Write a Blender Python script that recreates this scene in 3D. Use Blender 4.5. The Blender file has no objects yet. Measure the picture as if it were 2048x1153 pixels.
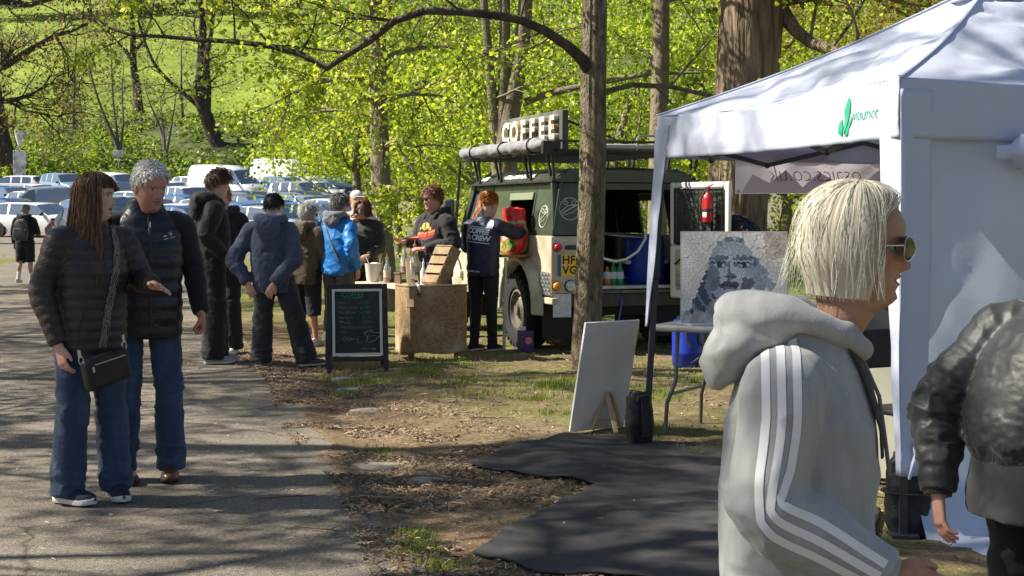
import bpy, bmesh, math, random
import numpy as np
from mathutils import Vector, Matrix, Euler

# ------------------------------------------------------------------ camera, sky, sun, exposure
SC = bpy.context.scene
F, CX, HZ, CAMZ = 2950.0, 1024.0, 432.0, 1.45      # focal length in photo pixels, centre column, horizon row, eye height
cam_d = bpy.data.cameras.new('camera'); cam = bpy.data.objects.new('camera', cam_d)
SC.collection.objects.link(cam); SC.camera = cam
cam.location = (0, 0, CAMZ); cam.rotation_euler = (math.pi / 2, 0, 0)
cam_d.sensor_width = 36.0; cam_d.lens = 36.0 * F / 2048.0
cam_d.shift_y = (HZ - 576.5) / 2048.0
cam_d.clip_start = 0.05; cam_d.clip_end = 2000
SUN_EL, SUN_T = math.radians(43), math.radians(2)   # sun: from the left, a touch behind the scene
to_sun = Vector((-math.cos(SUN_EL) * math.cos(SUN_T), math.cos(SUN_EL) * math.sin(SUN_T), math.sin(SUN_EL)))
world = bpy.data.worlds.new('World'); SC.world = world; world.use_nodes = True
wn = world.node_tree; wn.nodes.clear()
sky = wn.nodes.new('ShaderNodeTexSky'); sky.sky_type = 'NISHITA'; sky.sun_disc = False
sky.sun_elevation = SUN_EL; sky.sun_rotation = math.atan2(to_sun.x, to_sun.y)
sky.air_density = 1.0; sky.dust_density = 1.0; sky.ozone_density = 1.0
bg = wn.nodes.new('ShaderNodeBackground'); bg.inputs[1].default_value = 0.058
wo = wn.nodes.new('ShaderNodeOutputWorld')
wn.links.new(sky.outputs[0], bg.inputs[0]); wn.links.new(bg.outputs[0], wo.inputs[0])
sun_d = bpy.data.lights.new('sun', 'SUN'); sun_d.energy = 5.0; sun_d.angle = math.radians(0.55); sun_d.color = (1.0, 0.93, 0.80)
sun = bpy.data.objects.new('sun', sun_d); SC.collection.objects.link(sun)
sun.rotation_euler = (-to_sun).to_track_quat('-Z', 'Y').to_euler(); sun.location = (-20, 0, 30)
vs = SC.view_settings; vs.view_transform = 'Standard'; vs.look = 'None'; vs.gamma = 1.0; vs.exposure = 1.1; vs.use_curve_mapping = False
SC.cycles.use_denoising = True
SC.cycles.max_bounces = 6; SC.cycles.diffuse_bounces = 3; SC.cycles.transparent_max_bounces = 12

# ------------------------------------------------------------------ helpers
COL = SC.collection
PI = math.pi
rng = random.Random(7)
NR = np.random.default_rng(11)

def at(px, py, Y):
    """a point of the place that is Y metres in front of the camera"""
    return Vector(((px - CX) / F * Y, Y, CAMZ - (py - HZ) / F * Y))

def sstep(a, b, x):
    t = np.clip((x - a) / (b - a), 0, 1); return t * t * (3 - 2 * t)

def tag(o, label=None, cat=None, group=None, kind=None):
    if label: o['label'] = label
    if cat: o['category'] = cat
    if group: o['group'] = group
    if kind: o['kind'] = kind
    return o

def empty(name, loc=(0, 0, 0), rz=0.0, label=None, cat=None, group=None):
    o = bpy.data.objects.new(name, None); COL.objects.link(o)
    o.location = loc; o.rotation_euler = (0, 0, rz); o.empty_display_size = 0.1
    return tag(o, label, cat, group)

def link(name, me, mat=None, parent=None):
    o = bpy.data.objects.new(name, me); COL.objects.link(o)
    if mat is not None and not me.materials: me.materials.append(mat)
    if parent is not None: o.parent = parent
    return o

def copy_tree(o, parent=None):
    c = o.copy(); COL.objects.link(c)
    if parent is not None: c.parent = parent
    for ch in list(o.children): copy_tree(ch, c)
    return c

def np_mesh(name, V, Fc, smooth=False, col=None):
    """V (n,3), Fc: (m,k) array or list of tuples"""
    me = bpy.data.meshes.new(name)
    V = np.asarray(V, dtype=np.float32)
    if isinstance(Fc, np.ndarray):
        m, k = Fc.shape
        me.vertices.add(len(V)); me.vertices.foreach_set('co', V.ravel())
        me.loops.add(m * k); me.loops.foreach_set('vertex_index', Fc.astype(np.int32).ravel())
        me.polygons.add(m); me.polygons.foreach_set('loop_start', np.arange(0, m * k, k, dtype=np.int32))
        me.update(calc_edges=True)
    else:
        me.from_pydata([tuple(v) for v in V], [], Fc)
    if smooth: me.polygons.foreach_set('use_smooth', np.ones(len(me.polygons), dtype=bool))
    if col is not None:
        a = me.attributes.new('Col', 'FLOAT_COLOR', 'POINT')
        c = np.ones((len(V), 4), dtype=np.float32); c[:, :3] = col
        a.data.foreach_set('color', c.ravel())
    return me

class MB:
    """collects shapes and links them as ONE mesh object"""
    def __init__(s): s.v = []; s.f = []; s.sm = []
    def add(s, V, Fc, smooth=False, M=None):
        b = len(s.v)
        if M is not None: V = [M @ Vector(v) for v in V]
        s.v.extend(tuple(v) for v in V)
        s.f.extend(tuple(b + i for i in f) for f in Fc); s.sm.extend([smooth] * len(Fc))
        return s
    def box(s, c, d, rot=None, M=None):
        x, y, z = d[0] / 2, d[1] / 2, d[2] / 2
        V = [Vector(p) for p in ((-x,-y,-z),(x,-y,-z),(x,y,-z),(-x,y,-z),(-x,-y,z),(x,-y,z),(x,y,z),(-x,y,z))]
        if rot is not None:
            R = Euler(rot).to_matrix() if not isinstance(rot, Matrix) else rot
            V = [R @ v for v in V]
        V = [v + Vector(c) for v in V]
        return s.add(V, [(0,3,2,1),(4,5,6,7),(0,1,5,4),(1,2,6,5),(2,3,7,6),(3,0,4,7)], M=M)
    def bar(s, p0, p1, w, h=None, up=(0, 0, 1), M=None):
        h = h or w; p0 = Vector(p0); p1 = Vector(p1); d = (p1 - p0).normalized()
        u = Vector(up)
        if abs(d.dot(u)) > 0.98: u = Vector((0, 1, 0))
        a = d.cross(u).normalized(); b = a.cross(d).normalized()
        V = []
        for p in (p0, p1):
            for i, j in ((-1,-1),(1,-1),(1,1),(-1,1)): V.append(p + a * (w / 2 * i) + b * (h / 2 * j))
        return s.add(V, [(0,1,2,3),(7,6,5,4),(0,4,5,1),(1,5,6,2),(2,6,7,3),(3,7,4,0)], M=M)
    def tube(s, pts, r, n=8, cap=True, sq=1.0, smooth=True, M=None, closed=False):
        pts = [Vector(p) for p in pts]; m = len(pts)
        if not hasattr(r, '__len__'): r = [r] * m
        V = []; prev = None
        for i, p in enumerate(pts):
            if closed: d = pts[(i + 1) % m] - pts[i - 1]
            else: d = pts[min(i + 1, m - 1)] - pts[max(i - 1, 0)]
            d = d.normalized() if d.length > 1e-9 else Vector((0, 0, 1))
            if prev is None:
                u = Vector((0, 0, 1)) if abs(d.z) < 0.9 else Vector((0, 1, 0))
                a = d.cross(u).normalized()
            else:
                a = (prev - d * prev.dot(d))
                a = a.normalized() if a.length > 1e-6 else d.orthogonal().normalized()
            prev = a; b = d.cross(a)
            for k in range(n):
                t = 2 * PI * k / n
                V.append(p + a * (r[i] * math.cos(t)) + b * (r[i] * sq * math.sin(t)))
        Fc = []
        for i in range(m if closed else m - 1):
            j = (i + 1) % m
            for k in range(n):
                Fc.append((i*n+k, i*n+(k+1)%n, j*n+(k+1)%n, j*n+k))
        if cap and not closed: Fc.append(tuple(range(n - 1, -1, -1))); Fc.append(tuple((m-1)*n+k for k in range(n)))
        return s.add(V, Fc, smooth, M)
    def lathe(s, prof, n=20, c=(0, 0, 0), axis='z', smooth=True, M=None):
        V = []; Fc = []
        for r, z in prof:
            for k in range(n):
                t = 2 * PI * k / n; x, y = r * math.cos(t), r * math.sin(t)
                p = (x, y, z) if axis == 'z' else ((z, x, y) if axis == 'x' else (y, z, x))
                V.append((p[0] + c[0], p[1] + c[1], p[2] + c[2]))
        m = len(prof)
        for i in range(m - 1):
            for k in range(n): Fc.append((i*n+k, i*n+(k+1)%n, (i+1)*n+(k+1)%n, (i+1)*n+k))
        Fc.append(tuple(range(n - 1, -1, -1))); Fc.append(tuple((m-1)*n+k for k in range(n)))
        return s.add(V, Fc, smooth, M)
    def prism(s, poly, z0, z1, M=None, smooth=False):
        n = len(poly)
        V = [(p[0], p[1], z0) for p in poly] + [(p[0], p[1], z1) for p in poly]
        Fc = [tuple(range(n - 1, -1, -1)), tuple(range(n, 2 * n))] + [(i, (i+1)%n, n+(i+1)%n, n+i) for i in range(n)]
        return s.add(V, Fc, smooth, M)
    def ball(s, c, r, n=10, m=7, M=None):
        r = r if hasattr(r, '__len__') else (r, r, r)
        V = [(c[0], c[1], c[2] + r[2])]; Fc = []
        for i in range(1, m):
            p = PI * i / m
            for k in range(n):
                t = 2 * PI * k / n
                V.append((c[0] + r[0]*math.sin(p)*math.cos(t), c[1] + r[1]*math.sin(p)*math.sin(t), c[2] + r[2]*math.cos(p)))
        V.append((c[0], c[1], c[2] - r[2])); L = len(V) - 1
        for k in range(n): Fc.append((0, 1+k, 1+(k+1)%n)); Fc.append((L, 1+(m-2)*n+(k+1)%n, 1+(m-2)*n+k))
        for i in range(m - 2):
            for k in range(n): Fc.append((1+i*n+k, 1+(i+1)*n+k, 1+(i+1)*n+(k+1)%n, 1+i*n+(k+1)%n))
        return s.add(V, Fc, True, M)
    def loft(s, rings, closed=True, cap=True, smooth=True, M=None):
        n = len(rings[0]); V = [p for r in rings for p in r]; Fc = []
        for i in range(len(rings) - 1):
            for k in range(n if closed else n - 1): Fc.append((i*n+k, i*n+(k+1)%n, (i+1)*n+(k+1)%n, (i+1)*n+k))
        if cap and closed: Fc.append(tuple(range(n - 1, -1, -1))); Fc.append(tuple((len(rings)-1)*n+k for k in range(n)))
        return s.add(V, Fc, smooth, M)
    def mesh(s, name='m'):
        me = bpy.data.meshes.new(name); me.from_pydata(s.v, [], s.f)
        me.polygons.foreach_set('use_smooth', s.sm); me.update(); me.set_sharp_from_angle(angle=math.radians(48))
        return me
    def build(s, name, mat, parent=None, bevel=0.0, seg=2, fix=True):
        me = s.mesh(name)
        if fix:
            bm = bmesh.new(); bm.from_mesh(me); bmesh.ops.recalc_face_normals(bm, faces=bm.faces); bm.to_mesh(me); bm.free()
        o = link(name, me, mat, parent)
        if bevel:
            m = o.modifiers.new('bevel', 'BEVEL'); m.width = bevel; m.segments = seg; m.limit_method = 'ANGLE'; m.angle_limit = math.radians(40)
        return o

# ------------------------------------------------------------------ numpy value noise
def _h(i, j, k):
    n = (i * 374761393 + j * 668265263 + k * 2147483647 + 1274126177) & 0xFFFFFFFF
    n = ((n ^ (n >> 13)) * 1274126177) & 0xFFFFFFFF
    return ((n ^ (n >> 16)) & 0xFFFF) / 65535.0
def vnoise(P):
    P = np.asarray(P, dtype=np.float64); I = np.floor(P).astype(np.int64); f = P - I; f = f * f * (3 - 2 * f)
    r = 0
    for a in (0, 1):
        wa = f[:, 0] if a else 1 - f[:, 0]
        for b in (0, 1):
            wb = f[:, 1] if b else 1 - f[:, 1]
            for c in (0, 1):
                wc = f[:, 2] if c else 1 - f[:, 2]
                r = r + wa * wb * wc * _h(I[:, 0] + a, I[:, 1] + b, I[:, 2] + c)
    return r * 2 - 1
def fbm(P, o=3):
    P = np.asarray(P, dtype=np.float64); r = 0; a = 1.0
    for k in range(o): r = r + a * vnoise(P * 2 ** k + 17.3 * k); a *= 0.5
    return r

# ------------------------------------------------------------------ materials
MATS = {}
def M(name, c=(.5, .5, .5), rough=.6, metal=0, c2=None, nscale=6, ndist=(.35, .65), bump=0, bscale=40, attr=False, spec=.5,
      sheen=0, coat=0, trans=0, emit=None, stretch=None, bstretch=None, alpha=1, detail=4, rvar=0, ior=1.45):
    if name in MATS: return MATS[name]
    m = bpy.data.materials.new(name); m.use_nodes = True; MATS[name] = m
    nt = m.node_tree; N = nt.nodes; L = nt.links
    b = N['Principled BSDF']
    b.inputs['Base Color'].default_value = (*c, 1); b.inputs['Roughness'].default_value = rough; b.inputs['Metallic'].default_value = metal
    b.inputs['Specular IOR Level'].default_value = spec; b.inputs['IOR'].default_value = ior
    if sheen: b.inputs['Sheen Weight'].default_value = sheen; b.inputs['Sheen Roughness'].default_value = .5
    if coat: b.inputs['Coat Weight'].default_value = coat; b.inputs['Coat Roughness'].default_value = .05
    if trans: b.inputs['Transmission Weight'].default_value = trans
    if alpha < 1: b.inputs['Alpha'].default_value = alpha
    tc = N.new('ShaderNodeTexCoord')
    def noise(scale, det, st):
        n = N.new('ShaderNodeTexNoise'); n.inputs['Scale'].default_value = scale; n.inputs['Detail'].default_value = det
        if st:
            mp = N.new('ShaderNodeMapping'); mp.inputs['Scale'].default_value = st
            L.new(tc.outputs['Object'], mp.inputs[0]); L.new(mp.outputs[0], n.inputs[0])
        else: L.new(tc.outputs['Object'], n.inputs[0])
        return n
    src = None
    if attr:
        a = N.new('ShaderNodeAttribute'); a.attribute_name = 'Col'; src = a.outputs['Color']
    if c2 is not None:
        n = noise(nscale, detail, stretch)
        r = N.new('ShaderNodeMapRange'); r.inputs[1].default_value = ndist[0]; r.inputs[2].default_value = ndist[1]
        L.new(n.outputs[0], r.inputs[0])
        mx = N.new('ShaderNodeMix'); mx.data_type = 'RGBA'
        L.new(r.outputs[0], mx.inputs[0])
        if src is not None: L.new(src, mx.inputs[6]); mx.blend_type = 'MULTIPLY'
        else: mx.inputs[6].default_value = (*c, 1)
        mx.inputs[7].default_value = (*c2, 1); src = mx.outputs[2]
    if src is not None: L.new(src, b.inputs['Base Color'])
    if rvar:
        n = noise(nscale * 1.7, 3, stretch); r = N.new('ShaderNodeMapRange')
        r.inputs[3].default_value = rough - rvar; r.inputs[4].default_value = rough + rvar
        L.new(n.outputs[0], r.inputs[0]); L.new(r.outputs[0], b.inputs['Roughness'])
    if bump:
        n = noise(bscale, 5, bstretch or stretch); bp = N.new('ShaderNodeBump'); bp.inputs['Strength'].default_value = bump; bp.inputs['Distance'].default_value = .02
        L.new(n.outputs[0], bp.inputs['Height']); L.new(bp.outputs[0], b.inputs['Normal'])
    if emit: b.inputs['Emission Color'].default_value = (*emit, 1); b.inputs['Emission Strength'].default_value = 1
    return m

def leaf_mat(name, tint=(1, 1, 1), tr=.5):
    m = bpy.data.materials.new(name); m.use_nodes = True; nt = m.node_tree; N = nt.nodes; L = nt.links
    N.clear(); o = N.new('ShaderNodeOutputMaterial'); a = N.new('ShaderNodeAttribute'); a.attribute_name = 'Col'
    d = N.new('ShaderNodeBsdfPrincipled'); d.inputs['Roughness'].default_value = .42; d.inputs['Specular IOR Level'].default_value = .35
    t = N.new('ShaderNodeBsdfTranslucent'); mx = N.new('ShaderNodeMixShader'); mx.inputs[0].default_value = tr
    g = N.new('ShaderNodeMix'); g.data_type = 'RGBA'; g.blend_type = 'MULTIPLY'; g.inputs[0].default_value = 1
    g.inputs[7].default_value = (1.45 * tint[0], 1.4 * tint[1], .8 * tint[2], 1)
    L.new(a.outputs[0], d.inputs['Base Color']); L.new(a.outputs[0], g.inputs[6]); L.new(g.outputs[2], t.inputs[0])
    L.new(d.outputs[0], mx.inputs[1]); L.new(t.outputs[0], mx.inputs[2]); L.new(mx.outputs[0], o.inputs[0])
    return m

def text_mesh(txt, size, extrude=0.0, align='CENTER', bold=0.0, shear=0.0, res=2, space=1.0):
    cu = bpy.data.curves.new('t', 'FONT'); cu.body = txt; cu.size = size; cu.extrude = extrude; cu.align_x = align; cu.align_y = 'CENTER'
    cu.offset = bold; cu.shear = shear; cu.resolution_u = res; cu.space_character = space
    o = bpy.data.objects.new('t', cu); COL.objects.link(o)
    dg = bpy.context.evaluated_depsgraph_get()
    me = bpy.data.meshes.new_from_object(o.evaluated_get(dg))
    bpy.data.objects.remove(o); bpy.data.curves.remove(cu)
    me.materials.clear()
    return me

def text(name, txt, size, mat, parent, Mx, **k):
    me = text_mesh(txt, size, **k); me.transform(Mx); return link(name, me, mat, parent)

def frame(o, x, z):
    """matrix whose X axis is x, whose Y axis (text up) is z and whose Z axis faces out"""
    x = Vector(x).normalized(); z = Vector(z).normalized(); n = x.cross(z).normalized(); z = n.cross(x)
    return Matrix(((x.x, z.x, n.x, o[0]), (x.y, z.y, n.y, o[1]), (x.z, z.z, n.z, o[2]), (0, 0, 0, 1)))
from mathutils.bvhtree import BVHTree
def bvh_of(me): return BVHTree.FromPolygons([v.co for v in me.vertices], [tuple(p.vertices) for p in me.polygons])
def decal(name, me, Fr, bv, mat, parent, off=.004, cut=0):
    me.transform(Fr); d = -(Fr.to_3x3() @ Vector((0, 0, 1)))
    if cut:
        bm = bmesh.new(); bm.from_mesh(me); bmesh.ops.triangulate(bm, faces=bm.faces)
        for _ in range(3): bmesh.ops.subdivide_edges(bm, edges=[e for e in bm.edges if e.calc_length() > cut], cuts=1); bmesh.ops.triangulate(bm, faces=[f for f in bm.faces if len(f.verts) > 3])
        bm.to_mesh(me); bm.free()
    for v in me.vertices:
        h = bv.ray_cast(v.co - d * .3, d, .8)
        if h[0] is not None: v.co = h[0] - d * off
    me.update(); return link(name, me, mat, parent)

# ------------------------------------------------------------------ terrain
EDGE = np.array([(-2.0, .75), (2.0, .15), (4.9, -.29), (5.93, -.45), (6.81, -.61), (8.1, -.89), (10.0, -1.44), (13.0, -2.05), (15.96, -2.94), (22.7, -4.5), (33.4, -7.3), (45, -9.5), (60, -12)])
def edge_x(Y): return np.interp(Y, EDGE[:, 0], EDGE[:, 1])
def base_z(X, Y):
    X = np.asarray(X, float); Y = np.asarray(Y, float)
    z = .0005 * np.clip(Y - 32, 0, 84) ** 2
    z = z + np.clip(Y - 116, 0, 10) * .32 + np.clip(Y - 126, 0, 90) * .285 + np.clip(Y - 216, 0, 400) * .2
    return z
def ground_z(X, Y):
    X = np.asarray(X, float); Y = np.asarray(Y, float)
    z = base_z(X, Y)
    P = np.stack([X, Y, np.zeros_like(X)], -1).reshape(-1, 3)
    e = X - edge_x(Y) + (fbm(P * 1.7 + 5, 3) * .12).reshape(X.shape)
    near = 1 - sstep(24, 40, Y)
    rel = (fbm(P * .9, 3) * .022 + fbm(P * 6, 3) * .012).reshape(X.shape)
    prof = np.interp(e, [-.6, -.12, .02, .25, .6, 1.2, 2.5], [-.05, -.03, .012, -.012, .0, .03, .02])
    z = z + near * (np.where(e > -.1, rel * sstep(0, .5, e), 0) + prof)
    z = z + sstep(118, 135, Y) * (fbm(P * .06, 4) * 1.6).reshape(X.shape)
    return z
def gz(x, y): return float(ground_z(np.array([x]), np.array([y]))[0])

def nodes_of(name):
    m = bpy.data.materials.new(name); m.use_nodes = True; return m, m.node_tree.nodes, m.node_tree.links

def ground_material():
    m, N, L = nodes_of('dirt and thin grass'); b = N['Principled BSDF']; b.inputs['Roughness'].default_value = .92; b.inputs['Specular IOR Level'].default_value = .2
    tc = N.new('ShaderNodeTexCoord')
    def noise(s, d=4, off=0, st=None):
        n = N.new('ShaderNodeTexNoise'); n.inputs['Scale'].default_value = s; n.inputs['Detail'].default_value = d
        mp = N.new('ShaderNodeMapping'); mp.inputs['Location'].default_value = (off, off, 0)
        if st: mp.inputs['Scale'].default_value = st
        L.new(tc.outputs['Object'], mp.inputs[0]); L.new(mp.outputs[0], n.inputs[0]); return n.outputs[0]
    def mr(x, a, b_, lo=0, hi=1):
        r = N.new('ShaderNodeMapRange'); r.inputs[1].default_value = a; r.inputs[2].default_value = b_; r.inputs[3].default_value = lo; r.inputs[4].default_value = hi
        L.new(x, r.inputs[0]); return r.outputs[0]
    def mix(f, a, c, mode='MIX'):
        x = N.new('ShaderNodeMix'); x.data_type = 'RGBA'; x.blend_type = mode
        if isinstance(f, float): x.inputs[0].default_value = f
        else: L.new(f, x.inputs[0])
        for s, v in ((6, a), (7, c)):
            if isinstance(v, tuple): x.inputs[s].default_value = (*v, 1)
            else: L.new(v, x.inputs[s])
        return x.outputs[2]
    def math_(op, a, c):
        x = N.new('ShaderNodeMath'); x.operation = op
        for s, v in ((0, a), (1, c)):
            if isinstance(v, (int, float)): x.inputs[s].default_value = v
            else: L.new(v, x.inputs[s])
        return x.outputs[0]
    dirt = mix(mr(noise(2.2, 6), .35, .65), (.135, .09, .052), (.245, .175, .108))
    dirt = mix(mr(noise(24, 5, 3), .42, .7), dirt, (.11, .07, .04))
    dirt = mix(mr(noise(70, 3, 9), .60, .70), dirt, (.46, .37, .25))
    a = N.new('ShaderNodeAttribute'); a.attribute_name = 'Col'      # R: how much grass grows, G: far meadow, B: bank under the trees
    sp = N.new('ShaderNodeSeparateColor'); L.new(a.outputs[0], sp.inputs[0])
    gm = math_('MULTIPLY', sp.outputs[0], mr(math_('ADD', noise(1.3, 4, 21), math_('MULTIPLY', noise(9, 4, 4), .5)), .62, .86))
    grass = mix(mr(noise(14, 4, 2), .3, .7), (.10, .135, .025), (.19, .22, .05))
    near = mix(gm, dirt, grass)
    meadow = mix(mr(math_('ADD', math_('MULTIPLY', noise(.12, 6, 8), .6), math_('MULTIPLY', noise(1.1, 6, 5), .4)), .38, .62), (.13, .19, .022), (.26, .31, .045))
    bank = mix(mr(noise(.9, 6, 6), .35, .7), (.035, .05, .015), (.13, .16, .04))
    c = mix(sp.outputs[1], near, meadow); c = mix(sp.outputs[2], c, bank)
    L.new(c, b.inputs['Base Color'])
    bp = N.new('ShaderNodeBump'); bp.inputs['Strength'].default_value = .55; bp.inputs['Distance'].default_value = .03
    L.new(math_('ADD', noise(30, 6), math_('MULTIPLY', noise(120, 4), .5)), bp.inputs['Height']); L.new(bp.outputs[0], b.inputs['Normal'])
    return m

def asphalt_material():
    m, N, L = nodes_of('old tarmac'); b = N['Principled BSDF']; b.inputs['Specular IOR Level'].default_value = .3
    tc = N.new('ShaderNodeTexCoord')
    def noise(s, d=4):
        n = N.new('ShaderNodeTexNoise'); n.inputs['Scale'].default_value = s; n.inputs['Detail'].default_value = d; L.new(tc.outputs['Object'], n.inputs[0]); return n.outputs[0]
    def ramp(x, pts):
        r = N.new('ShaderNodeValToRGB'); e = r.color_ramp.elements
        while len(e) < len(pts): e.new(.5)
        for k, (p, c) in enumerate(pts): e[k].position = p; e[k].color = (*c, 1)
        L.new(x, r.inputs[0]); return r.outputs[0]
    def mul(a, c, f=1.0):
        x = N.new('ShaderNodeMix'); x.data_type = 'RGBA'; x.blend_type = 'MULTIPLY'; x.inputs[0].default_value = f
        L.new(a, x.inputs[6]); L.new(c, x.inputs[7]); return x.outputs[2]
    base = ramp(noise(1.1, 6), [(.3, (.185, .16, .132)), (.7, (.265, .232, .19))])
    vo = N.new('ShaderNodeTexVoronoi'); vo.inputs['Scale'].default_value = 130; L.new(tc.outputs['Object'], vo.inputs[0])
    st = ramp(vo.outputs['Color'], [(.2, (.62, .62, .62)), (.75, (1.05, 1.02, .98)), (.93, (1.25, 1.2, 1.1)), (1, (1.6, 1.5, 1.4))])
    c = mul(base, st); c = mul(c, ramp(noise(45, 4), [(.35, (.72, .72, .72)), (.6, (1.1, 1.1, 1.1))]))
    cr = N.new('ShaderNodeTexVoronoi'); cr.feature = 'DISTANCE_TO_EDGE'; cr.inputs['Scale'].default_value = .42
    wp = N.new('ShaderNodeMix'); wp.data_type = 'RGBA'; wp.inputs[0].default_value = .16
    nz = N.new('ShaderNodeTexNoise'); nz.inputs['Scale'].default_value = 2.5; nz.inputs['Detail'].default_value = 5
    L.new(tc.outputs['Object'], nz.inputs[0]); L.new(tc.outputs['Object'], wp.inputs[6]); L.new(nz.outputs['Color'], wp.inputs[7]); L.new(wp.outputs[2], cr.inputs[0])
    c = mul(c, ramp(cr.outputs[0], [(.0, (.45, .43, .4)), (.006, (1, 1, 1))]))
    L.new(c, b.inputs['Base Color']); b.inputs['Roughness'].default_value = .88
    bp = N.new('ShaderNodeBump'); bp.inputs['Strength'].default_value = .5; bp.inputs['Distance'].default_value = .012
    ad = N.new('ShaderNodeMath'); ad.operation = 'ADD'; L.new(vo.outputs['Distance'], ad.inputs[0]); L.new(noise(90, 4), ad.inputs[1])
    L.new(ad.outputs[0], bp.inputs['Height']); L.new(bp.outputs[0], b.inputs['Normal'])
    return m

def grid_mesh(name, xs, ys, zf, colf=None):
    X, Y = np.meshgrid(xs, ys); Z = zf(X, Y)
    V = np.stack([X, Y, Z], -1).reshape(-1, 3); nx, ny = len(xs), len(ys)
    I = np.arange(nx * ny).reshape(ny, nx)
    Fc = np.stack([I[:-1, :-1], I[:-1, 1:], I[1:, 1:], I[1:, :-1]], -1).reshape(-1, 4)
    return np_mesh(name, V, Fc, True, None if colf is None else colf(X, Y).reshape(-1, 3))

def ground_col(X, Y):
    e = X - edge_x(Y)
    P = np.stack([X, Y, 0 * X], -1).reshape(-1, 3)
    g = sstep(.4, 2.2, e) * (.55 + .45 * sstep(14.5, 18, Y)); g = np.maximum(g, sstep(18, 24, Y) * .95)
    mead = sstep(122, 130, Y + (fbm(P * .08, 3) * 7).reshape(X.shape))
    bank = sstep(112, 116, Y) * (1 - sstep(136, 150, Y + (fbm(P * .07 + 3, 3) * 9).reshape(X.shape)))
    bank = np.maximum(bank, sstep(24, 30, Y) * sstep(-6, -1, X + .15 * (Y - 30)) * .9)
    return np.stack([g, mead, bank], -1)
def spaced(*segs):
    a = [np.arange(s, e, st) for s, e, st in segs]; return np.concatenate(a)
gx = spaced((-420, -60, 24), (-60, -12, 3), (-12, -4, .4), (-4, 4.6, .045), (4.6, 12, .4), (12, 60, 3), (60, 440, 24))
gy = spaced((-60, 0, 6), (0, 4, .3), (4, 18, .045), (18, 34, .5), (34, 116, 2), (116, 230, 2.5), (230, 620, 20))
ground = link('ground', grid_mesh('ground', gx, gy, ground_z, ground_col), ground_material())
tag(ground, 'bare trodden earth with thin grass beside the path', 'ground', kind='structure')
TARMAC = asphalt_material()
def path_mesh():
    ys = spaced((-3, 4, .5), (4, 18, .12), (18, 40, .6), (40, 53, 1)); us = np.linspace(0, 1, 40) ** .6
    V = []; 
    for y in ys:
        x1 = float(edge_x(y)) + .12; x0 = -11 - .12 * max(0, y - 12)
        for u in us: V.append((x0 + (x1 - x0) * u, y, float(base_z(0, y)) + .004))
    V = np.array(V); n = len(us); I = np.arange(len(V)).reshape(len(ys), n)
    V[:, 2] += fbm(V * [.5, .5, 0], 2) * .004
    return np_mesh('path', V, np.stack([I[:-1, :-1], I[:-1, 1:], I[1:, 1:], I[1:, :-1]], -1).reshape(-1, 4), True)
path = link('path', path_mesh(), TARMAC); tag(path, 'worn grey tarmac path dappled with tree shade', 'path', kind='structure')
cp = link('car_park', grid_mesh('car_park', np.arange(-75, 31, 3.), np.arange(46.5, 113, 2.), lambda X, Y: base_z(X, Y) + .03 * sstep(46.5, 51, Y)), TARMAC)
tag(cp, 'grey tarmac car park sloping up to the bank', 'car park', kind='structure')

# black matting laid on the earth in front of the gazebo
def gpt(px, py):
    Y = F * CAMZ / (py - HZ); return ((px - CX) / F * Y, Y)
def matting():
    out = [(935, 934), (985, 917), (1050, 898), (1130, 882), (1250, 884), (1340, 890), (1450, 902), (1580, 940), (1700, 985), (1760, 1040), (1740, 1120),
           (1700, 1240), (1480, 1230), (1290, 1172), (1180, 1158), (1080, 1146), (1010, 1128), (945, 1112), (1000, 1085), (1065, 1053), (1120, 1020), (1192, 985), (1130, 973), (1060, 965), (1000, 952)]
    poly = [Vector((*gpt(*p), 0)) for p in out]
    bm = bmesh.new(); vs_ = [bm.verts.new(p) for p in poly]; f = bm.faces.new(vs_)
    bmesh.ops.subdivide_edges(bm, edges=bm.edges[:], cuts=5)
    bmesh.ops.triangulate(bm, faces=bm.faces[:])
    for _ in range(4):
        long = [e for e in bm.edges if e.calc_length() > .075]
        bmesh.ops.subdivide_edges(bm, edges=long, cuts=1); bmesh.ops.triangulate(bm, faces=[f for f in bm.faces if len(f.verts) > 3])
    P = np.array([v.co for v in bm.verts]); bd = np.array([v.is_boundary for v in bm.verts])
    P[:, :2] += np.where(bd[:, None], .006, 0) * np.stack([fbm(P * 9, 2), fbm(P * 9 + 40, 2)], -1)
    P[:, 2] = ground_z(P[:, 0], P[:, 1]) + .014 + np.maximum(0, fbm(P * [3.0, 1.2, 0], 3)) * .006 + np.where(bd, .004, 0)
    for v, p in zip(bm.verts, P): v.co = p
    me = bpy.data.meshes.new('ground_mat'); bm.to_mesh(me); bm.free()
    me.polygons.foreach_set('use_smooth', np.ones(len(me.polygons), bool))
    o = link('ground_mat', me, M('black felt matting', (.015, .0155, .018), .9, c2=(.045, .042, .04), nscale=3, detail=8, bump=.6, bscale=300, sheen=.06))
    s = o.modifiers.new('thick', 'SOLIDIFY'); s.thickness = .006; s.offset = -1
    tag(o, 'black felt matting spread over the earth in front of the gazebo', 'matting')
matting()

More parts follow.
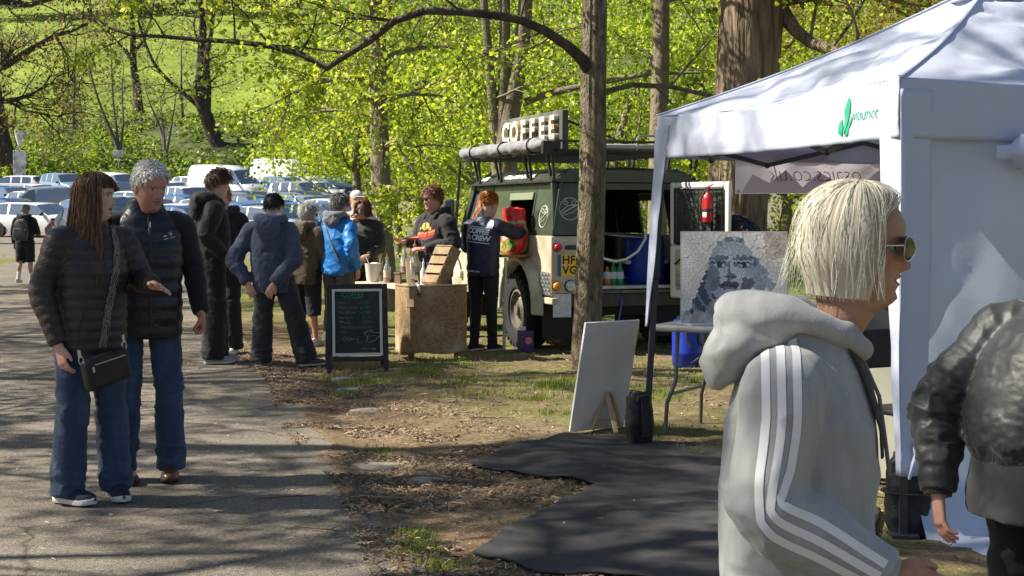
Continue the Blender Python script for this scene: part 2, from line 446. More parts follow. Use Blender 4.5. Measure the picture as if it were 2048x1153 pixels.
# ------------------------------------------------------------------ trees
def bark_material(name, c1, c2, scale=14, st=(1, 1, .16), bump=.9, moss=None):
    m, N, L = nodes_of(name); b = N['Principled BSDF']; b.inputs['Roughness'].default_value = .9; b.inputs['Specular IOR Level'].default_value = .25
    tc = N.new('ShaderNodeTexCoord'); mp = N.new('ShaderNodeMapping'); mp.inputs['Scale'].default_value = st; L.new(tc.outputs['Object'], mp.inputs[0])
    n = N.new('ShaderNodeTexNoise'); n.inputs['Scale'].default_value = scale; n.inputs['Detail'].default_value = 7; n.inputs['Distortion'].default_value = .6; L.new(mp.outputs[0], n.inputs[0])
    v = N.new('ShaderNodeTexVoronoi'); v.feature = 'DISTANCE_TO_EDGE'; v.inputs['Scale'].default_value = scale * 1.5
    wv = N.new('ShaderNodeMix'); wv.data_type = 'RGBA'; wv.inputs[0].default_value = .12; L.new(mp.outputs[0], wv.inputs[6]); L.new(n.outputs['Color'], wv.inputs[7]); L.new(wv.outputs[2], v.inputs[0])
    r = N.new('ShaderNodeValToRGB'); e = r.color_ramp.elements; e[0].position = .3; e[0].color = (*c1, 1); e[1].position = .68; e[1].color = (*c2, 1); L.new(n.outputs[0], r.inputs[0])
    col = r.outputs[0]
    if moss:
        n2 = N.new('ShaderNodeTexNoise'); n2.inputs['Scale'].default_value = 2.2; n2.inputs['Detail'].default_value = 5; L.new(tc.outputs['Object'], n2.inputs[0])
        rr = N.new('ShaderNodeMapRange'); rr.inputs[1].default_value = .48; rr.inputs[2].default_value = .72; rr.inputs[4].default_value = .75; L.new(n2.outputs[0], rr.inputs[0])
        x = N.new('ShaderNodeMix'); x.data_type = 'RGBA'; L.new(rr.outputs[0], x.inputs[0]); L.new(col, x.inputs[6]); x.inputs[7].default_value = (*moss, 1); col = x.outputs[2]
    L.new(col, b.inputs['Base Color'])
    ad = N.new('ShaderNodeMath'); ad.operation = 'MULTIPLY_ADD'; ad.inputs[1].default_value = 1.6; L.new(v.outputs[0], ad.inputs[0]); L.new(n.outputs[0], ad.inputs[2])
    bp = N.new('ShaderNodeBump'); bp.inputs['Strength'].default_value = bump; bp.inputs['Distance'].default_value = .06; L.new(ad.outputs[0], bp.inputs['Height']); L.new(bp.outputs[0], b.inputs['Normal'])
    return m
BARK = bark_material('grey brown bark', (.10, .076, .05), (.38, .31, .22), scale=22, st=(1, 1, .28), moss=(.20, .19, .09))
BARK_OLD = bark_material('furrowed bark', (.07, .05, .035), (.30, .225, .155), scale=9, st=(1, 1, .12), bump=1.0)
BARK_SMOOTH = bark_material('smooth grey bark', (.12, .10, .075), (.25, .21, .16), scale=10, st=(1, 1, .5), bump=.35, moss=(.16, .17, .08))
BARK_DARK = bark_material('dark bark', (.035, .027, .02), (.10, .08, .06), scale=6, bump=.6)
TWIG = M('twig bark', (.06, .048, .036), .9)
TWIG_GREY = M('grey twigs', (.13, .11, .095), .9)
LEAF = leaf_mat('fresh spring leaf', tr=.5)

LIME = [(.32, .41, .035), (.27, .36, .032), (.40, .46, .055), (.20, .29, .03), (.47, .52, .11)]
GREEN = [(.16, .26, .03), (.21, .31, .035), (.10, .17, .026), (.27, .35, .05)]
BRONZE = [(.24, .22, .045), (.30, .24, .06), (.20, .22, .035), (.26, .19, .05)]
DARKG = [(.09, .135, .026), (.16, .22, .035), (.23, .28, .045), (.06, .09, .022)]
BROWN = [(.17, .14, .10), (.13, .105, .08), (.20, .17, .10), (.16, .16, .06)]

def leaf_mesh(name, P, size, pal, up=.35, seed=1, kite=False, jitter=.25):
    r = np.random.default_rng(seed); P = np.asarray(P, float); n = len(P)
    size = size * r.uniform(.65, 1.35, n)
    nrm = r.normal(size=(n, 3)); nrm[:, 2] = nrm[:, 2] + up * 2; nrm /= np.linalg.norm(nrm, axis=1, keepdims=True)
    d = r.normal(size=(n, 3)); d[:, 2] -= .7; d -= nrm * (d * nrm).sum(1, keepdims=True); d /= np.linalg.norm(d, axis=1, keepdims=True)
    s = np.cross(nrm, d)
    D = d * size[:, None]; S = s * size[:, None]; U = nrm * size[:, None]
    if kite:
        V = np.stack([P - D * .5, P - S * .42 + U * .1, P + D * .55, P + S * .42 + U * .1], 1)
        I = np.arange(n)[:, None] * 4
        Fc = np.concatenate([I + [0, 1, 2], I + [0, 2, 3]]); k = 4
    else:
        V = np.stack([P - D * .5, P - S * .42 - D * .25 + U * .14, P - S * .36 + D * .22 + U * .10, P + D * .55 - U * .05, P + S * .36 + D * .22 + U * .10, P + S * .42 - D * .25 + U * .14], 1)
        I = np.arange(n)[:, None] * 6
        Fc = np.concatenate([I + [0, 1, 2, 3], I + [0, 3, 4, 5]]); k = 6
    pal = np.array(pal); c = pal[r.integers(0, len(pal), n)] * r.uniform(1 - jitter, 1 + jitter, (n, 1))
    return np_mesh(name, V.reshape(-1, 3), Fc, False, np.repeat(c, k, 0))

def rand_dir(r, d, ang):
    d = d.normalized(); o = d.orthogonal().normalized(); q = Matrix.Rotation(r.uniform(0, 2 * PI), 3, d)
    return (d * math.cos(ang) + (q @ o) * math.sin(ang)).normalized()

def grow(mb, p, d, length, rad, depth, r, tips, grav=0.0, wand=.16, kids=(5, 7), ratio=.55, sides=6, spread=(.6, 1.1), first=.25, end=.35):
    n = max(3, int(3 + length * 1.6)) if depth else 4
    pts = [Vector(p)]; d = Vector(d).normalized(); st = length / n
    for i in range(n):
        d = (d + Vector((r.gauss(0, wand), r.gauss(0, wand), r.gauss(0, wand) + grav))).normalized(); pts.append(pts[-1] + d * st)
    rr = [rad * (1 - (1 - end) * i / n) for i in range(n + 1)]
    mb.tube(pts, rr, max(3, sides), cap=False)
    if depth == 0: tips.append(pts); return
    k = r.randint(*kids)
    for j in range(k):
        t = first + (1 - first) * (j + r.random()) / k; i = min(n - 1, int(t * n)); q = pts[i].lerp(pts[i + 1], t * n - i)
        dd = rand_dir(r, pts[i + 1] - pts[i], r.uniform(*spread))
        grow(mb, q, dd, length * ratio * r.uniform(.7, 1.2), rr[i] * .5, depth - 1, r, tips, grav * 1.2, wand, kids, ratio, sides - 1, spread, first, end)
    grow(mb, pts[-1], d, length * ratio * .8, rr[-1], depth - 1, r, tips, grav, wand, kids, ratio, sides - 1, spread, first, end)

def trunk_tube(mb, pts, rad, n=20, ridge=.04, seed=0, step=.12, freq=5):
    """a bole along pts with uneven, ridged skin and a flared foot"""
    pts = [Vector(p) for p in pts]; L = [0]
    for a, b in zip(pts, pts[1:]): L.append(L[-1] + (b - a).length)
    m = max(4, int(L[-1] / step)); S = np.linspace(0, L[-1], m)
    C = np.stack([np.interp(S, L, [p[k] for p in pts]) for k in range(3)], -1); R = np.interp(S, L, rad)
    ker = np.ones(5) / 5
    if m > 12:
        for k in range(3): C[2:-2, k] = np.convolve(C[:, k], ker, 'valid')
    th = np.linspace(0, 2 * PI, n, endpoint=False)
    TT, SS = np.meshgrid(th, S)
    Q = np.stack([np.cos(TT) * freq * .6, np.sin(TT) * freq * .6, SS * .8 + seed * 7], -1).reshape(-1, 3)
    rr = R[:, None] * (1 + ridge * fbm(Q, 3).reshape(TT.shape) + ridge * .8 * fbm(Q * [3, 3, .5], 2).reshape(TT.shape))
    V = np.stack([C[:, 0:1] + rr * np.cos(TT), C[:, 1:2] + rr * np.sin(TT), np.repeat(C[:, 2:3], n, 1)], -1)
    mb.loft([list(map(tuple, ring)) for ring in V], smooth=True)

def leaf_points(tips, per, spread, r, frac=.0):
    out = []
    for pts in tips:
        for _ in range(per):
            t = (frac + (1 - frac) * r.random()) * (len(pts) - 1); i = min(len(pts) - 2, int(t)); q = pts[i].lerp(pts[i + 1], t - i)
            out.append((q.x + r.gauss(0, spread), q.y + r.gauss(0, spread), q.z + r.gauss(0, spread) - spread * .4))
    return np.array(out)

def tree(name, label, base, build, bark=None, leaf=None, pal=LIME, size=.06, per=10, spread=.05, seed=1, group=None, kite=False, cat='tree', extra=None, up=.35):
    """thing: trunk (bole and limbs), crown (leaves)"""
    r = random.Random(seed); t = empty(name, base, 0, label, cat, group)
    mb = MB(); tips = []; build(mb, tips, r)
    mb.build('trunk', bark or BARK, t, fix=False)
    P = leaf_points(tips, per, spread, r) if per else np.zeros((0, 3))
    if extra is not None: P = np.concatenate([P, extra]) if len(P) else extra
    if len(P):
        o = link('crown', leaf_mesh('crown', P, size, pal, seed=seed, kite=kite, up=up), leaf or LEAF, t); o['kind'] = 'stuff'
    return t
def loc(base, p): return Vector(p) - Vector(base)

# --- the slim tree in front of the coffee vehicle, with its long arching branch
def front_tree():
    BR = MB()
    Y = 13.7; B = Vector((at(1172, 745, Y).x, Y, 0)); B.z = gz(B.x, B.y) - .05
    def build(mb, tips, r):
        tp = [(1172, 760), (1176, 600), (1182, 450), (1187, 300), (1188, 150), (1190, 20), (1188, -120), (1180, -320), (1190, -600), (1175, -900), (1180, -1250)]
        pts = [loc(B, at(x, y, Y)) for x, y in tp]
        trunk_tube(mb, pts, [.148, .124, .120, .116, .113, .108, .104, .095, .08, .06, .03], n=40, ridge=.07, seed=1)
        br = [(1186, 152, 13.7), (1165, 120, 13.6), (1135, 92, 13.5), (1090, 62, 13.3), (1040, 40, 13.2), (985, 30, 13.1), (920, 24, 13.0), (850, 22, 13.0), (790, 42, 13.0), (740, 82, 13.0), (700, 106, 13.0), (655, 136, 13.0), (600, 108, 13.1), (540, 92, 13.2), (470, 84, 13.3), (400, 80, 13.4), (330, 74, 13.5), (260, 70, 13.6), (215, 55, 13.7), (180, 25, 13.8)]
        pts = [loc(B, at(*q)) for q in br]
        rb = np.interp(np.linspace(0, 1, len(pts)), [0, .12, .35, .6, .85, 1], [.068, .046, .036, .029, .018, .008])
        BR.tube(pts, list(rb), 8)
        # twigs off the branch
        for (i, tgt, ln, rad) in [(4, (.2, .1, 1), .9, .016), (6, (-.6, .2, .9), 1.0, .016), (8, (-.9, .2, .25), 1.6, .02), (8, (-1, -.2, -.1), 1.1, .014), (9, (-.8, .3, .6), .9, .014), (11, (-.5, .1, -.5), .3, .012), (12, (.5, .3, 1), .9, .015), (13, (-.3, .4, .9), .9, .013), (14, (-.2, .2, 1), .8, .014), (15, (.1, .4, 1), .8, .012), (16, (-.4, .2, .9), .7, .012), (17, (-.5, -.2, -.2), .5, .01), (10, (-1, .3, .3), 1.2, .014), (7, (-.3, -.3, -.4), .8, .012), (3, (-.7, .2, -.3), 1.1, .014)]:
            grow(BR, pts[i], Vector(tgt), ln, rad * .8, 1, r, tips, grav=-.02, kids=(5, 7), ratio=.5, sides=5, spread=(.4, .9))
        q = loc(B, at(1188, 190, 13.7)); grow(mb, q, (1, .3, .5), 2.2, .03, 2, r, tips, kids=(4, 5), ratio=.45, sides=5)
        for z, a in ((-250, -1), (-420, 1), (-560, -.6), (-700, .8), (-820, -1), (-950, .3), (-1100, -.4)):
            q = loc(B, at(1183, z, Y)); grow(mb, q, (a, r.uniform(-.8, .8), .6), 2.4, .045, 2, r, tips, kids=(4, 6), ratio=.5, sides=6)
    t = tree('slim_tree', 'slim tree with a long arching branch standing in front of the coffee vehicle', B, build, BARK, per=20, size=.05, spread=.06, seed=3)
    BR.build('arching_branch', BARK_DARK, t, fix=False)  # darker bark colour stands in for the branch's backlit shade
front_tree()

# --- leafy lime tree behind the queue, drooping sprays of fresh leaves
def lime_tree():
    Y = 22.0; B = Vector((at(772, 600, Y).x, Y, 0)); B.z = gz(B.x, B.y) - .05
    def build(mb, tips, r):
        pts = [loc(B, at(x, y, Y)) for x, y in [(772, 640), (770, 520), (764, 420), (760, 300), (758, 200), (756, 100), (752, 0), (748, -150), (752, -400), (745, -700)]]
        trunk_tube(mb, pts, [.175, .15, .145, .14, .135, .125, .115, .10, .08, .04], n=20, ridge=.06, seed=2)
        for (z, dx, dy, dz, ln) in [(300, .9, -.6, .35, 2.2), (240, -.9, .3, .45, 2.8), (210, .8, .5, .4, 2.4), (180, -1, -.7, .5, 3.0), (150, .5, -1, .5, 2.4), (120, 1, -.2, .5, 2.4), (80, -.8, .8, .5, 2.8), (40, .9, -.6, .6, 2.6), (0, -1, -.2, .6, 3.0), (-60, .7, .7, .6, 2.6), (-120, -.6, -.8, .7, 2.8), (-200, .9, .1, .7, 2.4), (-280, -.9, .4, .8, 2.5), (380, .7, -.8, .15, 1.5), (260, .1, -1, .3, 2.0)]:
            q = loc(B, at(760, z, Y)); grow(mb, q, (dx, dy, dz), ln * (.58 if dx < 0 else .7), .045, 2, r, tips, grav=-.10, wand=.14, kids=(6, 8), ratio=.52, sides=6, spread=(.5, 1.0))
    tree('lime_tree', 'lime tree with drooping sprays of fresh yellow green leaves behind the queue', B, build, BARK_SMOOTH, per=11, size=.056, spread=.065, seed=5)
lime_tree()

# --- stems behind the COFFEE sign
def stems_tree():
    Y = 25.5; B = Vector((at(1020, 600, Y).x, Y, gz(at(1020, 600, Y).x, Y) - .05))
    def build(mb, tips, r):
        for path, r0, r1 in [([(1012, 610), (1014, 420), (1010, 300), (1020, 230), (1040, 120), (1050, 30), (1056, -120), (1060, -500), (1050, -900)], .25, .05),
                             ([(1008, 610), (1006, 420), (1004, 280), (1008, 160), (1010, 40), (1012, -150), (1020, -500), (1005, -850)], .16, .04),
                             ([(1004, 610), (1000, 400), (990, 260), (982, 160), (972, 60), (962, -80), (950, -400), (940, -700)], .13, .03)]:
            pts = [loc(B, at(x, y, Y)) for x, y in path]; trunk_tube(mb, pts, list(np.linspace(r0, r1, len(pts))), n=18, ridge=.05, seed=r0 * 10)
            for k in range(5):
                z = r.uniform(-650, 0); i = np.interp(-z, [-p[1] for p in path], [p[0] for p in path])
                grow(mb, loc(B, at(i, z, Y)), (r.uniform(-1, 1), r.uniform(-1, .6), .5), 2.2, .05, 2, r, tips, grav=-.05, kids=(4, 6), ratio=.5, sides=6)
        q = loc(B, at(1050, 205, Y)); mb.tube([q, loc(B, at(1090, 190, Y)), loc(B, at(1140, 178, Y - .3)), loc(B, at(1230, 160, Y - .6)), loc(B, at(1300, 148, Y - 1)), loc(B, at(1400, 146, Y - 1))], [.07, .06, .055, .045, .035, .02], 8)
        for px, z in ((1000, 260), (1060, 100), (1030, 330), (985, 200)):
            grow(mb, loc(B, at(px, z, Y)), (r.choice((-1, 1)), -.8, .3), 1.5, .03, 1, r, tips, grav=-.06, kids=(5, 7), ratio=.5, sides=5)
    tree('three_stemmed_tree', 'tree with three smooth stems rising behind the coffee sign', B, build, BARK_SMOOTH, pal=LIME + GREEN, per=9, size=.09, spread=.09, seed=8)
stems_tree()

def pole_tree():
    Y = 24.0; B = Vector((at(1320, 600, Y).x, Y, gz(at(1320, 600, Y).x, Y) - .05))
    def build(mb, tips, r):
        pts = [loc(B, at(x, y, Y)) for x, y in [(1312, 630), (1316, 400), (1318, 250), (1322, 120), (1324, 0), (1322, -200), (1330, -500), (1320, -800)]]
        trunk_tube(mb, pts, [.17, .15, .145, .135, .125, .11, .08, .04], n=18, ridge=.05, seed=4)
        for k in range(10):
            z = r.uniform(-600, 60); grow(mb, loc(B, at(1322, z, Y)), (r.uniform(-1, 1), r.uniform(-1, 1), .5), 2.2, .04, 2, r, tips, grav=-.05, kids=(4, 6), ratio=.5, sides=6)
        grow(mb, loc(B, at(1322, 190, Y)), (.8, -.2, .7), 2.0, .03, 1, r, tips, kids=(5, 6), ratio=.5, sides=5)
    tree('straight_tree', 'straight grey trunked tree between the slim tree and the gazebo', B, build, BARK_SMOOTH, pal=GREEN + LIME, per=9, size=.09, spread=.09, seed=9)
pole_tree()

def old_tree():
    Y = 22.5; B = Vector((at(1475, 600, Y).x, Y, gz(at(1475, 600, Y).x, Y) - .05))
    def build(mb, tips, r):
        pts = [loc(B, at(x, y, Y)) for x, y in [(1466, 660), (1468, 600), (1470, 500), (1474, 400), (1480, 300), (1490, 200), (1498, 100), (1504, 0), (1508, -150), (1515, -400), (1510, -800)]]
        trunk_tube(mb, pts, [.62, .52, .47, .46, .465, .475, .48, .48, .47, .42, .2], n=64, ridge=.035, seed=6, step=.1, freq=9)
        br = [(1560, 20, 22.5), (1590, 60, 22.3), (1620, 85, 22.1), (1660, 100, 21.8), (1720, 118, 21.5), (1790, 150, 21.0), (1850, 170, 20.5)]
        mb.tube([loc(B, at(*q)) for q in br], [.14, .11, .09, .08, .06, .04, .02], 8)
        for i in (2, 3, 4, 5): grow(mb, loc(B, at(*br[i])), (r.uniform(-.3, 1), r.uniform(-.6, .6), r.choice((-.3, .7, .9))), 1.8, .03, 2, r, tips, kids=(4, 6), ratio=.5, sides=5)
        for (z, dx) in ((0, 1), (-60, -1), (-120, .6), (-220, -.8), (-330, 1), (-430, -.6), (-520, .4)):
            grow(mb, loc(B, at(1510 + 50 * dx, z, Y)), (dx, r.uniform(-.7, .5), .45), 3.6, .12, 2, r, tips, grav=-.03, kids=(5, 7), ratio=.5, sides=7)
    tree('old_oak_tree', 'massive old tree with furrowed bark behind the gazebo', B, build, BARK_OLD, pal=BRONZE + LIME[:2], per=9, size=.085, spread=.09, seed=12)
old_tree()

# --- leafy trees that close off the view behind the vehicle and the gazebo
def crown_cloud(r, c, rad, clumps, per, cs):
    out = []
    for _ in range(clumps):
        while True:
            v = r.uniform(-1, 1, 3)
            if .25 < np.linalg.norm(v) < 1: break
        q = np.array(c) + v * rad; out.append(q + r.normal(size=(per, 3)) * cs * r.uniform(.6, 1.4) * [1, 1, .6])
    return np.concatenate(out)
BG = [(690, 37, 2.2, 6.5, LIME), (850, 38, 3.4, 8.5, GREEN), (940, 31, 2.4, 5.2, LIME), (1090, 36, 3.4, 8.5, GREEN), (1230, 33, 3.0, 7.5, LIME), (1390, 37, 3.4, 8.5, GREEN), (1580, 33, 3.2, 7.0, LIME), (1660, 40, 4.0, 10, BRONZE), (1830, 34, 3.6, 8.5, BRONZE), (2010, 42, 4.4, 10, GREEN), (800, 47, 3.4, 10, GREEN), (1000, 48, 4.6, 12, BRONZE), (1300, 49, 4.6, 12, LIME), (1520, 52, 5, 12.5, GREEN), (2150, 36, 4.4, 9.5, GREEN)]
BGL = ['leafy tree whose low crown closes the gap left of the lime tree', 'leafy green tree behind the man in the printed hoodie', 'low bushy tree just left of the coffee sign', 'bright green tree right behind the coffee sign', 'bright leafy tree between the slim and the straight trunk', 'green tree crown behind the roof rack and tent corner', 'pale green tree right of the furrowed trunk', 'bronze leaved tree above the gazebo roof, nearest the furrowed trunk', 'bronze leaved tree above the gazebo ridge', 'green tree behind the gazebo peak', 'tall green tree far behind the lime tree', 'tall bronze tree far behind the three stems', 'tall lime coloured tree far behind the straight trunk', 'tall green tree far behind the furrowed trunk', 'green tree at the right end behind the gazebo']
for k, (px, Y, w, h, pal) in enumerate(BG):
    x = at(px, 0, Y).x; B = Vector((x, Y, gz(x, Y) - .05)); r2 = np.random.default_rng(100 + k)
    ex = crown_cloud(r2, (0, 0, h * .52), (w, w * .8, h * .5), int(90 + w * 15), 78, .32)
    ex = ex[ex[:, 2] > (2.5 if px < 930 else .25)]
    def build(mb, tips, r, h=h, w=w):
        pts = [Vector((r.gauss(0, .12) * i, r.gauss(0, .12) * i, h * .8 * i / 6)) for i in range(7)]
        trunk_tube(mb, pts, list(np.linspace(.16, .04, 7)), n=10, ridge=.05, seed=k)
        for j in range(9):
            i = r.randint(1, 5); grow(mb, pts[i], (r.uniform(-1, 1), r.uniform(-1, 1), .6), w * .8, .045, 1, r, tips, kids=(4, 6), ratio=.5, sides=5)
    tree('leafy_tree', BGL[k], B, build, BARK_SMOOTH, pal=pal, per=9, size=.09, spread=.16, seed=40 + k, group='leafy trees behind the stalls', extra=ex, kite=True, up=.25)

# --- trees on the hillside beyond the car park, hardly in leaf
def bare(px, py, Y, spec, label, name='bare_tree', bark=BARK_DARK, seed=1, pal=BROWN, per=5, size=.2, spread=.25, depth=3, kids=(4, 6), leafy=True):
    B = at(px, py, Y); B.z = gz(B.x, B.y) - .2
    def build(mb, tips, r):
        for path, r0, r1 in spec:
            pts = [loc(B, at(x, y, Y)) for x, y in path]; pts = [p + Vector((0, r.gauss(0, .15) * i, 0)) for i, p in enumerate(pts)]
            trunk_tube(mb, pts, list(np.linspace(r0, r1, len(pts))), n=12, ridge=.06, seed=seed, step=.5)
            m = len(pts)
            for i in range(m // 3, m):
                for _ in range(2):
                    d = (pts[i] - pts[i - 1]).normalized(); grow(mb, pts[i], rand_dir(r, d, r.uniform(.5, 1.0)), (3.2 if r0 > .2 else 1.8), max(.03, r1 * .6), depth - 1, r, tips, kids=kids, ratio=.6, sides=5, wand=.2)
    tree(name, label, B, build, bark, pal=pal, per=per if leafy else 0, size=size, spread=spread, seed=seed, kite=True, group='trees on the hillside')
bare(440, 308, 128, [([(446, 318), (430, 280), (412, 230), (398, 190), (402, 140), (398, 90), (405, 40), (400, -30)], .75, .22), ([(410, 225), (385, 200), (362, 185), (335, 160), (312, 135), (290, 95), (280, 40)], .35, .10), ([(412, 225), (418, 180), (414, 120), (425, 60), (430, -20)], .4, .12)],
     'stout dark leaning tree forking on the bank above the white van', seed=21, pal=LIME + BROWN, per=2)
bare(276, 243, 143, [([(282, 250), (276, 215), (268, 170), (264, 125), (266, 80), (262, 30), (255, -40)], .55, .15), ([(265, 120), (245, 95), (222, 70), (205, 30)], .22, .06), ([(266, 110), (288, 80), (300, 40), (310, 0)], .22, .06)],
     'straight dark tree standing on the sunny meadow', seed=22, per=2)
bare(243, 332, 123, [([(246, 335), (240, 305), (230, 280), (212, 240), (196, 190), (180, 130), (172, 90)], .22, .04), ([(238, 300), (232, 260), (226, 200), (222, 140), (218, 80)], .14, .03), ([(240, 300), (246, 250), (240, 190), (248, 130)], .12, .03)],
     'many stemmed bare shrub on the bank above the long haired woman', name='bare_shrub', seed=23, bark=TWIG_GREY, per=1, depth=2)
bare(336, 342, 121, [([(338, 345), (332, 315), (325, 285), (312, 250), (300, 215), (285, 180)], .22, .04), ([(332, 310), (340, 270), (345, 225), (352, 190)], .14, .03), ([(330, 300), (326, 250), (318, 200)], .12, .03)],
     'many stemmed bare shrub on the bank above the grey haired man', name='bare_shrub', seed=24, bark=TWIG_GREY, per=1, depth=2)
bare(365, 262, 138, [([(366, 268), (364, 235), (362, 200), (364, 150), (360, 90)], .22, .06)], 'slender pale stem on the meadow left of the leaning tree', name='slender_tree', seed=25, bark=TWIG_GREY, per=1)
bare(148, 280, 136, [([(149, 285), (147, 240), (148, 190), (145, 130), (148, 60)], .2, .05)], 'slender pale stem standing alone at the left of the meadow', name='slender_tree', seed=26, bark=TWIG_GREY, per=1)
bare(585, 258, 135, [([(588, 262), (578, 235), (568, 205), (560, 170), (548, 130), (540, 80)], .4, .1), ([(570, 205), (582, 170), (590, 120)], .2, .06)], 'dark leaning tree half hidden by lime leaves', seed=27, pal=LIME, per=3)
bare(12, 348, 117, [([(20, 356), (10, 320), (2, 280), (-8, 220), (-20, 150), (-40, 60)], 1.0, .5)], 'thick dark trunk at the left end of the car park', name='thick_tree', seed=28, per=3)
# overhanging bare limbs at the upper left, from an oak outside the picture
def left_oak():
    Y = 58.0; B = at(-420, 470, Y); B.z = gz(B.x, B.y) - .2
    def build(mb, tips, r):
        pts = [loc(B, at(x, y, Y)) for x, y in [(-420, 480), (-410, 300), (-400, 100), (-390, -150), (-400, -500)]]
        trunk_tube(mb, pts, [.7, .55, .5, .45, .2], n=14, ridge=.05, step=.5)
        for br, r0 in [([(-400, 250), (-200, 190), (-60, 150), (10, 132), (60, 100), (110, 72), (150, 60), (190, 40)], .26), ([(-400, 280), (-150, 240), (-40, 205), (30, 200), (60, 190), (95, 172)], .2), ([(-20, 205), (20, 205), (50, 222), (100, 230)], .08), ([(110, 72), (125, 95), (145, 125)], .07),
                       ([(-390, 0), (-200, -20), (-40, 0), (60, 10), (130, -10), (200, -60)], .25), ([(-390, -80), (-150, -90), (0, -60), (120, -70), (240, -100)], .25)]:
            p = [loc(B, at(x, y, Y)) for x, y in br]; mb.tube(p, list(np.linspace(r0, .03, len(p))), 7)
            for q, q2 in zip(p[1:], p[2:] + [p[-1] * 2 - p[-2]]):
                for _ in range(3): grow(mb, q.lerp(q2, r.random()), rand_dir(r, (q2 - q).normalized(), r.uniform(.4, 1.1)), 1.9, .035, 2, r, tips, kids=(4, 6), ratio=.55, sides=4, wand=.28, grav=.03)
    tree('spreading_oak', 'spreading oak whose bare twiggy limbs reach in at the upper left', B, build, BARK_DARK, pal=BRONZE + BROWN, per=2, size=.11, spread=.1, seed=31, kite=True)
left_oak()
# woods along the crest of the hill
r2 = np.random.default_rng(5); CREST = []
for k in range(22):
    x = -88 + k * 6.6 + r2.uniform(-2, 2); y = 214 + r2.uniform(-8, 10); CREST.append(crown_cloud(r2, (x, y, gz(x, y) + 6.5), (4.5, 3, 6.5), 70, 14, .7))
cr = link('far_woodland', leaf_mesh('far_woodland', np.concatenate(CREST), .55, BROWN + [(.14, .16, .05)], seed=6, kite=True), LEAF)
tag(cr, 'grey brown woodland along the crest of the hill', 'woodland', kind='stuff')
# brambles and nettles on the bank behind the cars
n = 52000; X = r2.uniform(-62, 14, n); Yb = 113.5 + np.abs(r2.normal(size=n)) * 17
keep = (fbm(np.stack([X * .22, Yb * .22, 0 * X], -1), 3) > -.25 - 0.4 * (Yb < 118)); X, Yb = X[keep], Yb[keep]
hgt = r2.uniform(0, 1, len(X)) ** 1.5 * (1.5 * (1 - sstep(116, 140, Yb)) + .3)
Z = ground_z(X, Yb) + hgt
un = link('undergrowth', leaf_mesh('undergrowth', np.stack([X, Yb, Z], -1), .30, DARKG + GREEN[:2], seed=9, kite=True, up=.5), LEAF)
tag(un, 'green bramble undergrowth covering the bank behind the cars', 'undergrowth', kind='stuff')
n = 26000; X = r2.uniform(-16, 22, n); Yb = r2.uniform(27, 60, n)
keep = (X > -.045 * Yb) & (fbm(np.stack([X * .5, Yb * .5, 0 * X], -1), 2) > -.2); X, Yb = X[keep], Yb[keep]
Z = ground_z(X, Yb) + r2.uniform(0, 1, len(X)) ** 1.6 * .7
un = link('ground_cover', leaf_mesh('ground_cover', np.stack([X, Yb, Z], -1), .11, DARKG + GREEN, seed=19, kite=True, up=.5), LEAF)
tag(un, 'low green ground cover under the trees behind the vehicle', 'ground cover', kind='stuff')

# --- trees left of the picture that throw the dappled shade on the path
for k, (x, y, h) in enumerate([(-8.4, 6.4, 15), (-10.5, 9.4, 16.5), (-8.8, 3.4, 10.5), (-12.5, 13.2, 15), (-14.5, 18.0, 13), (-15.5, 23.5, 14), (-17.5, 29, 14)]):
    B = Vector((x, y, base_z(x, y)))
    def build(mb, tips, r, h=h):
        pts = [Vector((r.gauss(0, .1) * i, r.gauss(0, .1) * i, h * .85 * i / 7)) for i in range(8)]
        trunk_tube(mb, pts, list(np.linspace(.22, .05, 8)), n=12, ridge=.05, seed=k)
        for j in range(23):
            t = r.uniform(2.2, 6.9); i = int(t); q = pts[i].lerp(pts[min(7, i + 1)], t - i)
            grow(mb, q, (r.uniform(-1, 1), r.uniform(-1, 1), r.uniform(.2, .7)), 3.1 - t * .22, .06, 2, r, tips, kids=(5, 6), ratio=.52, sides=5, grav=-.02)
    tree('shade_tree', ['tree just left of the view shading the couple', 'tree left of the view shading the middle of the path', 'tree left of the view shading the near path', 'tree left of the view beside the queue', 'tree left of the view level with the lime tree', 'tree left of the view beside the walker', 'tree left of the view just before the car park'][k], B, build, BARK_SMOOTH, pal=LIME, per=9, size=.085, spread=.12, seed=70 + k, kite=True, group='trees shading the path')

# ------------------------------------------------------------------ cars in the car park
GLASS_CAR = M('car glass', (.05, .075, .11), .03, spec=.9, coat=.8, ior=2.0)  # sky reflection partly painted in as the bluish base colour
RUBBER = M('tyre rubber', (.018, .018, .02), .85, bump=.3, bscale=60)
ALLOY = M('alloy wheel', (.45, .46, .48), .3, .8)
BLACKP = M('black plastic', (.02, .02, .022), .5)
LAMP = M('headlamp glass', (.75, .78, .8), .12, coat=.5)
TAIL = M('tail lamp red', (.35, .01, .012), .2, coat=.5)
PLATEW = M('white number plate', (.75, .75, .7), .4)
PLATEY = M('yellow number plate', (.78, .53, .03), .42)
PAINT = {n: M('car paint ' + n, c, r, mt, coat=.9, spec=.5) for n, c, r, mt in [('white', (.74, .76, .78), .28, 0), ('silver', (.42, .45, .48), .3, .55), ('grey', (.13, .14, .155), .3, .5), ('black', (.012, .013, .016), .25, 0), ('dark blue', (.02, .045, .14), .25, .3), ('blue', (.05, .16, .42), .25, .3), ('pale blue', (.25, .36, .5), .28, .4), ('red', (.35, .02, .02), .28, 0)]}

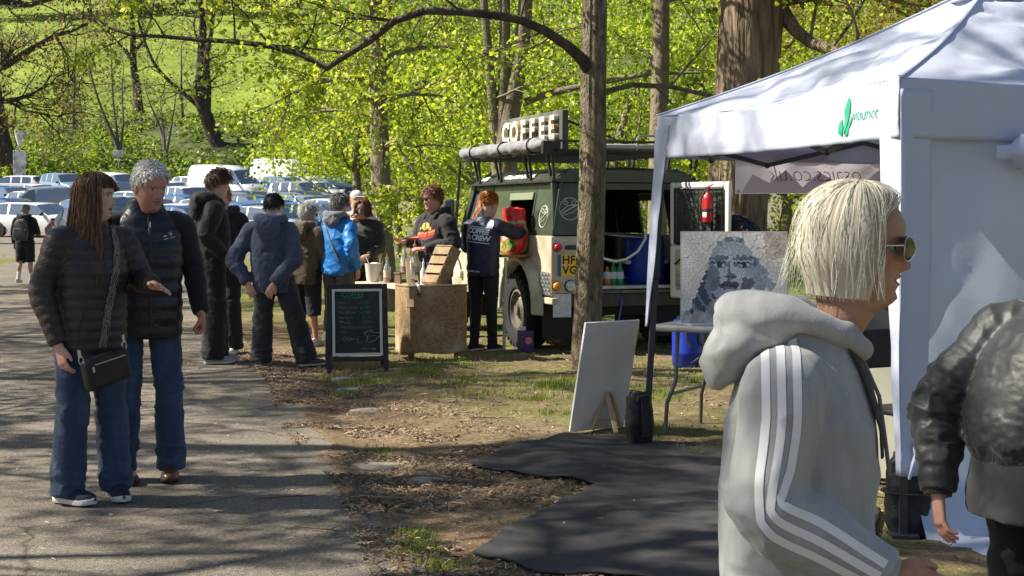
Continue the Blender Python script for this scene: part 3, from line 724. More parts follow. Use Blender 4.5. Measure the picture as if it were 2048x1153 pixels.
KINDS = {  # length, half width, stations: (x from rear, top z, roof half width factor), belt, cabin marks (rear glass start/end, wind screen start/end)
 'hatchback': dict(L=4.1, W=.88, belt=.93, top=[(0, .55), (.04, .92), (.16, 1.02), (.55, 1.36), (1.0, 1.47), (1.8, 1.49), (2.35, 1.44), (3.05, 1.0), (3.3, .95), (3.85, .80), (4.05, .62), (4.1, .45)], rear=(.16, .55), scr=(2.35, 3.05), side=(.62, 2.85), pil=[1.62]),
 'saloon': dict(L=4.6, W=.9, belt=.92, top=[(0, .6), (.05, .95), (.75, 1.02), (1.35, 1.36), (1.9, 1.44), (2.4, 1.44), (2.8, 1.38), (3.5, .99), (3.8, .94), (4.35, .78), (4.55, .6), (4.6, .45)], rear=(.75, 1.35), scr=(2.8, 3.5), side=(1.05, 3.3), pil=[2.0]),
 'off-roader': dict(L=4.6, W=.95, belt=1.08, top=[(0, .6), (.05, 1.1), (.18, 1.2), (.45, 1.66), (1.0, 1.74), (2.2, 1.74), (2.6, 1.68), (3.2, 1.16), (3.45, 1.1), (4.3, .98), (4.52, .7), (4.6, .5)], rear=(.18, .45), scr=(2.6, 3.2), side=(.55, 3.0), pil=[1.2, 1.95]),
 'estate car': dict(L=4.6, W=.9, belt=.94, top=[(0, .6), (.04, .96), (.15, 1.05), (.5, 1.42), (1.0, 1.49), (2.4, 1.48), (2.8, 1.42), (3.5, .99), (3.8, .94), (4.35, .78), (4.55, .6), (4.6, .45)], rear=(.15, .5), scr=(2.8, 3.5), side=(.6, 3.3), pil=[1.35, 2.15]),
 'small van': dict(L=4.5, W=.92, belt=1.08, top=[(0, .6), (.03, 1.15), (.06, 1.78), (.2, 1.86), (1.6, 1.88), (2.5, 1.84), (2.85, 1.76), (3.6, 1.12), (3.85, 1.04), (4.3, .86), (4.46, .6), (4.5, .45)], rear=(9, 9), scr=(2.85, 3.6), side=(2.55, 3.4), pil=[]),
 'large van': dict(L=5.6, W=1.0, belt=1.32, top=[(0, .7), (.02, 1.3), (.05, 2.4), (.25, 2.55), (1.6, 2.6), (3.3, 2.55), (3.9, 2.3), (4.75, 1.38), (5.0, 1.28), (5.4, 1.1), (5.56, .8), (5.6, .5)], rear=(9, 9), scr=(3.95, 4.75), side=(3.6, 4.6), pil=[])}

def make_car(kind):
    k = KINDS[kind]; L, W, belt = k['L'], k['W'], k['belt']; tx = [p[0] for p in k['top']]; tz = [p[1] for p in k['top']]
    xs = sorted(set([round(v, 3) for v in tx + list(np.linspace(.2, L - .2, 16)) + [k['side'][0], k['side'][1]] + [q + s for q in k['pil'] for s in (-.05, .05)] + [v for v in k['rear'] + k['scr'] if v < 9]]))
    body = MB(); parts = {'windscreen': MB(), 'rear_window': MB(), 'side_window': [MB(), MB()]}
    rings = []
    for x in xs:
        zt = float(np.interp(x, tx, tz)); e = min(x, L - x); w = W * (1 - .16 * math.exp(-(e / .28) ** 1.0)) if e < 1 else W
        zs = .24 + .16 * math.exp(-e / .25); zb = min(belt + .04 * (1 - x / L), zt - .07); h = max(0, zt - zb)
        wr = w - .05 - h * .26; zs = min(zs, zb - .12)
        rings.append([(x, w * .93, zs), (x, w, zs + .22 * (zb - zs) + .1), (x, w * .995, zb - .06), (x, w * .965, zb), (x, wr + .02, zt - .05), (x, wr - .06, zt - .008), (x, 0, zt + .012)])
    n = 7
    def face(mb, i, j, s):
        q = [rings[i][j], rings[i + 1][j], rings[i + 1][j + 1], rings[i][j + 1]]; q = [(a, b * s, c) for a, b, c in q]
        mb.add(q, [(0, 1, 2, 3)] if s > 0 else [(3, 2, 1, 0)], True)
    for i in range(len(xs) - 1):
        xm = (xs[i] + xs[i + 1]) / 2
        for j in range(n - 1):
            for si, s in enumerate((1, -1)):
                mb = body
                if j == 3 and k['side'][0] < xm < k['side'][1] and not any(abs(xm - q) < .06 for q in k['pil']): mb = parts['side_window'][si]
                if j >= 4 and k['scr'][0] < xm < k['scr'][1]: mb = parts['windscreen']
                if j >= 4 and k['rear'][0] < xm < k['rear'][1]: mb = parts['rear_window']
                face(mb, i, j, s)
    for r in (rings[0], rings[-1]):
        pl = [(a, b, c) for a, b, c in r] + [(a, -b, c) for a, b, c in reversed(r[:-1])]; body.add(pl, [tuple(range(len(pl)))])
    pl = []
    t = empty('parked_car' if 'van' not in kind else 'parked_van', (0, 0, 0), 0, 'x', 'car' if 'van' not in kind else 'van')
    bm_ = body.mesh('body'); bmx = bmesh.new(); bmx.from_mesh(bm_); bmesh.ops.remove_doubles(bmx, verts=bmx.verts, dist=.002); bmesh.ops.recalc_face_normals(bmx, faces=bmx.faces); bmx.to_mesh(bm_); bmx.free()
    link('body', bm_, PAINT['white'], t)
    if parts['windscreen'].v: parts['windscreen'].build('windscreen', GLASS_CAR, t, fix=False)
    if parts['rear_window'].v: parts['rear_window'].build('rear_window', GLASS_CAR, t, fix=False)
    for p in parts['side_window']: p.build('side_window', GLASS_CAR, t, fix=False)
    R = .33 if 'van' not in kind and kind != 'off-roader' else .37
    wm = MB().lathe([(R * .55, -.1), (R * .97, -.1), (R, -.06), (R, .06), (R * .97, .1), (R * .62, .1)], 20, axis='y').mesh('tyre')
    rm = MB()
    rm.lathe([(R * .66, .06), (R * .66, .095), (R * .58, .1), (R * .55, .07)], 20, axis='y')
    for q in range(5):
        a = 2 * PI * q / 5; rm.bar((0, .085, 0), (R * .6 * math.cos(a), .085, R * .6 * math.sin(a)), .07, .03, up=(0, 1, 0))
    rmm = rm.mesh('rim')
    am = MB().lathe([(R * 1.0, -.01), (R * 1.17, 0), (R * 1.17, .004)], 20, axis='y').mesh('arch')
    for x in (L * .19, L * .81):
        for s in (1, -1):
            w = link('wheel', wm, RUBBER, t); w.location = (x, s * (W - .075), R); w.rotation_euler = (0, 0, 0 if s > 0 else PI)
            link('rim', rmm, ALLOY, w)
            a = link('wheel_arch', am, BLACKP, t); a.location = (x, s * (W - .012), R + .02); a.rotation_euler = (0, 0, 0 if s > 0 else PI)
    zt = float(np.interp(L - .2, tx, tz))
    for s in (1, -1):
        MB().box((L - .17, s * (W - .26), zt - .15), (.3, .34, .14), rot=(0, 0, -s * .35)).build('headlight', LAMP, t, bevel=.03)
        zr = belt if 'large' not in kind else 1.2
        MB().box((.06, s * (W - .14), zr - .08), (.14, .16, .3 if kind != 'saloon' else .16)).build('tail_light', TAIL, t, bevel=.02)
        MB().box((k['scr'][1] - .25, s * (W + .08), belt + .08), (.12, .2, .15)).build('wing_mirror', PAINT['black'], t, bevel=.04)
    MB().box((L - .01, 0, .48), (.03, .5, .11)).build('number_plate', PLATEW, t)
    MB().box((.0, 0, .72), (.03, .5, .11)).build('number_plate', PLATEY, t)
    MB().box((L - .02, 0, .62), (.04, .9, .12)).build('grille', BLACKP, t, bevel=.01)
    return t
CARS = {}
def place_car(kind, colour, x, y, heading, label, group='cars in the car park'):
    if kind not in CARS: o = CARS[kind] = make_car(kind)
    else: o = copy_tree(CARS[kind])
    h = math.radians(heading); L = KINDS[kind]['L']
    sl = math.atan(.001 * max(0, y - 32))
    o.rotation_euler = Euler((sl * math.cos(h), -sl * math.sin(h), h), 'XYZ')
    o.location = (x - math.cos(h) * L / 2, y - math.sin(h) * L / 2, float(base_z(0, y - math.sin(h) * L / 2)) + .03)
    o['label'] = label; o['group'] = group
    for c in o.children:
        if c.name.split('.')[0] == 'body': c.material_slots[0].link = 'OBJECT'; c.material_slots[0].material = PAINT[colour]
    return o
place_car('small van', 'silver', at(82, 440, 79).x, 79, 200, 'silver van with a dark blue rear end behind the walker with the backpack')
place_car('large van', 'white', at(455, 400, 99).x, 99, -28, 'tall white panel van above the two boys, largest in the car park')
place_car('off-roader', 'silver', at(605, 400, 92).x, 92, -30, 'silver off-roader beside the grey post, right of the large white van')
place_car('large van', 'white', at(575, 380, 111).x, 111, -20, 'long white van behind the silver off-roader')
place_car('small van', 'white', at(235, 380, 104).x, 104, -40, 'white van showing between the two heads of the couple')
place_car('hatchback', 'dark blue', at(2, 430, 72).x, 72, 150, 'dark blue hatchback cut by the left edge of the picture')
place_car('saloon', 'white', at(75, 385, 96).x, 96, -35, 'white saloon above the silver van roof')
place_car('estate car', 'white', at(30, 370, 108).x, 108, 170, 'white estate car at the far left under the bank')
ORD = 'first second third fourth fifth sixth seventh eighth ninth tenth eleventh twelfth thirteenth fourteenth fifteenth'.split()
rc = random.Random(4)
TAKEN = [(at(82, 440, 79).x, 79), (at(455, 400, 99).x, 99), (at(605, 400, 92).x, 92), (at(575, 380, 111).x, 111), (at(235, 380, 104).x, 104), (at(2, 430, 72).x, 72), (at(75, 385, 96).x, 96), (at(30, 370, 108).x, 108)]
for ri, (Y, pitch, nm) in enumerate([(57.5, 2.95, 'nearest'), (64, 2.9, 'second'), (70.5, 2.9, 'third'), (77, 2.9, 'fourth'), (84, 2.95, 'fifth'), (91, 3.0, 'sixth'), (98.5, 3.0, 'seventh'), (106, 3.1, 'farthest')]):
    x = -.345 * Y + rc.uniform(0, 2) + (3.5 if ri < 1 else 0); k = 0
    while x < -.11 * Y:
        if all((x - a) ** 2 / 12 + (Y - b) ** 2 / 16 > 1 for a, b in TAKEN):
            kind = rc.choices(['hatchback', 'saloon', 'off-roader', 'estate car'], [5, 3, 2, 3])[0]
            colour = rc.choices(['white', 'silver', 'grey', 'black', 'dark blue', 'blue', 'pale blue', 'red'], [5, 3, 2, 3.5, 4, 4, 2.5, .3])[0]
            place_car(kind, colour, x, Y + rc.uniform(-.4, .4), rc.gauss(-40, 8), '%s %s, %s from the left in the %s row of the car park' % (colour, kind, ORD[k], nm)); k += 1
        x += pitch * rc.uniform(.95, 1.15)

GALV = M('galvanised steel', (.42, .44, .45), .45, .7, c2=(.3, .31, .32), nscale=8)
def signpost():
    Y = 112; p = at(40, 385, Y); t = empty('information_post', (p.x, p.y, gz(p.x, p.y)), 0, 'white information post with a lamp head at the left edge of the car park', 'sign post')
    MB().tube([(0, 0, 0), (0, 0, 4.0)], .09, 8).build('post', GALV, t)
    MB().box((0, -.12, 1.9), (.95, .08, 2.6)).build('panel', M('white sign board', (.7, .72, .72), .5, c2=(.35, .36, .36), nscale=3), t, bevel=.02)
    MB().lathe([(.12, 3.5), (.5, 4.6), (.52, 4.7), (.1, 4.72)], 10).build('lamp_head', M('white sign board'), t)
signpost()
p = at(600, 432, 60); t = empty('grey_post', (p.x, 60, gz(p.x, 60)), 0, 'plain round topped grey post in front of the silver off-roader', 'post')
MB().lathe([(.085, 0), (.085, 1.55), (.07, 1.6), (.02, 1.63)], 12).build('shaft', GALV, t)
MB().lathe([(.095, 1.3), (.095, 1.42)], 12).build('band', PLATEW, t)
p = at(237, 345, 114); t = empty('small_sign', (p.x, 114, gz(p.x, 114)), 0, 'small sign on a thin post at the foot of the bank', 'sign')
MB().tube([(0, 0, 0), (0, 0, 3.1)], .05, 6).build('post', GALV, t); MB().box((0, -.07, 2.9), (.8, .03, .45)).build('plate', M('white sign board'), t, bevel=.01)

def motorbike():
    Y = 73.5; p = at(-3, 460, Y); t = empty('motorbike', (p.x, Y, float(base_z(0, Y)) + .03), math.radians(10), 'black motorbike with an orange tail light at the left edge of the picture', 'motorbike')
    for x in (-.72, .72):
        w = MB().lathe([(.21, -.05), (.29, -.06), (.32, -.03), (.32, .03), (.29, .06), (.21, .05)], 22, c=(x, 0, .32), axis='y').build('wheel', RUBBER, t)
        MB().lathe([(.05, -.03), (.215, -.02), (.215, .02), (.05, .03)], 14, c=(x, 0, .32), axis='y').build('rim', ALLOY, w)
    MB().box((0, 0, .5), (.6, .26, .34)).build('engine', BLACKP, t, bevel=.05)
    MB().loft([[(x, y * w, z + h * s) for y, s in ((-1, -.5), (-.8, .5), (.8, .5), (1, -.5))] for x, w, z, h in ((-.05, .12, .82, .14), (.2, .17, .86, .26), (.45, .1, .84, .16))]).build('tank', PAINT['black'], t)
    MB().box((-.38, 0, .82), (.7, .24, .1), rot=(0, .08, 0)).build('seat', BLACKP, t, bevel=.04)
    MB().tube([(.72, .1, .32), (.5, .1, 1.0)], .025, 6).tube([(.72, -.1, .32), (.5, -.1, 1.0)], .025, 6).build('fork', ALLOY, t)
    MB().tube([(.42, -.38, 1.05), (.5, 0, 1.02), (.42, .38, 1.05)], .018, 6).build('handlebar', BLACKP, t)
    MB().box((.66, 0, .95), (.16, .3, .34), rot=(0, -.4, 0)).build('headlight', LAMP, t, bevel=.06)
    MB().box((-.78, 0, .78), (.06, .2, .07)).build('tail_light', M('orange lamp', (.8, .22, .02), .3), t, bevel=.02)
motorbike()

# ------------------------------------------------------------------ the coffee vehicle (local axes: X forward, Y to its left, Z up; origin under the middle of the tail)
CREAM = M('cream body paint', (.54, .50, .38), .42, c2=(.38, .34, .24), nscale=4, coat=.25, rvar=.12, bump=.04, bscale=20)
CREAM_DIRTY = M('grubby cream paint', (.50, .46, .35), .55, c2=(.26, .22, .16), nscale=7, ndist=(.4, .75), bump=.08, bscale=30)
DGREEN = M('dark green paint', (.030, .044, .025), .38, c2=(.055, .07, .044), nscale=4, coat=.3, rvar=.12, bump=.05, bscale=14)
BLACKM = M('black painted steel', (.015, .015, .016), .45, c2=(.04, .038, .035), nscale=9)
DARKIN = M('dark interior trim', (.02, .019, .018), .8)
STEEL = M('brushed steel', (.55, .55, .54), .28, 1.0)
CHEQ = M('chequer plate', (.55, .55, .53), .32, .9, c2=(.4, .4, .38), nscale=20)
WHITEP = M('white paint', (.72, .72, .70), .5)
WOODO = M('orange stained shelf', (.42, .17, .05), .5, c2=(.30, .11, .03), nscale=6, stretch=(1, 8, 8))
REDL = M('red lamp', (.42, .015, .03), .2, coat=.6); AMBL = M('amber lamp', (.75, .25, .02), .25, coat=.5); WHTL = M('clear lamp', (.55, .57, .58), .12, .3, coat=.6)
BLUEB = M('blue barrel plastic', (.01, .035, .36), .4, c2=(.008, .025, .24), nscale=5)
LETTER = M('chipped cream letters', (.72, .68, .55), .5, c2=(.42, .27, .16), nscale=9, ndist=(.52, .62), detail=6)
SIGNB = M('weathered dark sign board', (.07, .075, .068), .7, c2=(.16, .165, .14), nscale=4, stretch=(1, 1, .25), bump=.2, bscale=30)
CANVASG = M('grey awning canvas', (.26, .26, .28), .8, c2=(.17, .17, .19), nscale=10, bump=.35, bscale=26)
VANG = math.radians(110); VLOC = Vector((1.207, 15.506, 0)); VLOC.z = gz(1.2, 16) + .0
van = empty('coffee_vehicle', VLOC, VANG, 'cream and green off-road coffee vehicle with roof rack, sign and open rear door', 'vehicle')
vb = lambda c, d, **k: MB().box(c, d, **k)
def arc_panel(x0, x1, z0, z1, wx, wz, wr, y, th):
    """side panel with a round wheel opening cut from its lower edge"""
    pts = [(x0, z0)]
    a0 = math.asin(min(1, (z0 - wz) / wr)) if wr else 0
    if wx is not None:
        for k in range(13):
            a = PI - a0 - (PI - 2 * a0) * k / 12; pts.append((wx + wr * math.cos(a), wz + wr * math.sin(a)))
    pts += [(x1, z0), (x1, z1), (x0, z1)]
    V = [(x, y, z) for x, z in pts] + [(x, y - th, z) for x, z in pts]; n = len(pts)
    return MB().add(V, [tuple(range(n)), tuple(range(2 * n - 1, n - 1, -1))] + [(i, (i + 1) % n, n + (i + 1) % n, n + i) for i in range(n)])
HW = .86; WZ, WR = .44, .50
for s in (1, -1):
    nm = 'side_panel'
    arc_panel(0, 1.72, .60, 1.22, .86, WZ, WR, HW * s, .04 * s).build(nm, CREAM, van, bevel=.008)
    d = arc_panel(1.735, 2.02, .55, 1.22, None, 0, 0, HW * s, .04 * s).build(nm, CREAM, van, bevel=.008)
    door = MB().box((2.5, (HW - .02) * s, .86), (.92, .05, .70)).build('door', CREAM, van, bevel=.015)
    vb((2.93, (HW + .02) * s, .72), (.09, .05, .09)).build('hinge', CREAM, door, bevel=.01); vb((2.93, (HW + .02) * s, 1.08), (.09, .05, .09)).build('hinge', CREAM, door, bevel=.01)
    vb((2.12, (HW + .02) * s, 1.1), (.14, .04, .05)).build('handle', BLACKM, door, bevel=.008)
    arc_panel(2.98, 4.12, .62, 1.16, 3.55, WZ, WR, (HW - .03) * s, .05 * s).build('front_wing', CREAM, van, bevel=.02)
    vb((1.5, (HW - .03) * s, .545), (3.1, .07, .07)).build('sill_rail', CREAM_DIRTY, van, bevel=.01)
    # wheel arch flares
    for wx in (.86, 3.55):
        fl = MB(); R0 = []
        for k in range(15):
            a = PI * (1 - k / 14) * 1.06 - .09
            ca, sa = math.cos(a), math.sin(a)
            R0.append([(wx + (WR - .03) * ca, (HW - .03) * s, WZ + (WR - .03) * sa), (wx + (WR + .0) * ca, (HW + .085) * s, WZ + (WR + .0) * sa), (wx + (WR + .05) * ca, (HW + .085) * s, WZ + (WR + .05) * sa), (wx + (WR + .14) * ca, (HW - .01) * s, WZ + (WR + .11) * sa)])
        fl.loft(R0, smooth=False); fl.build('arch_flare', CREAM, van, bevel=.012)
        vb((wx, (HW - .25) * s, WZ + .12), (.98, .3, .72)).build('wheel_well', DARKIN, van)
# upper sides: cream waist rail, green hard top with an opening each side
def upper(s):
    y0, y1, z0, z1 = HW - .015, HW - .105, 1.225, 1.78
    def P(x, z, off=0): return (x, s * (y0 + (y1 - y0) * (z - z0) / (z1 - z0) + off), z)
    def quad(x0, x1, za, zb, name, mat, xa=None, off=0, th=.035):
        xa = x0 if xa is None else xa
        V = [P(x0, za, off), P(x1, za, off), P(x1, zb, off), P(xa, zb, off)]; V += [(a, b - s * th, c) for a, b, c in V]
        return MB().add(V, [(0,1,2,3),(7,6,5,4),(0,4,5,1),(1,5,6,2),(2,6,7,3),(3,7,4,0)]).build(name, mat, van, bevel=.006)
    quad(0, .62, z0, z1, 'upper_side', DGREEN); quad(1.42, 2.02, z0, z1, 'upper_side', DGREEN)
    quad(.62, 1.42, 1.68, z1, 'upper_side', DGREEN)
    quad(.62, .66, z0, 1.68, 'hatch_frame', BLACKM, off=.008); quad(1.38, 1.42, z0, 1.68, 'hatch_frame', BLACKM, off=.008)
    quad(.66, 1.38, 1.60, 1.68, 'hatch_flap', M('pale green paint', (.20, .24, .15), .45), off=.03)
    # front door frame and glass
    quad(2.05, 2.12, z0, z1, 'door_pillar', DGREEN); quad(2.05, 2.75, 1.73, z1, 'door_header', DGREEN)
    a, b = P(2.96, z0), P(2.74, z1); MB().bar(a, b, .06, .06).build('windscreen_pillar', DGREEN, van)
    V = [P(2.12, z0, -.02), P(2.92, z0, -.02), P(2.75, 1.73, -.02), P(2.12, 1.73, -.02)]
    MB().add(V, [(0, 1, 2, 3)]).build('side_window', GLASS_CAR, van)
    MB().bar((3.02, s * (HW + .02), 1.2), (2.98, s * (HW + .16), 1.27), .025).bar((2.98, s * (HW + .16), 1.27), (2.98, s * (HW + .16), 1.45), .025).build('mirror_arm', BLACKM, van)
    vb((2.98, s * (HW + .16), 1.50), (.06, .15, .27)).build('wing_mirror', M('mirror backing', (.12, .14, .12), .35, coat=.3), van, bevel=.03)
for s in (1, -1): upper(s)
# roof: rounded cross section
rings = []
for x, dz, wz in ((-.01, -.03, .99), (.05, 0, 1), (.6, .012, 1), (1.5, .015, 1), (2.4, .005, 1), (2.72, -.02, .985), (2.80, -.06, .96)):
    y = (HW - .08) * wz
    rings.append([(x, y + .02, 1.78), (x, y + .035, 1.805), (x, y, 1.82), (x, y - .05, 1.885 + dz), (x, y - .16, 1.92 + dz), (x, 0, 1.94 + dz), (x, -y + .16, 1.92 + dz), (x, -y + .05, 1.885 + dz), (x, -y, 1.82), (x, -y - .035, 1.805), (x, -y - .02, 1.78)])
MB().loft(rings).build('roof', DGREEN, van)
vb((1.4, HW - .045, 1.792), (2.78, .05, .022)).build('gutter', BLACKM, van); vb((1.4, -HW + .045, 1.792), (2.78, .05, .022)).build('gutter', BLACKM, van)
Mt = frame((1.18, HW - .095, 1.86), (-1, 0, 0), (0, -.62, .78))
text('roof_lettering', 'COFFEE AND FUN IN TIME', .085, WHITEP, van, Mt, bold=.004, space=1.0, shear=.15)
Mt = frame((2.35, HW - .095, 1.86), (-1, 0, 0), (0, -.62, .78))
me = MB().add([(-.12, -.03, 0), (.1, -.03, 0), (.14, .03, 0), (-.08, .03, 0)], [(0, 1, 2, 3)]).mesh(); me.transform(Mt); link('sticker', me, WHITEP, van)
text('door_lettering', '07831', .085, M('dark print', (.05, .05, .05), .6), van, frame((2.5, HW + .0085, .99), (-1, 0, 0), (0, 0, 1)), bold=.001)
MB().bar((2.75, HW + .007, .92), (2.25, HW + .007, .92), .002, .008).build('door_line', M('dark print'), van)
text('door_lettering', 'The', .055, M('dark print'), van, frame((2.48, HW + .0085, .84), (-1, 0, 0), (0, 0, 1)), shear=.2)
# rear end
def rear(name, y0, y1, z0, z1, mat, x=-.005, th=.045, bevel=.008, lean=0):
    V = [(x, y0, z0), (x, y1, z0), (x + lean, y1, z1), (x + lean, y0, z1)]; V += [(a + th, b, c) for a, b, c in V]
    return MB().add(V, [(3,2,1,0),(4,5,6,7),(0,1,5,4),(1,2,6,5),(2,3,7,6),(3,0,4,7)]).build(name, mat, van, bevel=bevel)
rear('rear_corner', .46, HW - .005, .62, 1.215, CREAM); rear('rear_corner', -HW + .005, -.56, .62, 1.215, CREAM)
rear('rear_pillar', .44, HW - .03, 1.225, 1.775, DGREEN, lean=.05); rear('rear_pillar', -HW + .03, -.56, 1.225, 1.775, DGREEN, lean=.05)
rear('rear_header', -.56, .44, 1.70, 1.775, DGREEN, x=.035); rear('rear_sill', -.55, .45, .66, .70, GALV, x=-.04, th=.12)
vb((.06, 0, .545), (.16, 1.5, .14)).build('rear_crossmember', BLACKM, van, bevel=.01)
vb((.12, 0, .62), (.1, 1.66, .05)).build('bumper_strip', CREAM_DIRTY, van, bevel=.008)
vb((1.1, 0, .64), (2.0, 1.55, .05)).build('load_floor', DARKIN, van)
vb((2.0, 0, 1.21), (.04, 1.5, 1.12)).build('bulkhead', DARKIN, van)
vb((2.2, 0, .45), (3.9, 1.0, .16)).build('chassis', DARKIN, van)
vb((1.0, 0, 1.768), (1.9, 1.5, .02)).build('headlining', DARKIN, van)
vb((.17, HW - .03, .72), (.33, .072, .25)).build('corner_guard', CHEQ, van, bevel=.01)
ck = MB()
for i in range(7):
    for j in range(6): ck.box((.035 + i * .045, HW + .008, .62 + j * .04), (.028, .006, .008), rot=(0, .8 if (i + j) % 2 else -.8, 0))
o = ck.build('plate_ribs', CHEQ, van); o['kind'] = 'stuff'
vb((-.018, HW - .12, .50), (.006, .2, .24)).build('corner_guard', CHEQ, van)
def lamp(y, z, r, mat, name):
    l = MB().lathe([(r * 1.0, .0), (r, -.03), (r * .75, -.045), (0.001, -.05)], 16, c=(-.006, y, z), axis='x').build(name, mat, van)
    MB().lathe([(r * 1.15, 0), (r * 1.15, -.012), (r * 1.0, -.014)], 16, c=(-.006, y, z), axis='x').build('lamp_ring', BLACKM, l)
lamp(.79, 1.10, .042, REDL, 'tail_light'); lamp(.80, .70, .042, AMBL, 'indicator'); lamp(.645, .70, .058, WHTL, 'reversing_light'); lamp(-.76, 1.10, .042, REDL, 'tail_light')
vb((-.02, .62, 1.10), (.035, .16, .045)).build('plate_lamp', BLACKM, van, bevel=.012)
pl = vb((-.015, .64, .915), (.012, .30, .225)).build('number_plate', PLATEY, van)
vb((-.0225, .772, .915), (.004, .036, .22)).build('blue_band', M('plate blue', (.02, .09, .42), .4), pl)
for k, (tx, z) in enumerate((('HFC', .968), ('VG8', .862))):
    text('plate_lettering', tx, .118, M('plate black', (.01, .01, .01), .5), pl, frame((-.0225, .625, z), (0, -1, 0), (0, 0, 1)), bold=.003, space=1.05)
# emblem rings on the rear pillar and the side
def emblem(o, x, z):
    F_ = frame(o, x, z); mb = MB()
    c = [(.115 * math.cos(2 * PI * k / 28), .115 * math.sin(2 * PI * k / 28), 0) for k in range(28)]; mb.tube(c, .006, 5, closed=True)
    mb.tube([(-.09, -.05, 0), (.0, .0, 0), (.10, .05, 0)], .008, 5); mb.tube([(-.10, -.03, 0), (-.02, .035, 0), (.1, .04, 0)], .006, 5); mb.tube([(-.08, -.07, 0), (.03, -.035, 0), (.11, .02, 0)], .005, 5)
    for q in (-.045, .045): mb.tube([(q + .02 * math.cos(2 * PI * k / 10), .062 + .02 * math.sin(2 * PI * k / 10), 0) for k in range(10)], .005, 5, closed=True)
    me = mb.mesh(); me.transform(F_); link('emblem', me, M('pale emblem paint', (.5, .52, .46), .5), van)
emblem((.02, .64, 1.50), (0, -1, 0), (.06, 0, 1)); emblem((.32, HW - .045, 1.42), (-1, 0, 0), (0, -.155, 1))
# underside details
MB().tube([(.35, .42, .46), (.1, .5, .44), (-.04, .52, .43)], .04, 10).build('exhaust', STEEL, van)
vb((.30, .66, .36), (.015, .36, .46)).build('mud_flap', M('rubber flap', (.025, .025, .025), .8), van)
vb((.30, -.66, .36), (.015, .36, .46)).build('mud_flap', M('rubber flap'), van)
# wheels
tm = MB(); R = .41
tm.lathe([(.22, -.04), (.24, -.12), (.33, -.135), (.385, -.125), (.395, -.09), (.395, .09), (.385, .125), (.33, .135), (.24, .12), (.22, .04)], 36, axis='y')
lg = MB()
for k in range(26):
    a = 2 * PI * k / 26
    for s in (-1, 1):
        b = a + (.12 if s > 0 else 0); Mr = Matrix.Rotation(-b, 4, 'Y')
        lg.box((0, s * .075, .398), (.055, .09, .03), rot=(0, 0, s * .3), M=Mr); lg.box((0, s * .128, .375), (.05, .02, .05), M=Mr)
tyre_me, lug_me = tm.mesh('tyre'), lg.mesh('tread'); rimb = MB().lathe([(.235, -.09), (.235, .1), (.20, .11), (.185, .07), (.13, .05), (.09, .085), (.06, .09), (.055, .12), (.001, .125)], 24, axis='y').mesh('rim')
def van_wheel(x, y, flip, parent=None, z=R):
    w = link('wheel', tyre_me, RUBBER, parent or van); w.location = (x, y, z); w.rotation_euler = (0, 0, PI if flip else 0)
    t_ = link('tread', lug_me, RUBBER, w); t_['kind'] = 'stuff'; link('rim', rimb, M('shadowed steel rim', (.16, .14, .11), .6, c2=(.08, .07, .055), nscale=9), w); return w  # steel colour darkened to hold the shadow the rims sit in
for x in (.86, 3.55):
    van_wheel(x, HW - .05, False); van_wheel(x, -HW + .05, True)
MB().tube([(.86, -.7, R), (.86, .7, R)], .05, 8).ball((.86, 0, R), .14).build('axle', DARKIN, van); MB().tube([(3.55, -.7, R), (3.55, .7, R)], .05, 8).build('axle', DARKIN, van)
# front end
vb((3.55, 0, 1.13), (1.1, 1.2, .12)).build('bonnet', CREAM, van, bevel=.04); vb((4.08, 0, .9), (.06, 1.1, .45)).build('radiator_grille', BLACKM, van, bevel=.01)
vb((4.28, 0, .6), (.14, 1.75, .15)).build('front_bumper', BLACKM, van, bevel=.02); vb((3.0, 0, 1.05), (.1, 1.6, .4)).build('scuttle', CREAM, van, bevel=.02)
MB().add([(2.99, -.78, 1.25), (2.99, .78, 1.25), (2.78, .7, 1.765), (2.78, -.7, 1.765)], [(0, 1, 2, 3)]).build('windscreen', GLASS_CAR, van)
for s in (1, -1): MB().lathe([(.09, 0), (.09, .02), (.05, .04), (.001, .045)], 16, c=(4.12, s * .62, .95), axis='x').build('headlight', WHTL, van)
# roof rack
rk = MB()
for y in (-.84, .84):
    rk.tube([(-.1, y, 2.10), (2.95, y, 2.10)], .018, 6); rk.tube([(-.1, y, 2.20), (2.95, y, 2.20)], .014, 6)
for x in (-.1, 2.95): rk.tube([(x, -.84, 2.10), (x, .84, 2.10)], .018, 6); rk.tube([(x, -.84, 2.20), (x, .84, 2.20)], .014, 6)
rk.build('rack_frame', BLACKM, van)
for i in range(10): vb((-.02 + i * .32, 0, 2.095), (.06, 1.66, .018)).build('rack_slat', BLACKM, van)
for x in (.08, .75, 1.7, 2.45):
    for s in (1, -1):
        b = MB(); b.bar((x - .03, s * (HW - .06), 1.80), (x - .06, s * .84, 2.09), .025); b.bar((x + .05, s * (HW - .06), 1.80), (x + .09, s * .84, 2.09), .025)
        b.box((x + .01, s * (HW - .05), 1.81), (.13, .03, .05)); b.build('rack_leg', BLACKM, van)
MB().tube([(2.9, .9, 2.08), (2.92, .95, 1.25)], .018, 6).build('awning_pole', BLACKM, van)
for x, y in ((.0, -.25), (.0, -.62)):
    MB().tube([(x, y - .13, 2.1), (x, y - .13, 2.24), (x, y - .10, 2.27), (x, y + .10, 2.27), (x, y + .13, 2.24), (x, y + .13, 2.1)], .012, 6).build('grab_hoop', GALV, van)
vb((.25, -.1, 2.155), (.5, .8, .05)).build('rack_board', M('pale weathered board', (.5, .5, .47), .7), van, bevel=.01)
vb((.2, -.72, 2.15), (.3, .2, .07)).build('rack_board', M('pale weathered board'), van, bevel=.01)
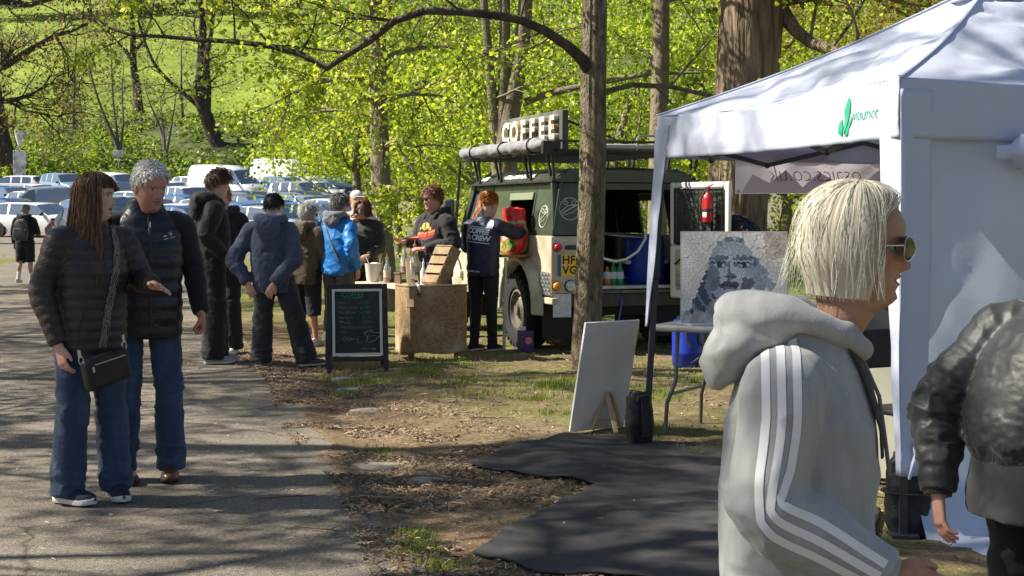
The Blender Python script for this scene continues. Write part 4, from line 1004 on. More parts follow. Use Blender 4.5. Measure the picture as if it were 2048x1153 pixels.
# rolled awning along the near side
ar = []
for i in range(40):
    x = -.03 + i * 2.75 / 39; sag = .012 * math.sin(i * 1.9) + .006 * math.sin(i * 4.7)
    e = .55 if i in (0, 39) else (.9 if i in (1, 38) else 1)
    ar.append([(x, .93 + (.078 + .006 * math.sin(3 * t + i * .8)) * e * math.cos(t), 2.165 + sag * .5 + (.068 + .008 * math.sin(2 * t + i * 1.3)) * e * math.sin(t)) for t in np.linspace(0, 2 * PI, 16, endpoint=False)])
MB().loft(ar).build('rolled_awning', CANVASG, van)
for x in (.3, 1.2, 2.2): MB().tube([(x, .93 + .088 * math.cos(t), 2.165 + .08 * math.sin(t)) for t in np.linspace(0, 2 * PI, 14, endpoint=False)], .009, 4, closed=True).build('awning_strap', BLACKM, van)
vb((-.06, .88, 2.13), (.06, .2, .14)).build('awning_bracket', BLACKM, van, bevel=.01)
# sign board with raised letters
sg = vb((.97, .68, 2.31), (1.86, .07, .44)).build('sign_board', SIGNB, van, bevel=.005)
for k, ch in enumerate('COFFEE'):
    text('letter', ch, .33, LETTER, sg, frame((1.72 - k * .285 - .07, .742, 2.345), (-1, 0, 0), (0, 0, 1)), extrude=.025, bold=.012)
MB().tube([(.1, .63, 2.42), (.1, -.2, 2.13)], .014, 6).build('sign_stay', BLACKM, van)
MB().tube([(1.8, .63, 2.42), (1.8, -.2, 2.13)], .014, 6).build('sign_stay', BLACKM, van)
# the open rear door, hinged on the right
dr = link('rear_door', vb((0, .39, 1.12), (.05, .78, 1.12)).mesh(), CREAM, van)
def dbuild():
    dr.location = (-.03, -.50, 0); dr.rotation_euler = (0, 0, math.radians(115))
    me = dr.data; bm = bmesh.new()
    # frame of the door: four members round the window and a lower panel (inner face is +X)
    mb = MB()
    mb.box((0, .39, .84), (.05, .78, .56)); mb.box((0, .035, 1.45), (.05, .07, .66)); mb.box((0, .745, 1.45), (.05, .07, .66)); mb.box((0, .39, 1.745), (.05, .64, .07))
    m2 = mb.mesh(); dr.data = m2; m2.materials.append(WHITEP)
    b = dr.modifiers.new('bevel', 'BEVEL'); b.width = .02; b.segments = 2
    vb((-.005, .39, 1.42), (.008, .66, .6)).build('door_window', M('door glass', (.25, .3, .3), .08, spec=.8, trans=.8), dr)
    g = MB()
    for i in range(11): g.bar((.035, .09 + i * .06, 1.15), (.035, .09 + i * .06, 1.70), .006)
    for i in range(10): g.bar((.038, .08, 1.16 + i * .058), (.038, .70, 1.16 + i * .058), .006)
    g.build('window_guard', BLACKM, dr)['kind'] = 'stuff'
    MB().tube([(.04, .08, 1.14), (.04, .70, 1.14), (.04, .70, 1.71), (.04, .08, 1.71)], .012, 6, closed=True).build('guard_frame', BLACKM, dr)
    vb((.035, .39, .86), (.02, .6, .42)).build('inner_panel', CREAM_DIRTY, dr, bevel=.01)
    for z, y in ((.75, .2), (.95, .52), (.7, .6)): vb((.055, y, z), (.025, .16, .1)).build('latch_plate', GALV, dr, bevel=.01)
    MB().tube([(.06, .1, .92), (.08, .2, .98), (.08, .5, .98), (.06, .6, .92)], .011, 6).build('pull_handle', BLACKM, dr)
    MB().tube([(.05, .38, 1.6), (.09, .36, 1.4), (.07, .34, 1.2), (.09, .42, 1.05)], .008, 6).build('cable', BLACKM, dr)
    # fire extinguisher in its bracket
    ex = MB().lathe([(.0, 1.36), (.05, 1.365), (.055, 1.38), (.055, 1.60), (.045, 1.635), (.02, 1.655), (.018, 1.68)], 18, c=(.095, .56, 0)).build('fire_extinguisher', M('extinguisher red', (.55, .012, .015), .3, coat=.4), dr)
    vb((.10, .56, 1.70), (.03, .05, .035)).build('valve', BLACKM, ex); MB().bar((.1, .55, 1.72), (.1, .63, 1.75), .012).build('lever', M('extinguisher red'), ex)
    MB().tube([(.1, .53, 1.69), (.12, .49, 1.6), (.12, .48, 1.45), (.11, .50, 1.38)], .01, 6).build('hose', BLACKM, ex)
    MB().lathe([(.058, 1.47), (.058, 1.50)], 18, c=(.095, .56, 0)).build('strap', BLACKM, ex); vb((.15, .56, 1.44), (.002, .05, .05)).build('label_plate', WHITEP, ex)
    vb((.06, .56, 1.3), (.05, .05, .14)).build('bracket', BLACKM, dr)
    w = van_wheel(0, 0, False, dr, 0); w.location = (-.2, .60, 1.03); w.rotation_euler = (0, 0, PI / 2); w.name = 'spare_wheel'
dbuild()
# --- load bay: counter, hose, barrel, bottles
vb((1.15, .45, .93), (1.5, .5, .04)).build('counter', M('worktop', (.12, .10, .08), .6), van, bevel=.005); vb((.5, -.35, .93), (.5, .5, .04)).build('shelf', M('pale shelf', (.5, .46, .34), .6), van, bevel=.005)
for x, z in ((.7, 1.02), (1.0, 1.02), (1.3, 1.02)): vb((x, .42, z), (.16, .2, .14)).build('bay_box', M('bay box brown', (.10, .055, .03), .7), van, bevel=.01)
MB().lathe([(.0, .67), (.21, .67), (.22, .69), (.22, 1.17), (.2, 1.21), (.0, 1.22)], 24, c=(.34, -.36, 0)).build('bay_barrel', BLUEB, van)
MB().tube([(.06, .40, 1.62), (.04, .36, 1.3), (.03, .32, 1.08), (.02, .25, .98), (.02, .12, .95), (.02, 0, .97), (.03, -.14, 1.05), (.06, -.24, 1.18), (.12, -.28, 1.27)], .014, 8).build('white_hose', WHITEP, van)
MB().tube([(.03, .05, .7), (-.04, .08, .5), (-.05, .12, .3), (-.02, .16, .15)], .008, 6).build('blue_hose', M('blue hose', (.03, .12, .5), .4), van)
vb((.12, .33, 1.53), (.1, .16, .28)).build('wall_box', M('off white box', (.55, .56, .52), .5), van, bevel=.015); vb((.11, .24, 1.56), (.04, .05, .3)).build('blue_roll', M('blue hose'), van)
for k, (y, c, h) in enumerate(((.06, (.02, .22, .05), .26), (.13, (.55, .22, .05), .2), (-.02, (.03, .3, .12), .24))):
    b = MB().lathe([(.0, 0), (.04, 0), (.042, .02), (.042, h * .62), (.018, h * .82), (.016, h)], 14, c=(.22, y, .69)).build('bay_bottle', M('bay bottle %d' % k, c, .25, coat=.4), van)
    MB().lathe([(.043, .07), (.043, .14)], 14, c=(.22, y, .69)).build('label_band', WHITEP, b)
vb((.3, .0, 1.23), (.5, .5, .004), rot=(.06, -.1, .3)).build('loose_sheet', M('clear plastic sheet', (.55, .55, .52), .3), van)
# --- fold-down shelf with its prop, on the near side
sh = vb((.95, HW + .16, 1.00), (.74, .34, .03)).build('fold_down_shelf', WOODO, van, bevel=.004)
MB().tube([(.62, HW + .29, 0.0), (.62, HW + .27, .98)], .018, 8).build('shelf_prop', M('white prop tube', (.6, .6, .57), .45), van)

# ------------------------------------------------------------------ things standing on the shelf and on the ground round the vehicle
VM = Matrix.Translation(VLOC) @ Matrix.Rotation(VANG, 4, 'Z')
def vw(x, y, z): return VM @ Vector((x, y, z))
SPOT = dict(a=(1.24, HW + .1), b=(1.13, HW + .2), c=(1.20, HW + .26))
for k, (x, y, r, h, lb) in enumerate([(1.24, HW + .08, .045, .13, 'steel milk jug farthest back on the orange shelf'), (1.15, HW + .22, .05, .12, 'steel milk jug in the middle of the orange shelf'), (1.02, HW + .25, .042, .10, 'small steel jug nearest the bag on the orange shelf')]):
    t = empty('milk_jug', vw(x, y, 1.015), VANG, lb, 'jug', 'jugs on the shelf')
    MB().lathe([(0, 0), (r, 0), (r * 1.05, .02), (r * .85, h * .7), (r * .9, h), (r * .84, h), (r * .8, h * .7), (0, h * .6)], 18).build('bowl', STEEL, t)
    MB().tube([(0, r * .9, h * .9), (0, r * 1.6, h * .85), (0, r * 1.6, h * .3), (0, r, h * .2)], .006, 6).build('handle', STEEL, t)
for k, (x, y, lb) in enumerate([(1.05, HW + .08, 'white cup stack with black lids at the back of the shelf'), (.96, HW + .06, 'white cup stack with black lids beside the red bag')]):
    t = empty('cup_stack', vw(x, y, 1.015), 0, lb, 'cups', 'cup stacks')
    MB().lathe([(0, 0), (.03, 0), (.042, .10), (.044, .30), (.042, .31), (0, .31)], 16).build('cups', M('white paper cup', (.75, .74, .70), .6), t)
    MB().lathe([(.046, .31), (.046, .325), (.038, .335), (0, .335)], 16).build('lid', BLACKP, t)
    MB().lathe([(.046, .34), (.048, .37), (.03, .38), (0, .38)], 16).build('top_cup', M('white paper cup'), t)
def shopping_bag():
    t = empty('shopping_bag', vw(.75, HW + .13, 1.015), VANG, 'see-through red shopping bag packed with green packets on the shelf', 'bag')
    th = np.linspace(0, 2 * PI, 40, endpoint=False); Z = np.linspace(0, .46, 26); V = []; C = []
    for i, z in enumerate(Z):
        f = np.interp(z, [0, .03, .15, .3, .40, .46], [.6, .95, 1.05, .9, .85, .9])
        for a in th: V.append((.19 * f * math.cos(a), .13 * f * math.sin(a), z * 1.08))
    V = np.array(V); n = fbm(V * 9, 3); V[:, :2] *= (1 + .16 * n)[:, None]; V[:, 2] += fbm(V * 7 + 9, 2) * .015
    q = vnoise(V * 10 + 3); red = np.array([.62, .02, .025]); C = np.where((q > -.15)[:, None], np.array([.36, .45, .12]), red); C = np.where((q < -.35)[:, None], np.array([.6, .42, .36]), C)
    C = np.where(((V[:, 2] > .36) | (np.abs(V[:, 0]) > .15))[:, None], red, C); C = np.where((vnoise(V * 16) > .4)[:, None] & (V[:, 2] < .15)[:, None], np.array([.10, .32, .05]), C)
    m = len(th); I = np.arange(len(V)).reshape(len(Z), m); Fc = np.stack([I[:-1], np.roll(I[:-1], -1, 1), np.roll(I[1:], -1, 1), I[1:]], -1).reshape(-1, 4)
    o = link('sack', np_mesh('sack', V, Fc, True, C), M('printed plastic film', (1, 1, 1), .3, attr=True, coat=.3, bump=.3, bscale=30), t)
    MB().tube([(.1, .02, .44), (.07, .05, .50), (0, .06, .49), (-.06, .05, .51), (-.1, .02, .44)], .016, 6, sq=.3).build('handle', M('red film', (.6, .015, .02), .35), t)
shopping_bag()
p = vw(.42, HW + .12, 0); t = empty('purple_carton', (p.x, p.y, gz(p.x, p.y)), VANG, 'purple carton with an orange disc standing behind the rear wheel', 'carton')
MB().box((0, 0, .11), (.18, .12, .22)).build('box', M('purple card', (.07, .025, .16), .55), t, bevel=.004); MB().lathe([(.04, 0), (.04, .003), (0, .0035)], 16, c=(-.0915, 0, .12), axis='x', M=Matrix.Rotation(PI, 4, 'Z') @ Matrix.Translation((.183, 0, 0))).build('disc_print', M('orange print', (.6, .2, .1), .6), t)
MB().box((0, -.0612, .12), (.07, .002, .07), rot=(0, .78, 0)).build('disc_print', M('orange print'), t); MB().box((.02, .02, .24), (.05, .05, .045)).build('cap', WHITEP, t, bevel=.006)
p = at(1375, 735, 14.1); t = empty('blue_barrel', (p.x, p.y, gz(p.x, p.y)), .3, 'blue plastic barrel with black straps standing behind the folding table', 'barrel')
MB().lathe([(0, 0), (.135, 0), (.148, .02), (.148, .12), (.152, .13), (.148, .14), (.148, .40), (.135, .44), (.1, .455), (0, .455)], 28).build('drum', BLUEB, t)
MB().lathe([(.10, .455), (.10, .475), (0, .478)], 24).build('lid', M('dark lid', (.02, .02, .025), .4), t)
for a in (-2.0, -1.2): MB().tube([(.12 * math.cos(a), .12 * math.sin(a), .46), (.155 * math.cos(a), .155 * math.sin(a), .42), (.155 * math.cos(a), .155 * math.sin(a), .25), (.17 * math.cos(a + .2), .17 * math.sin(a + .2), .2)], .014, 6, sq=.3).build('strap', BLACKM, t)

# ------------------------------------------------------------------ white gazebo
def fabric_material(name, c, tr=.35, rough=.55):
    m, N, L = nodes_of(name); b = N['Principled BSDF']; b.inputs['Base Color'].default_value = (*c, 1); b.inputs['Roughness'].default_value = rough; b.inputs['Sheen Weight'].default_value = .1
    o = N['Material Output']; t = N.new('ShaderNodeBsdfTranslucent'); t.inputs[0].default_value = (*c, 1); x = N.new('ShaderNodeMixShader'); x.inputs[0].default_value = tr
    tc = N.new('ShaderNodeTexCoord'); n = N.new('ShaderNodeTexNoise'); n.inputs['Scale'].default_value = 2.2; n.inputs['Detail'].default_value = 5; n.inputs['Distortion'].default_value = .5; L.new(tc.outputs['Object'], n.inputs[0])
    bp = N.new('ShaderNodeBump'); bp.inputs['Strength'].default_value = .3; bp.inputs['Distance'].default_value = .05; L.new(n.outputs[0], bp.inputs['Height']); L.new(bp.outputs[0], b.inputs['Normal']); L.new(bp.outputs[0], t.inputs['Normal'])
    L.new(b.outputs[0], x.inputs[1]); L.new(t.outputs[0], x.inputs[2]); L.new(x.outputs[0], o.inputs[0]); return m
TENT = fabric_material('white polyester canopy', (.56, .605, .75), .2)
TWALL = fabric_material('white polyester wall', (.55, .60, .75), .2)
cN = Vector((1.71, 6.50, 0)); cL = Vector((.86, 9.34, 0)); Rv = Vector((2.84, .85, 0)); cF = cN + Rv; cB = cL + Rv
EAVE, VAL = 2.06, .27
ctr = (cN + cB) / 2; APEX = Vector((ctr.x, ctr.y, 2.78))
gaz = empty('gazebo', (ctr.x, ctr.y, 0), 0, 'white pop-up gazebo with open left side and a small green logo', 'gazebo')
O = Vector((ctr.x, ctr.y, 0))
TOPS = {'N': cN + Vector((0, 0, EAVE)), 'L': cL + Vector((.06, 0, EAVE + .02)), 'B': cB + Vector((0, 0, EAVE)), 'F': cF + Vector((0, 0, EAVE))}
def sheet(name, fn, nu, nv, mat, parent, th=.0, wr=.012, freq=(3, 3, 3), seed=0, edge=False):
    U, W = np.meshgrid(np.linspace(0, 1, nu), np.linspace(0, 1, nv)); V = np.array([fn(u, w) for u, w in zip(U.ravel(), W.ravel())])
    I = np.arange(nu * nv).reshape(nv, nu); Fc = np.stack([I[:-1, :-1], I[:-1, 1:], I[1:, 1:], I[1:, :-1]], -1).reshape(-1, 4)
    n = np.cross(V[nu - 1] - V[0], V[-1] - V[0]); n /= np.linalg.norm(n)
    a = np.abs(fbm(V * freq + seed, 3)) - .3
    k = 1.0 if edge else np.minimum(1, 6 * np.minimum(np.minimum(U, 1 - U), np.minimum(W, 1 - W)).ravel())
    V = V + n * (a * wr * k)[:, None]
    o = link(name, np_mesh(name, V - np.array(O), Fc, True), mat, parent)
    if th: s = o.modifiers.new('t', 'SOLIDIFY'); s.thickness = th
    return o
def hip(a, b, seed):
    A, B_ = TOPS[a], TOPS[b]
    def fn(u, w):
        p = A.lerp(B_, u).lerp(APEX, w); sag = -.10 * math.sin(PI * w) * (1 - .5 * abs(2 * u - 1)) - .035 * math.sin(PI * u) * (1 - w); return (p.x, p.y, p.z + sag)
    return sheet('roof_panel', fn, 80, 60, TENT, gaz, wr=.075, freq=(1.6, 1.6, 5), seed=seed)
for a, b, s in (('L', 'N', 1), ('N', 'F', 2), ('F', 'B', 3), ('B', 'L', 4)):
    hip(a, b, s)
    A, B_ = TOPS[a], TOPS[b]
    nrm = (B_ - A).cross(Vector((0, 0, 1))).normalized()
    def fn(u, w, A=A, B_=B_, nrm=nrm):
        p = A.lerp(B_, u); return (p.x + nrm.x * .012 * math.sin(9 * u) * w, p.y + nrm.y * .012 * math.sin(9 * u) * w, p.z + .004 - .035 * math.sin(PI * u) * (1 - w) - w * (VAL + .012 * math.sin(PI * u)))
    vo_ = sheet('valance', fn, 90, 14, TENT, gaz, th=.003, wr=.014, freq=(2.4, 2.4, 5), seed=s * 5, edge=True)
    if a == 'L': left_val = vo_
# seam along the near hip and the apex cap
for a in 'LNFB':
    A = TOPS[a]; pts = [A.lerp(APEX, w) + Vector((0, 0, .006 - .05 * math.sin(PI * w))) - O for w in np.linspace(0, 1, 16)]
    MB().tube(pts, .012, 6, sq=.5).build('hip_seam', TENT, gaz)
MB().lathe([(.22, 2.66), (.16, 2.72), (.05, 2.84), (.02, 2.86)], 14).build('apex_cap', TENT, gaz)
POLE = M('dark grey pole', (.06, .065, .075), .4, .4)
FEET = {'N': cN, 'L': Vector((.80, 9.34, 0)), 'B': cB, 'F': cF}
for a in 'LNFB':
    f = FEET[a]; tp = TOPS[a]; z = gz(f.x, f.y); inn = (O - f).normalized() * .05
    MB().bar(Vector((f.x, f.y, z)) + inn - O, Vector((tp.x, tp.y, tp.z - .05)) + inn - O, .038, .038, up=(0, 1, 0)).build('leg', POLE, gaz, bevel=.004)
    MB().box(Vector((f.x, f.y, z + .008)) + inn - O, (.12, .12, .012)).build('foot_plate', POLE, gaz)
    MB().box(Vector((f.x, f.y, 0)).lerp(tp, .52) + inn - O, (.05, .05, .07)).build('height_lock', BLACKM, gaz, bevel=.006)
def strip(a, d, w0, w1, zt, zb, seed, name='leg_curtain', flare=0):
    f, tp = FEET[a], TOPS[a]
    def fn(u, w):
        z = zt + (zb - zt) * w; k = (z) / tp.z; p = f.lerp(Vector((tp.x, tp.y, 0)), k); wid = (w0 + (w1 - w0) * w) * u
        q = p + d * wid; return (q.x, q.y, z)
    return sheet(name, fn, 12, 50, TENT, gaz, th=.002, wr=.02, freq=(6, 6, 1.2), seed=seed, edge=True)
dLN = (cN - cL).normalized(); dNF = Rv.normalized()
strip('L', dLN, .21, .04, EAVE - .05, .75, 21); strip('L', dNF, .10, .02, EAVE - .05, .75, 22)
strip('N', -dLN, .17, .04, EAVE - .05, .30, 23); strip('N', dNF, .16, .14, EAVE - .05, .30, 24)
# near side wall
def wall(u, w):
    p = cN + Rv * (.035 + u * .965) + Vector((0, .03, 0)); z = max(.03, EAVE - .22 + (.0 - EAVE + .22) * min(1, w / .86)) + .01 * math.sin(9 * u) * (w > .86); q = p + Vector((-.3, .95, 0)) * (.03 * math.sin(7 * u + 2 * w) * w - .5 * max(0, (w - .72) / .28) ** 1.5)
    return (q.x + (-.05 * (1 - w) if False else 0), q.y, z)
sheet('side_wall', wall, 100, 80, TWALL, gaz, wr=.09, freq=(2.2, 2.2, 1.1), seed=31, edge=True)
# a gathered flap tied at the corner, and the rolled fold under the valance
knot = cN + Rv * .03 + Vector((.0, -.03, .42)) - O
MB().ball(knot, (.03, .03, .05)).tube([knot, knot + Vector((-.03, -.02, -.06)), knot + Vector((-.05, -.01, -.13))], [.018, .014, .006], 6).build('tie_knot', TENT, gaz)
def fold(u, w):
    p = cN + Rv * (.14 + u * .86) + Vector((.02, -.06, 0)); a = w * PI * 1.3; z = 1.73 - .05 * u
    e = 1 if u > .05 else .4
    return (p.x + .02, p.y - .06 * math.sin(a) * e, z + .085 * math.cos(a) * e + .01 * math.sin(20 * u))
sheet('rolled_flap', fold, 60, 12, TWALL, gaz, wr=.04, freq=(5, 5, 5), seed=41, edge=True)
# scissor truss under the eaves
for A, B_ in ((TOPS['L'], TOPS['N']), (TOPS['N'], TOPS['F']), (TOPS['F'], TOPS['B']), (TOPS['B'], TOPS['L'])):
    z0 = Vector((0, 0, -.10)); q = [A.lerp(B_, t) + Vector((0, 0, z)) + (O - A.lerp(B_, t)) * Vector((1, 1, 0)) * .03 - O for t, z in ((0, -.14), (.25, -.30), (.5, -.14), (.75, -.30), (1, -.14))]
    q = [Vector((v.x, v.y, v.z)) for v in q]
    for i in range(4): MB().bar(q[i], q[i + 1], .014, .028).build('truss_bar', POLE, gaz)
    for i in (1, 3): MB().ball(q[i], .02).build('truss_joint', BLACKM, gaz)
# logo and its lettering on the left valance
tdir = (cN - cL).normalized(); nout = Vector((-tdir.y, tdir.x, 0)); nout = nout if nout.x < 0 else -nout
lo = cN - tdir * .385 + Vector((0, 0, 1.925)) + nout * .034 - O
LOGO = M('green logo print', (.02, .30, .16), .6)
Fr = frame(lo, tdir, (0, 0, 1)); vbv = bvh_of(left_val.data)
for q in ([(-.15, -.085), (-.115, -.10), (-.105, -.06), (-.12, -.015), (-.145, -.035)], [(-.10, -.10), (-.07, -.06), (-.05, .055), (-.075, .085), (-.11, .02), (-.095, -.03)], [(-.09, -.105), (-.06, -.095), (-.03, -.03), (-.035, .0), (-.06, -.05)]):
    me = MB().add([(x, y, 0) for x, y in q], [tuple(range(len(q)))]).mesh(); decal('logo_leaf', me, Fr, vbv, LOGO, gaz, .008, .04)
decal('logo_lettering', text_mesh('vounot', .085, bold=-.0005), Fr @ Matrix.Translation((.09, -.005, 0)), vbv, LOGO, gaz, .008, .04)

# banner hung along the back of the gazebo, seen from behind
BAN = fabric_material('lilac banner cloth', (.80, .70, .80), .7)
bdir = Rv.normalized(); b0 = cL + bdir * .60 + Vector((0, -.02, 0)); ban = empty('banner', b0 + Vector((0, 0, 1.85)), 0, 'lilac pink banner with mirrored script lettering hung at the back of the gazebo', 'banner')
O_keep = O; O = b0 + Vector((0, 0, 1.85))
def bf(u, w): p = b0 + bdir * (2.0 * u) + Vector((0, .02 * math.sin(8 * u) * w, 0)); return (p.x, p.y, 1.87 - .28 * w - .02 * u + .01 * math.sin(5 * u))
sheet('cloth', bf, 60, 16, BAN, ban, wr=.02, freq=(3, 3, 3), seed=51, edge=True)
def bq(u, w, off): return Vector(bf(u, w)) + Vector((.29, -.95, 0)) * off - O
for q in ([(.02, .98), (.06, .55), (.12, .75), (.18, .45), (.24, .85), (.3, .5), (.36, .7), (.40, .98)], [(.42, .98), (.5, .5), (.58, .1), (.62, .5), (.7, .6), (.78, .4), (.84, .98)]):
    MB().add([bq(u, w, .010) for u, w in q], [tuple(range(len(q)))]).build('pale_print', M('pale pink print', (.80, .66, .74), .7), ban)
INK = M('dark lilac lettering', (.16, .11, .15), .8)
for tx, u, sz in (('osaics.co.uk', .29, .15), ('lun', .83, .14)):
    text('script_lettering', tx, sz, INK, ban, frame(bq(u, .55, .018), -Rv.normalized(), (0, 0, 1)) , shear=.25, bold=-.003, space=.95)
MB().lathe([(.006, 0), (.014, .001), (.014, .004), (.006, .005)], 10, c=tuple(bq(.01, .94, .006)), axis='y').build('eyelet', STEEL, ban)
O = O_keep

# black weight bag on the left leg
wb = empty('weight_bag', (.80, 9.26, gz(.8, 9.26)), .4, 'black weight bag strapped round the foot of the gazebo leg', 'bag')
def bag_mesh(w, d, h, wr, seed, n=28, m=22, taper=.9):
    V = []
    for i in range(m):
        z = h * i / (m - 1); f = (.86 + .14 * math.sin(PI * min(1, i / (m - 1) * 1.2))) * (1 if i < m - 2 else .8)
        for k in range(n):
            a = 2 * PI * k / n; c, s = math.cos(a), math.sin(a); V.append((w / 2 * f * math.copysign(abs(c) ** .55, c), d / 2 * f * math.copysign(abs(s) ** .55, s), z))
    V = np.array(V); V[:, :2] *= (1 + wr * fbm(V * 14 + seed, 3))[:, None]; V[:, 2] += (V[:, 2] > h * .8) * fbm(V * 10 + seed, 2) * .03
    I = np.arange(len(V)).reshape(m, n); Fc = [tuple(r) for r in np.stack([I[:-1], np.roll(I[:-1], -1, 1), np.roll(I[1:], -1, 1), I[1:]], -1).reshape(-1, 4)] + [tuple(I[-1]), tuple(I[0][::-1])]
    me = np_mesh('bag', V, Fc, False); me.polygons.foreach_set('use_smooth', np.ones(len(me.polygons), bool)); return me
NYLON = M('black nylon', (.016, .016, .018), .5, bump=.3, bscale=40)
link('sack', bag_mesh(.17, .14, .34, .10, 3), NYLON, wb)
MB().box((0, -.08, .2), (.05, .012, .26)).build('strap', M('black webbing', (.03, .03, .032), .7), wb); MB().box((-.03, -.085, .31), (.06, .02, .03)).build('buckle', BLACKP, wb)
wb2 = empty('weight_bag', (1.78, 6.62, gz(1.78, 6.62)), 0, 'black weight bag at the near corner leg beside the walking woman', 'bag')
link('sack', bag_mesh(.2, .17, .36, .10, 8), NYLON, wb2); MB().tube([(.115 * math.cos(t), .1 * math.sin(t), .2) for t in np.linspace(0, 2 * PI, 20, endpoint=False)], .012, 6, sq=.4, closed=True).build('strap', M('black webbing'), wb2)

# folding table on the left side of the gazebo
def folding_table(name, label, C, yaw, L, W, H, mat):
    t = empty(name, (C[0], C[1], gz(C[0], C[1])), yaw, label, 'table')
    MB().box((0, 0, H - .022), (L, W, .044)).build('table_top', mat, t, bevel=.018, seg=3)
    lm = M('grey table legs', (.16, .165, .17), .4, .5)
    for s in (-1, 1):
        for q in (-1, 1):
            x = s * (L / 2 - .14); y = q * (W / 2 - .07)
            MB().tube([(x, y * .8, H - .04), (x, y * .86, H * .72), (x + s * .0, y * .92, H * .5), (x + s * .05, y * 1.02, H * .3), (x + s * .06, y * 1.05, .02)], .0145, 8).build('leg', lm, t)
        x = s * (L / 2 - .14); MB().tube([(x + s * .03, -W / 2 + .07, H * .38), (x + s * .03, W / 2 - .07, H * .38)], .011, 8).build('crossbar', lm, t)
        MB().tube([(x, 0, H * .62), (s * L * .12, 0, H - .04)], .009, 6).build('brace', lm, t)
    return t
PLAST = M('grey plastic table top', (.48, .47, .45), .5, c2=(.40, .39, .37), nscale=12, bump=.12, bscale=200)
tang = math.atan2(-.50, .86)
folding_table('folding_table', 'grey plastic folding table under the mosaic portrait', (1.62, 9.62), tang, 1.25, .70, .735, PLAST)
for k, (x, y, a, lb) in enumerate(((1.22, 9.62, .4, 'white leaflet pile at the left end of the portrait table'), (1.42, 9.44, .1, 'white leaflet under the front edge of the portrait'), (1.9, 9.2, .5, 'white paper sheet on the portrait table behind the hood'))):
    t = MB().box((x, y, .739 + gz(1.62, 9.62) + .004 * k), (.21, .15, .006), rot=(0, 0, a)).build('leaflet', M('white paper', (.75, .75, .78), .7), None); tag(t, lb, 'leaflet', 'leaflets on the table')
t = MB().box((1.30, 9.78, .742 + gz(1.62, 9.62)), (.3, .2, .012), rot=(0, 0, .3)).build('dark_folder', BLACKP, None, bevel=.003); tag(t, 'thin black folder lying behind the leaflets', 'folder')

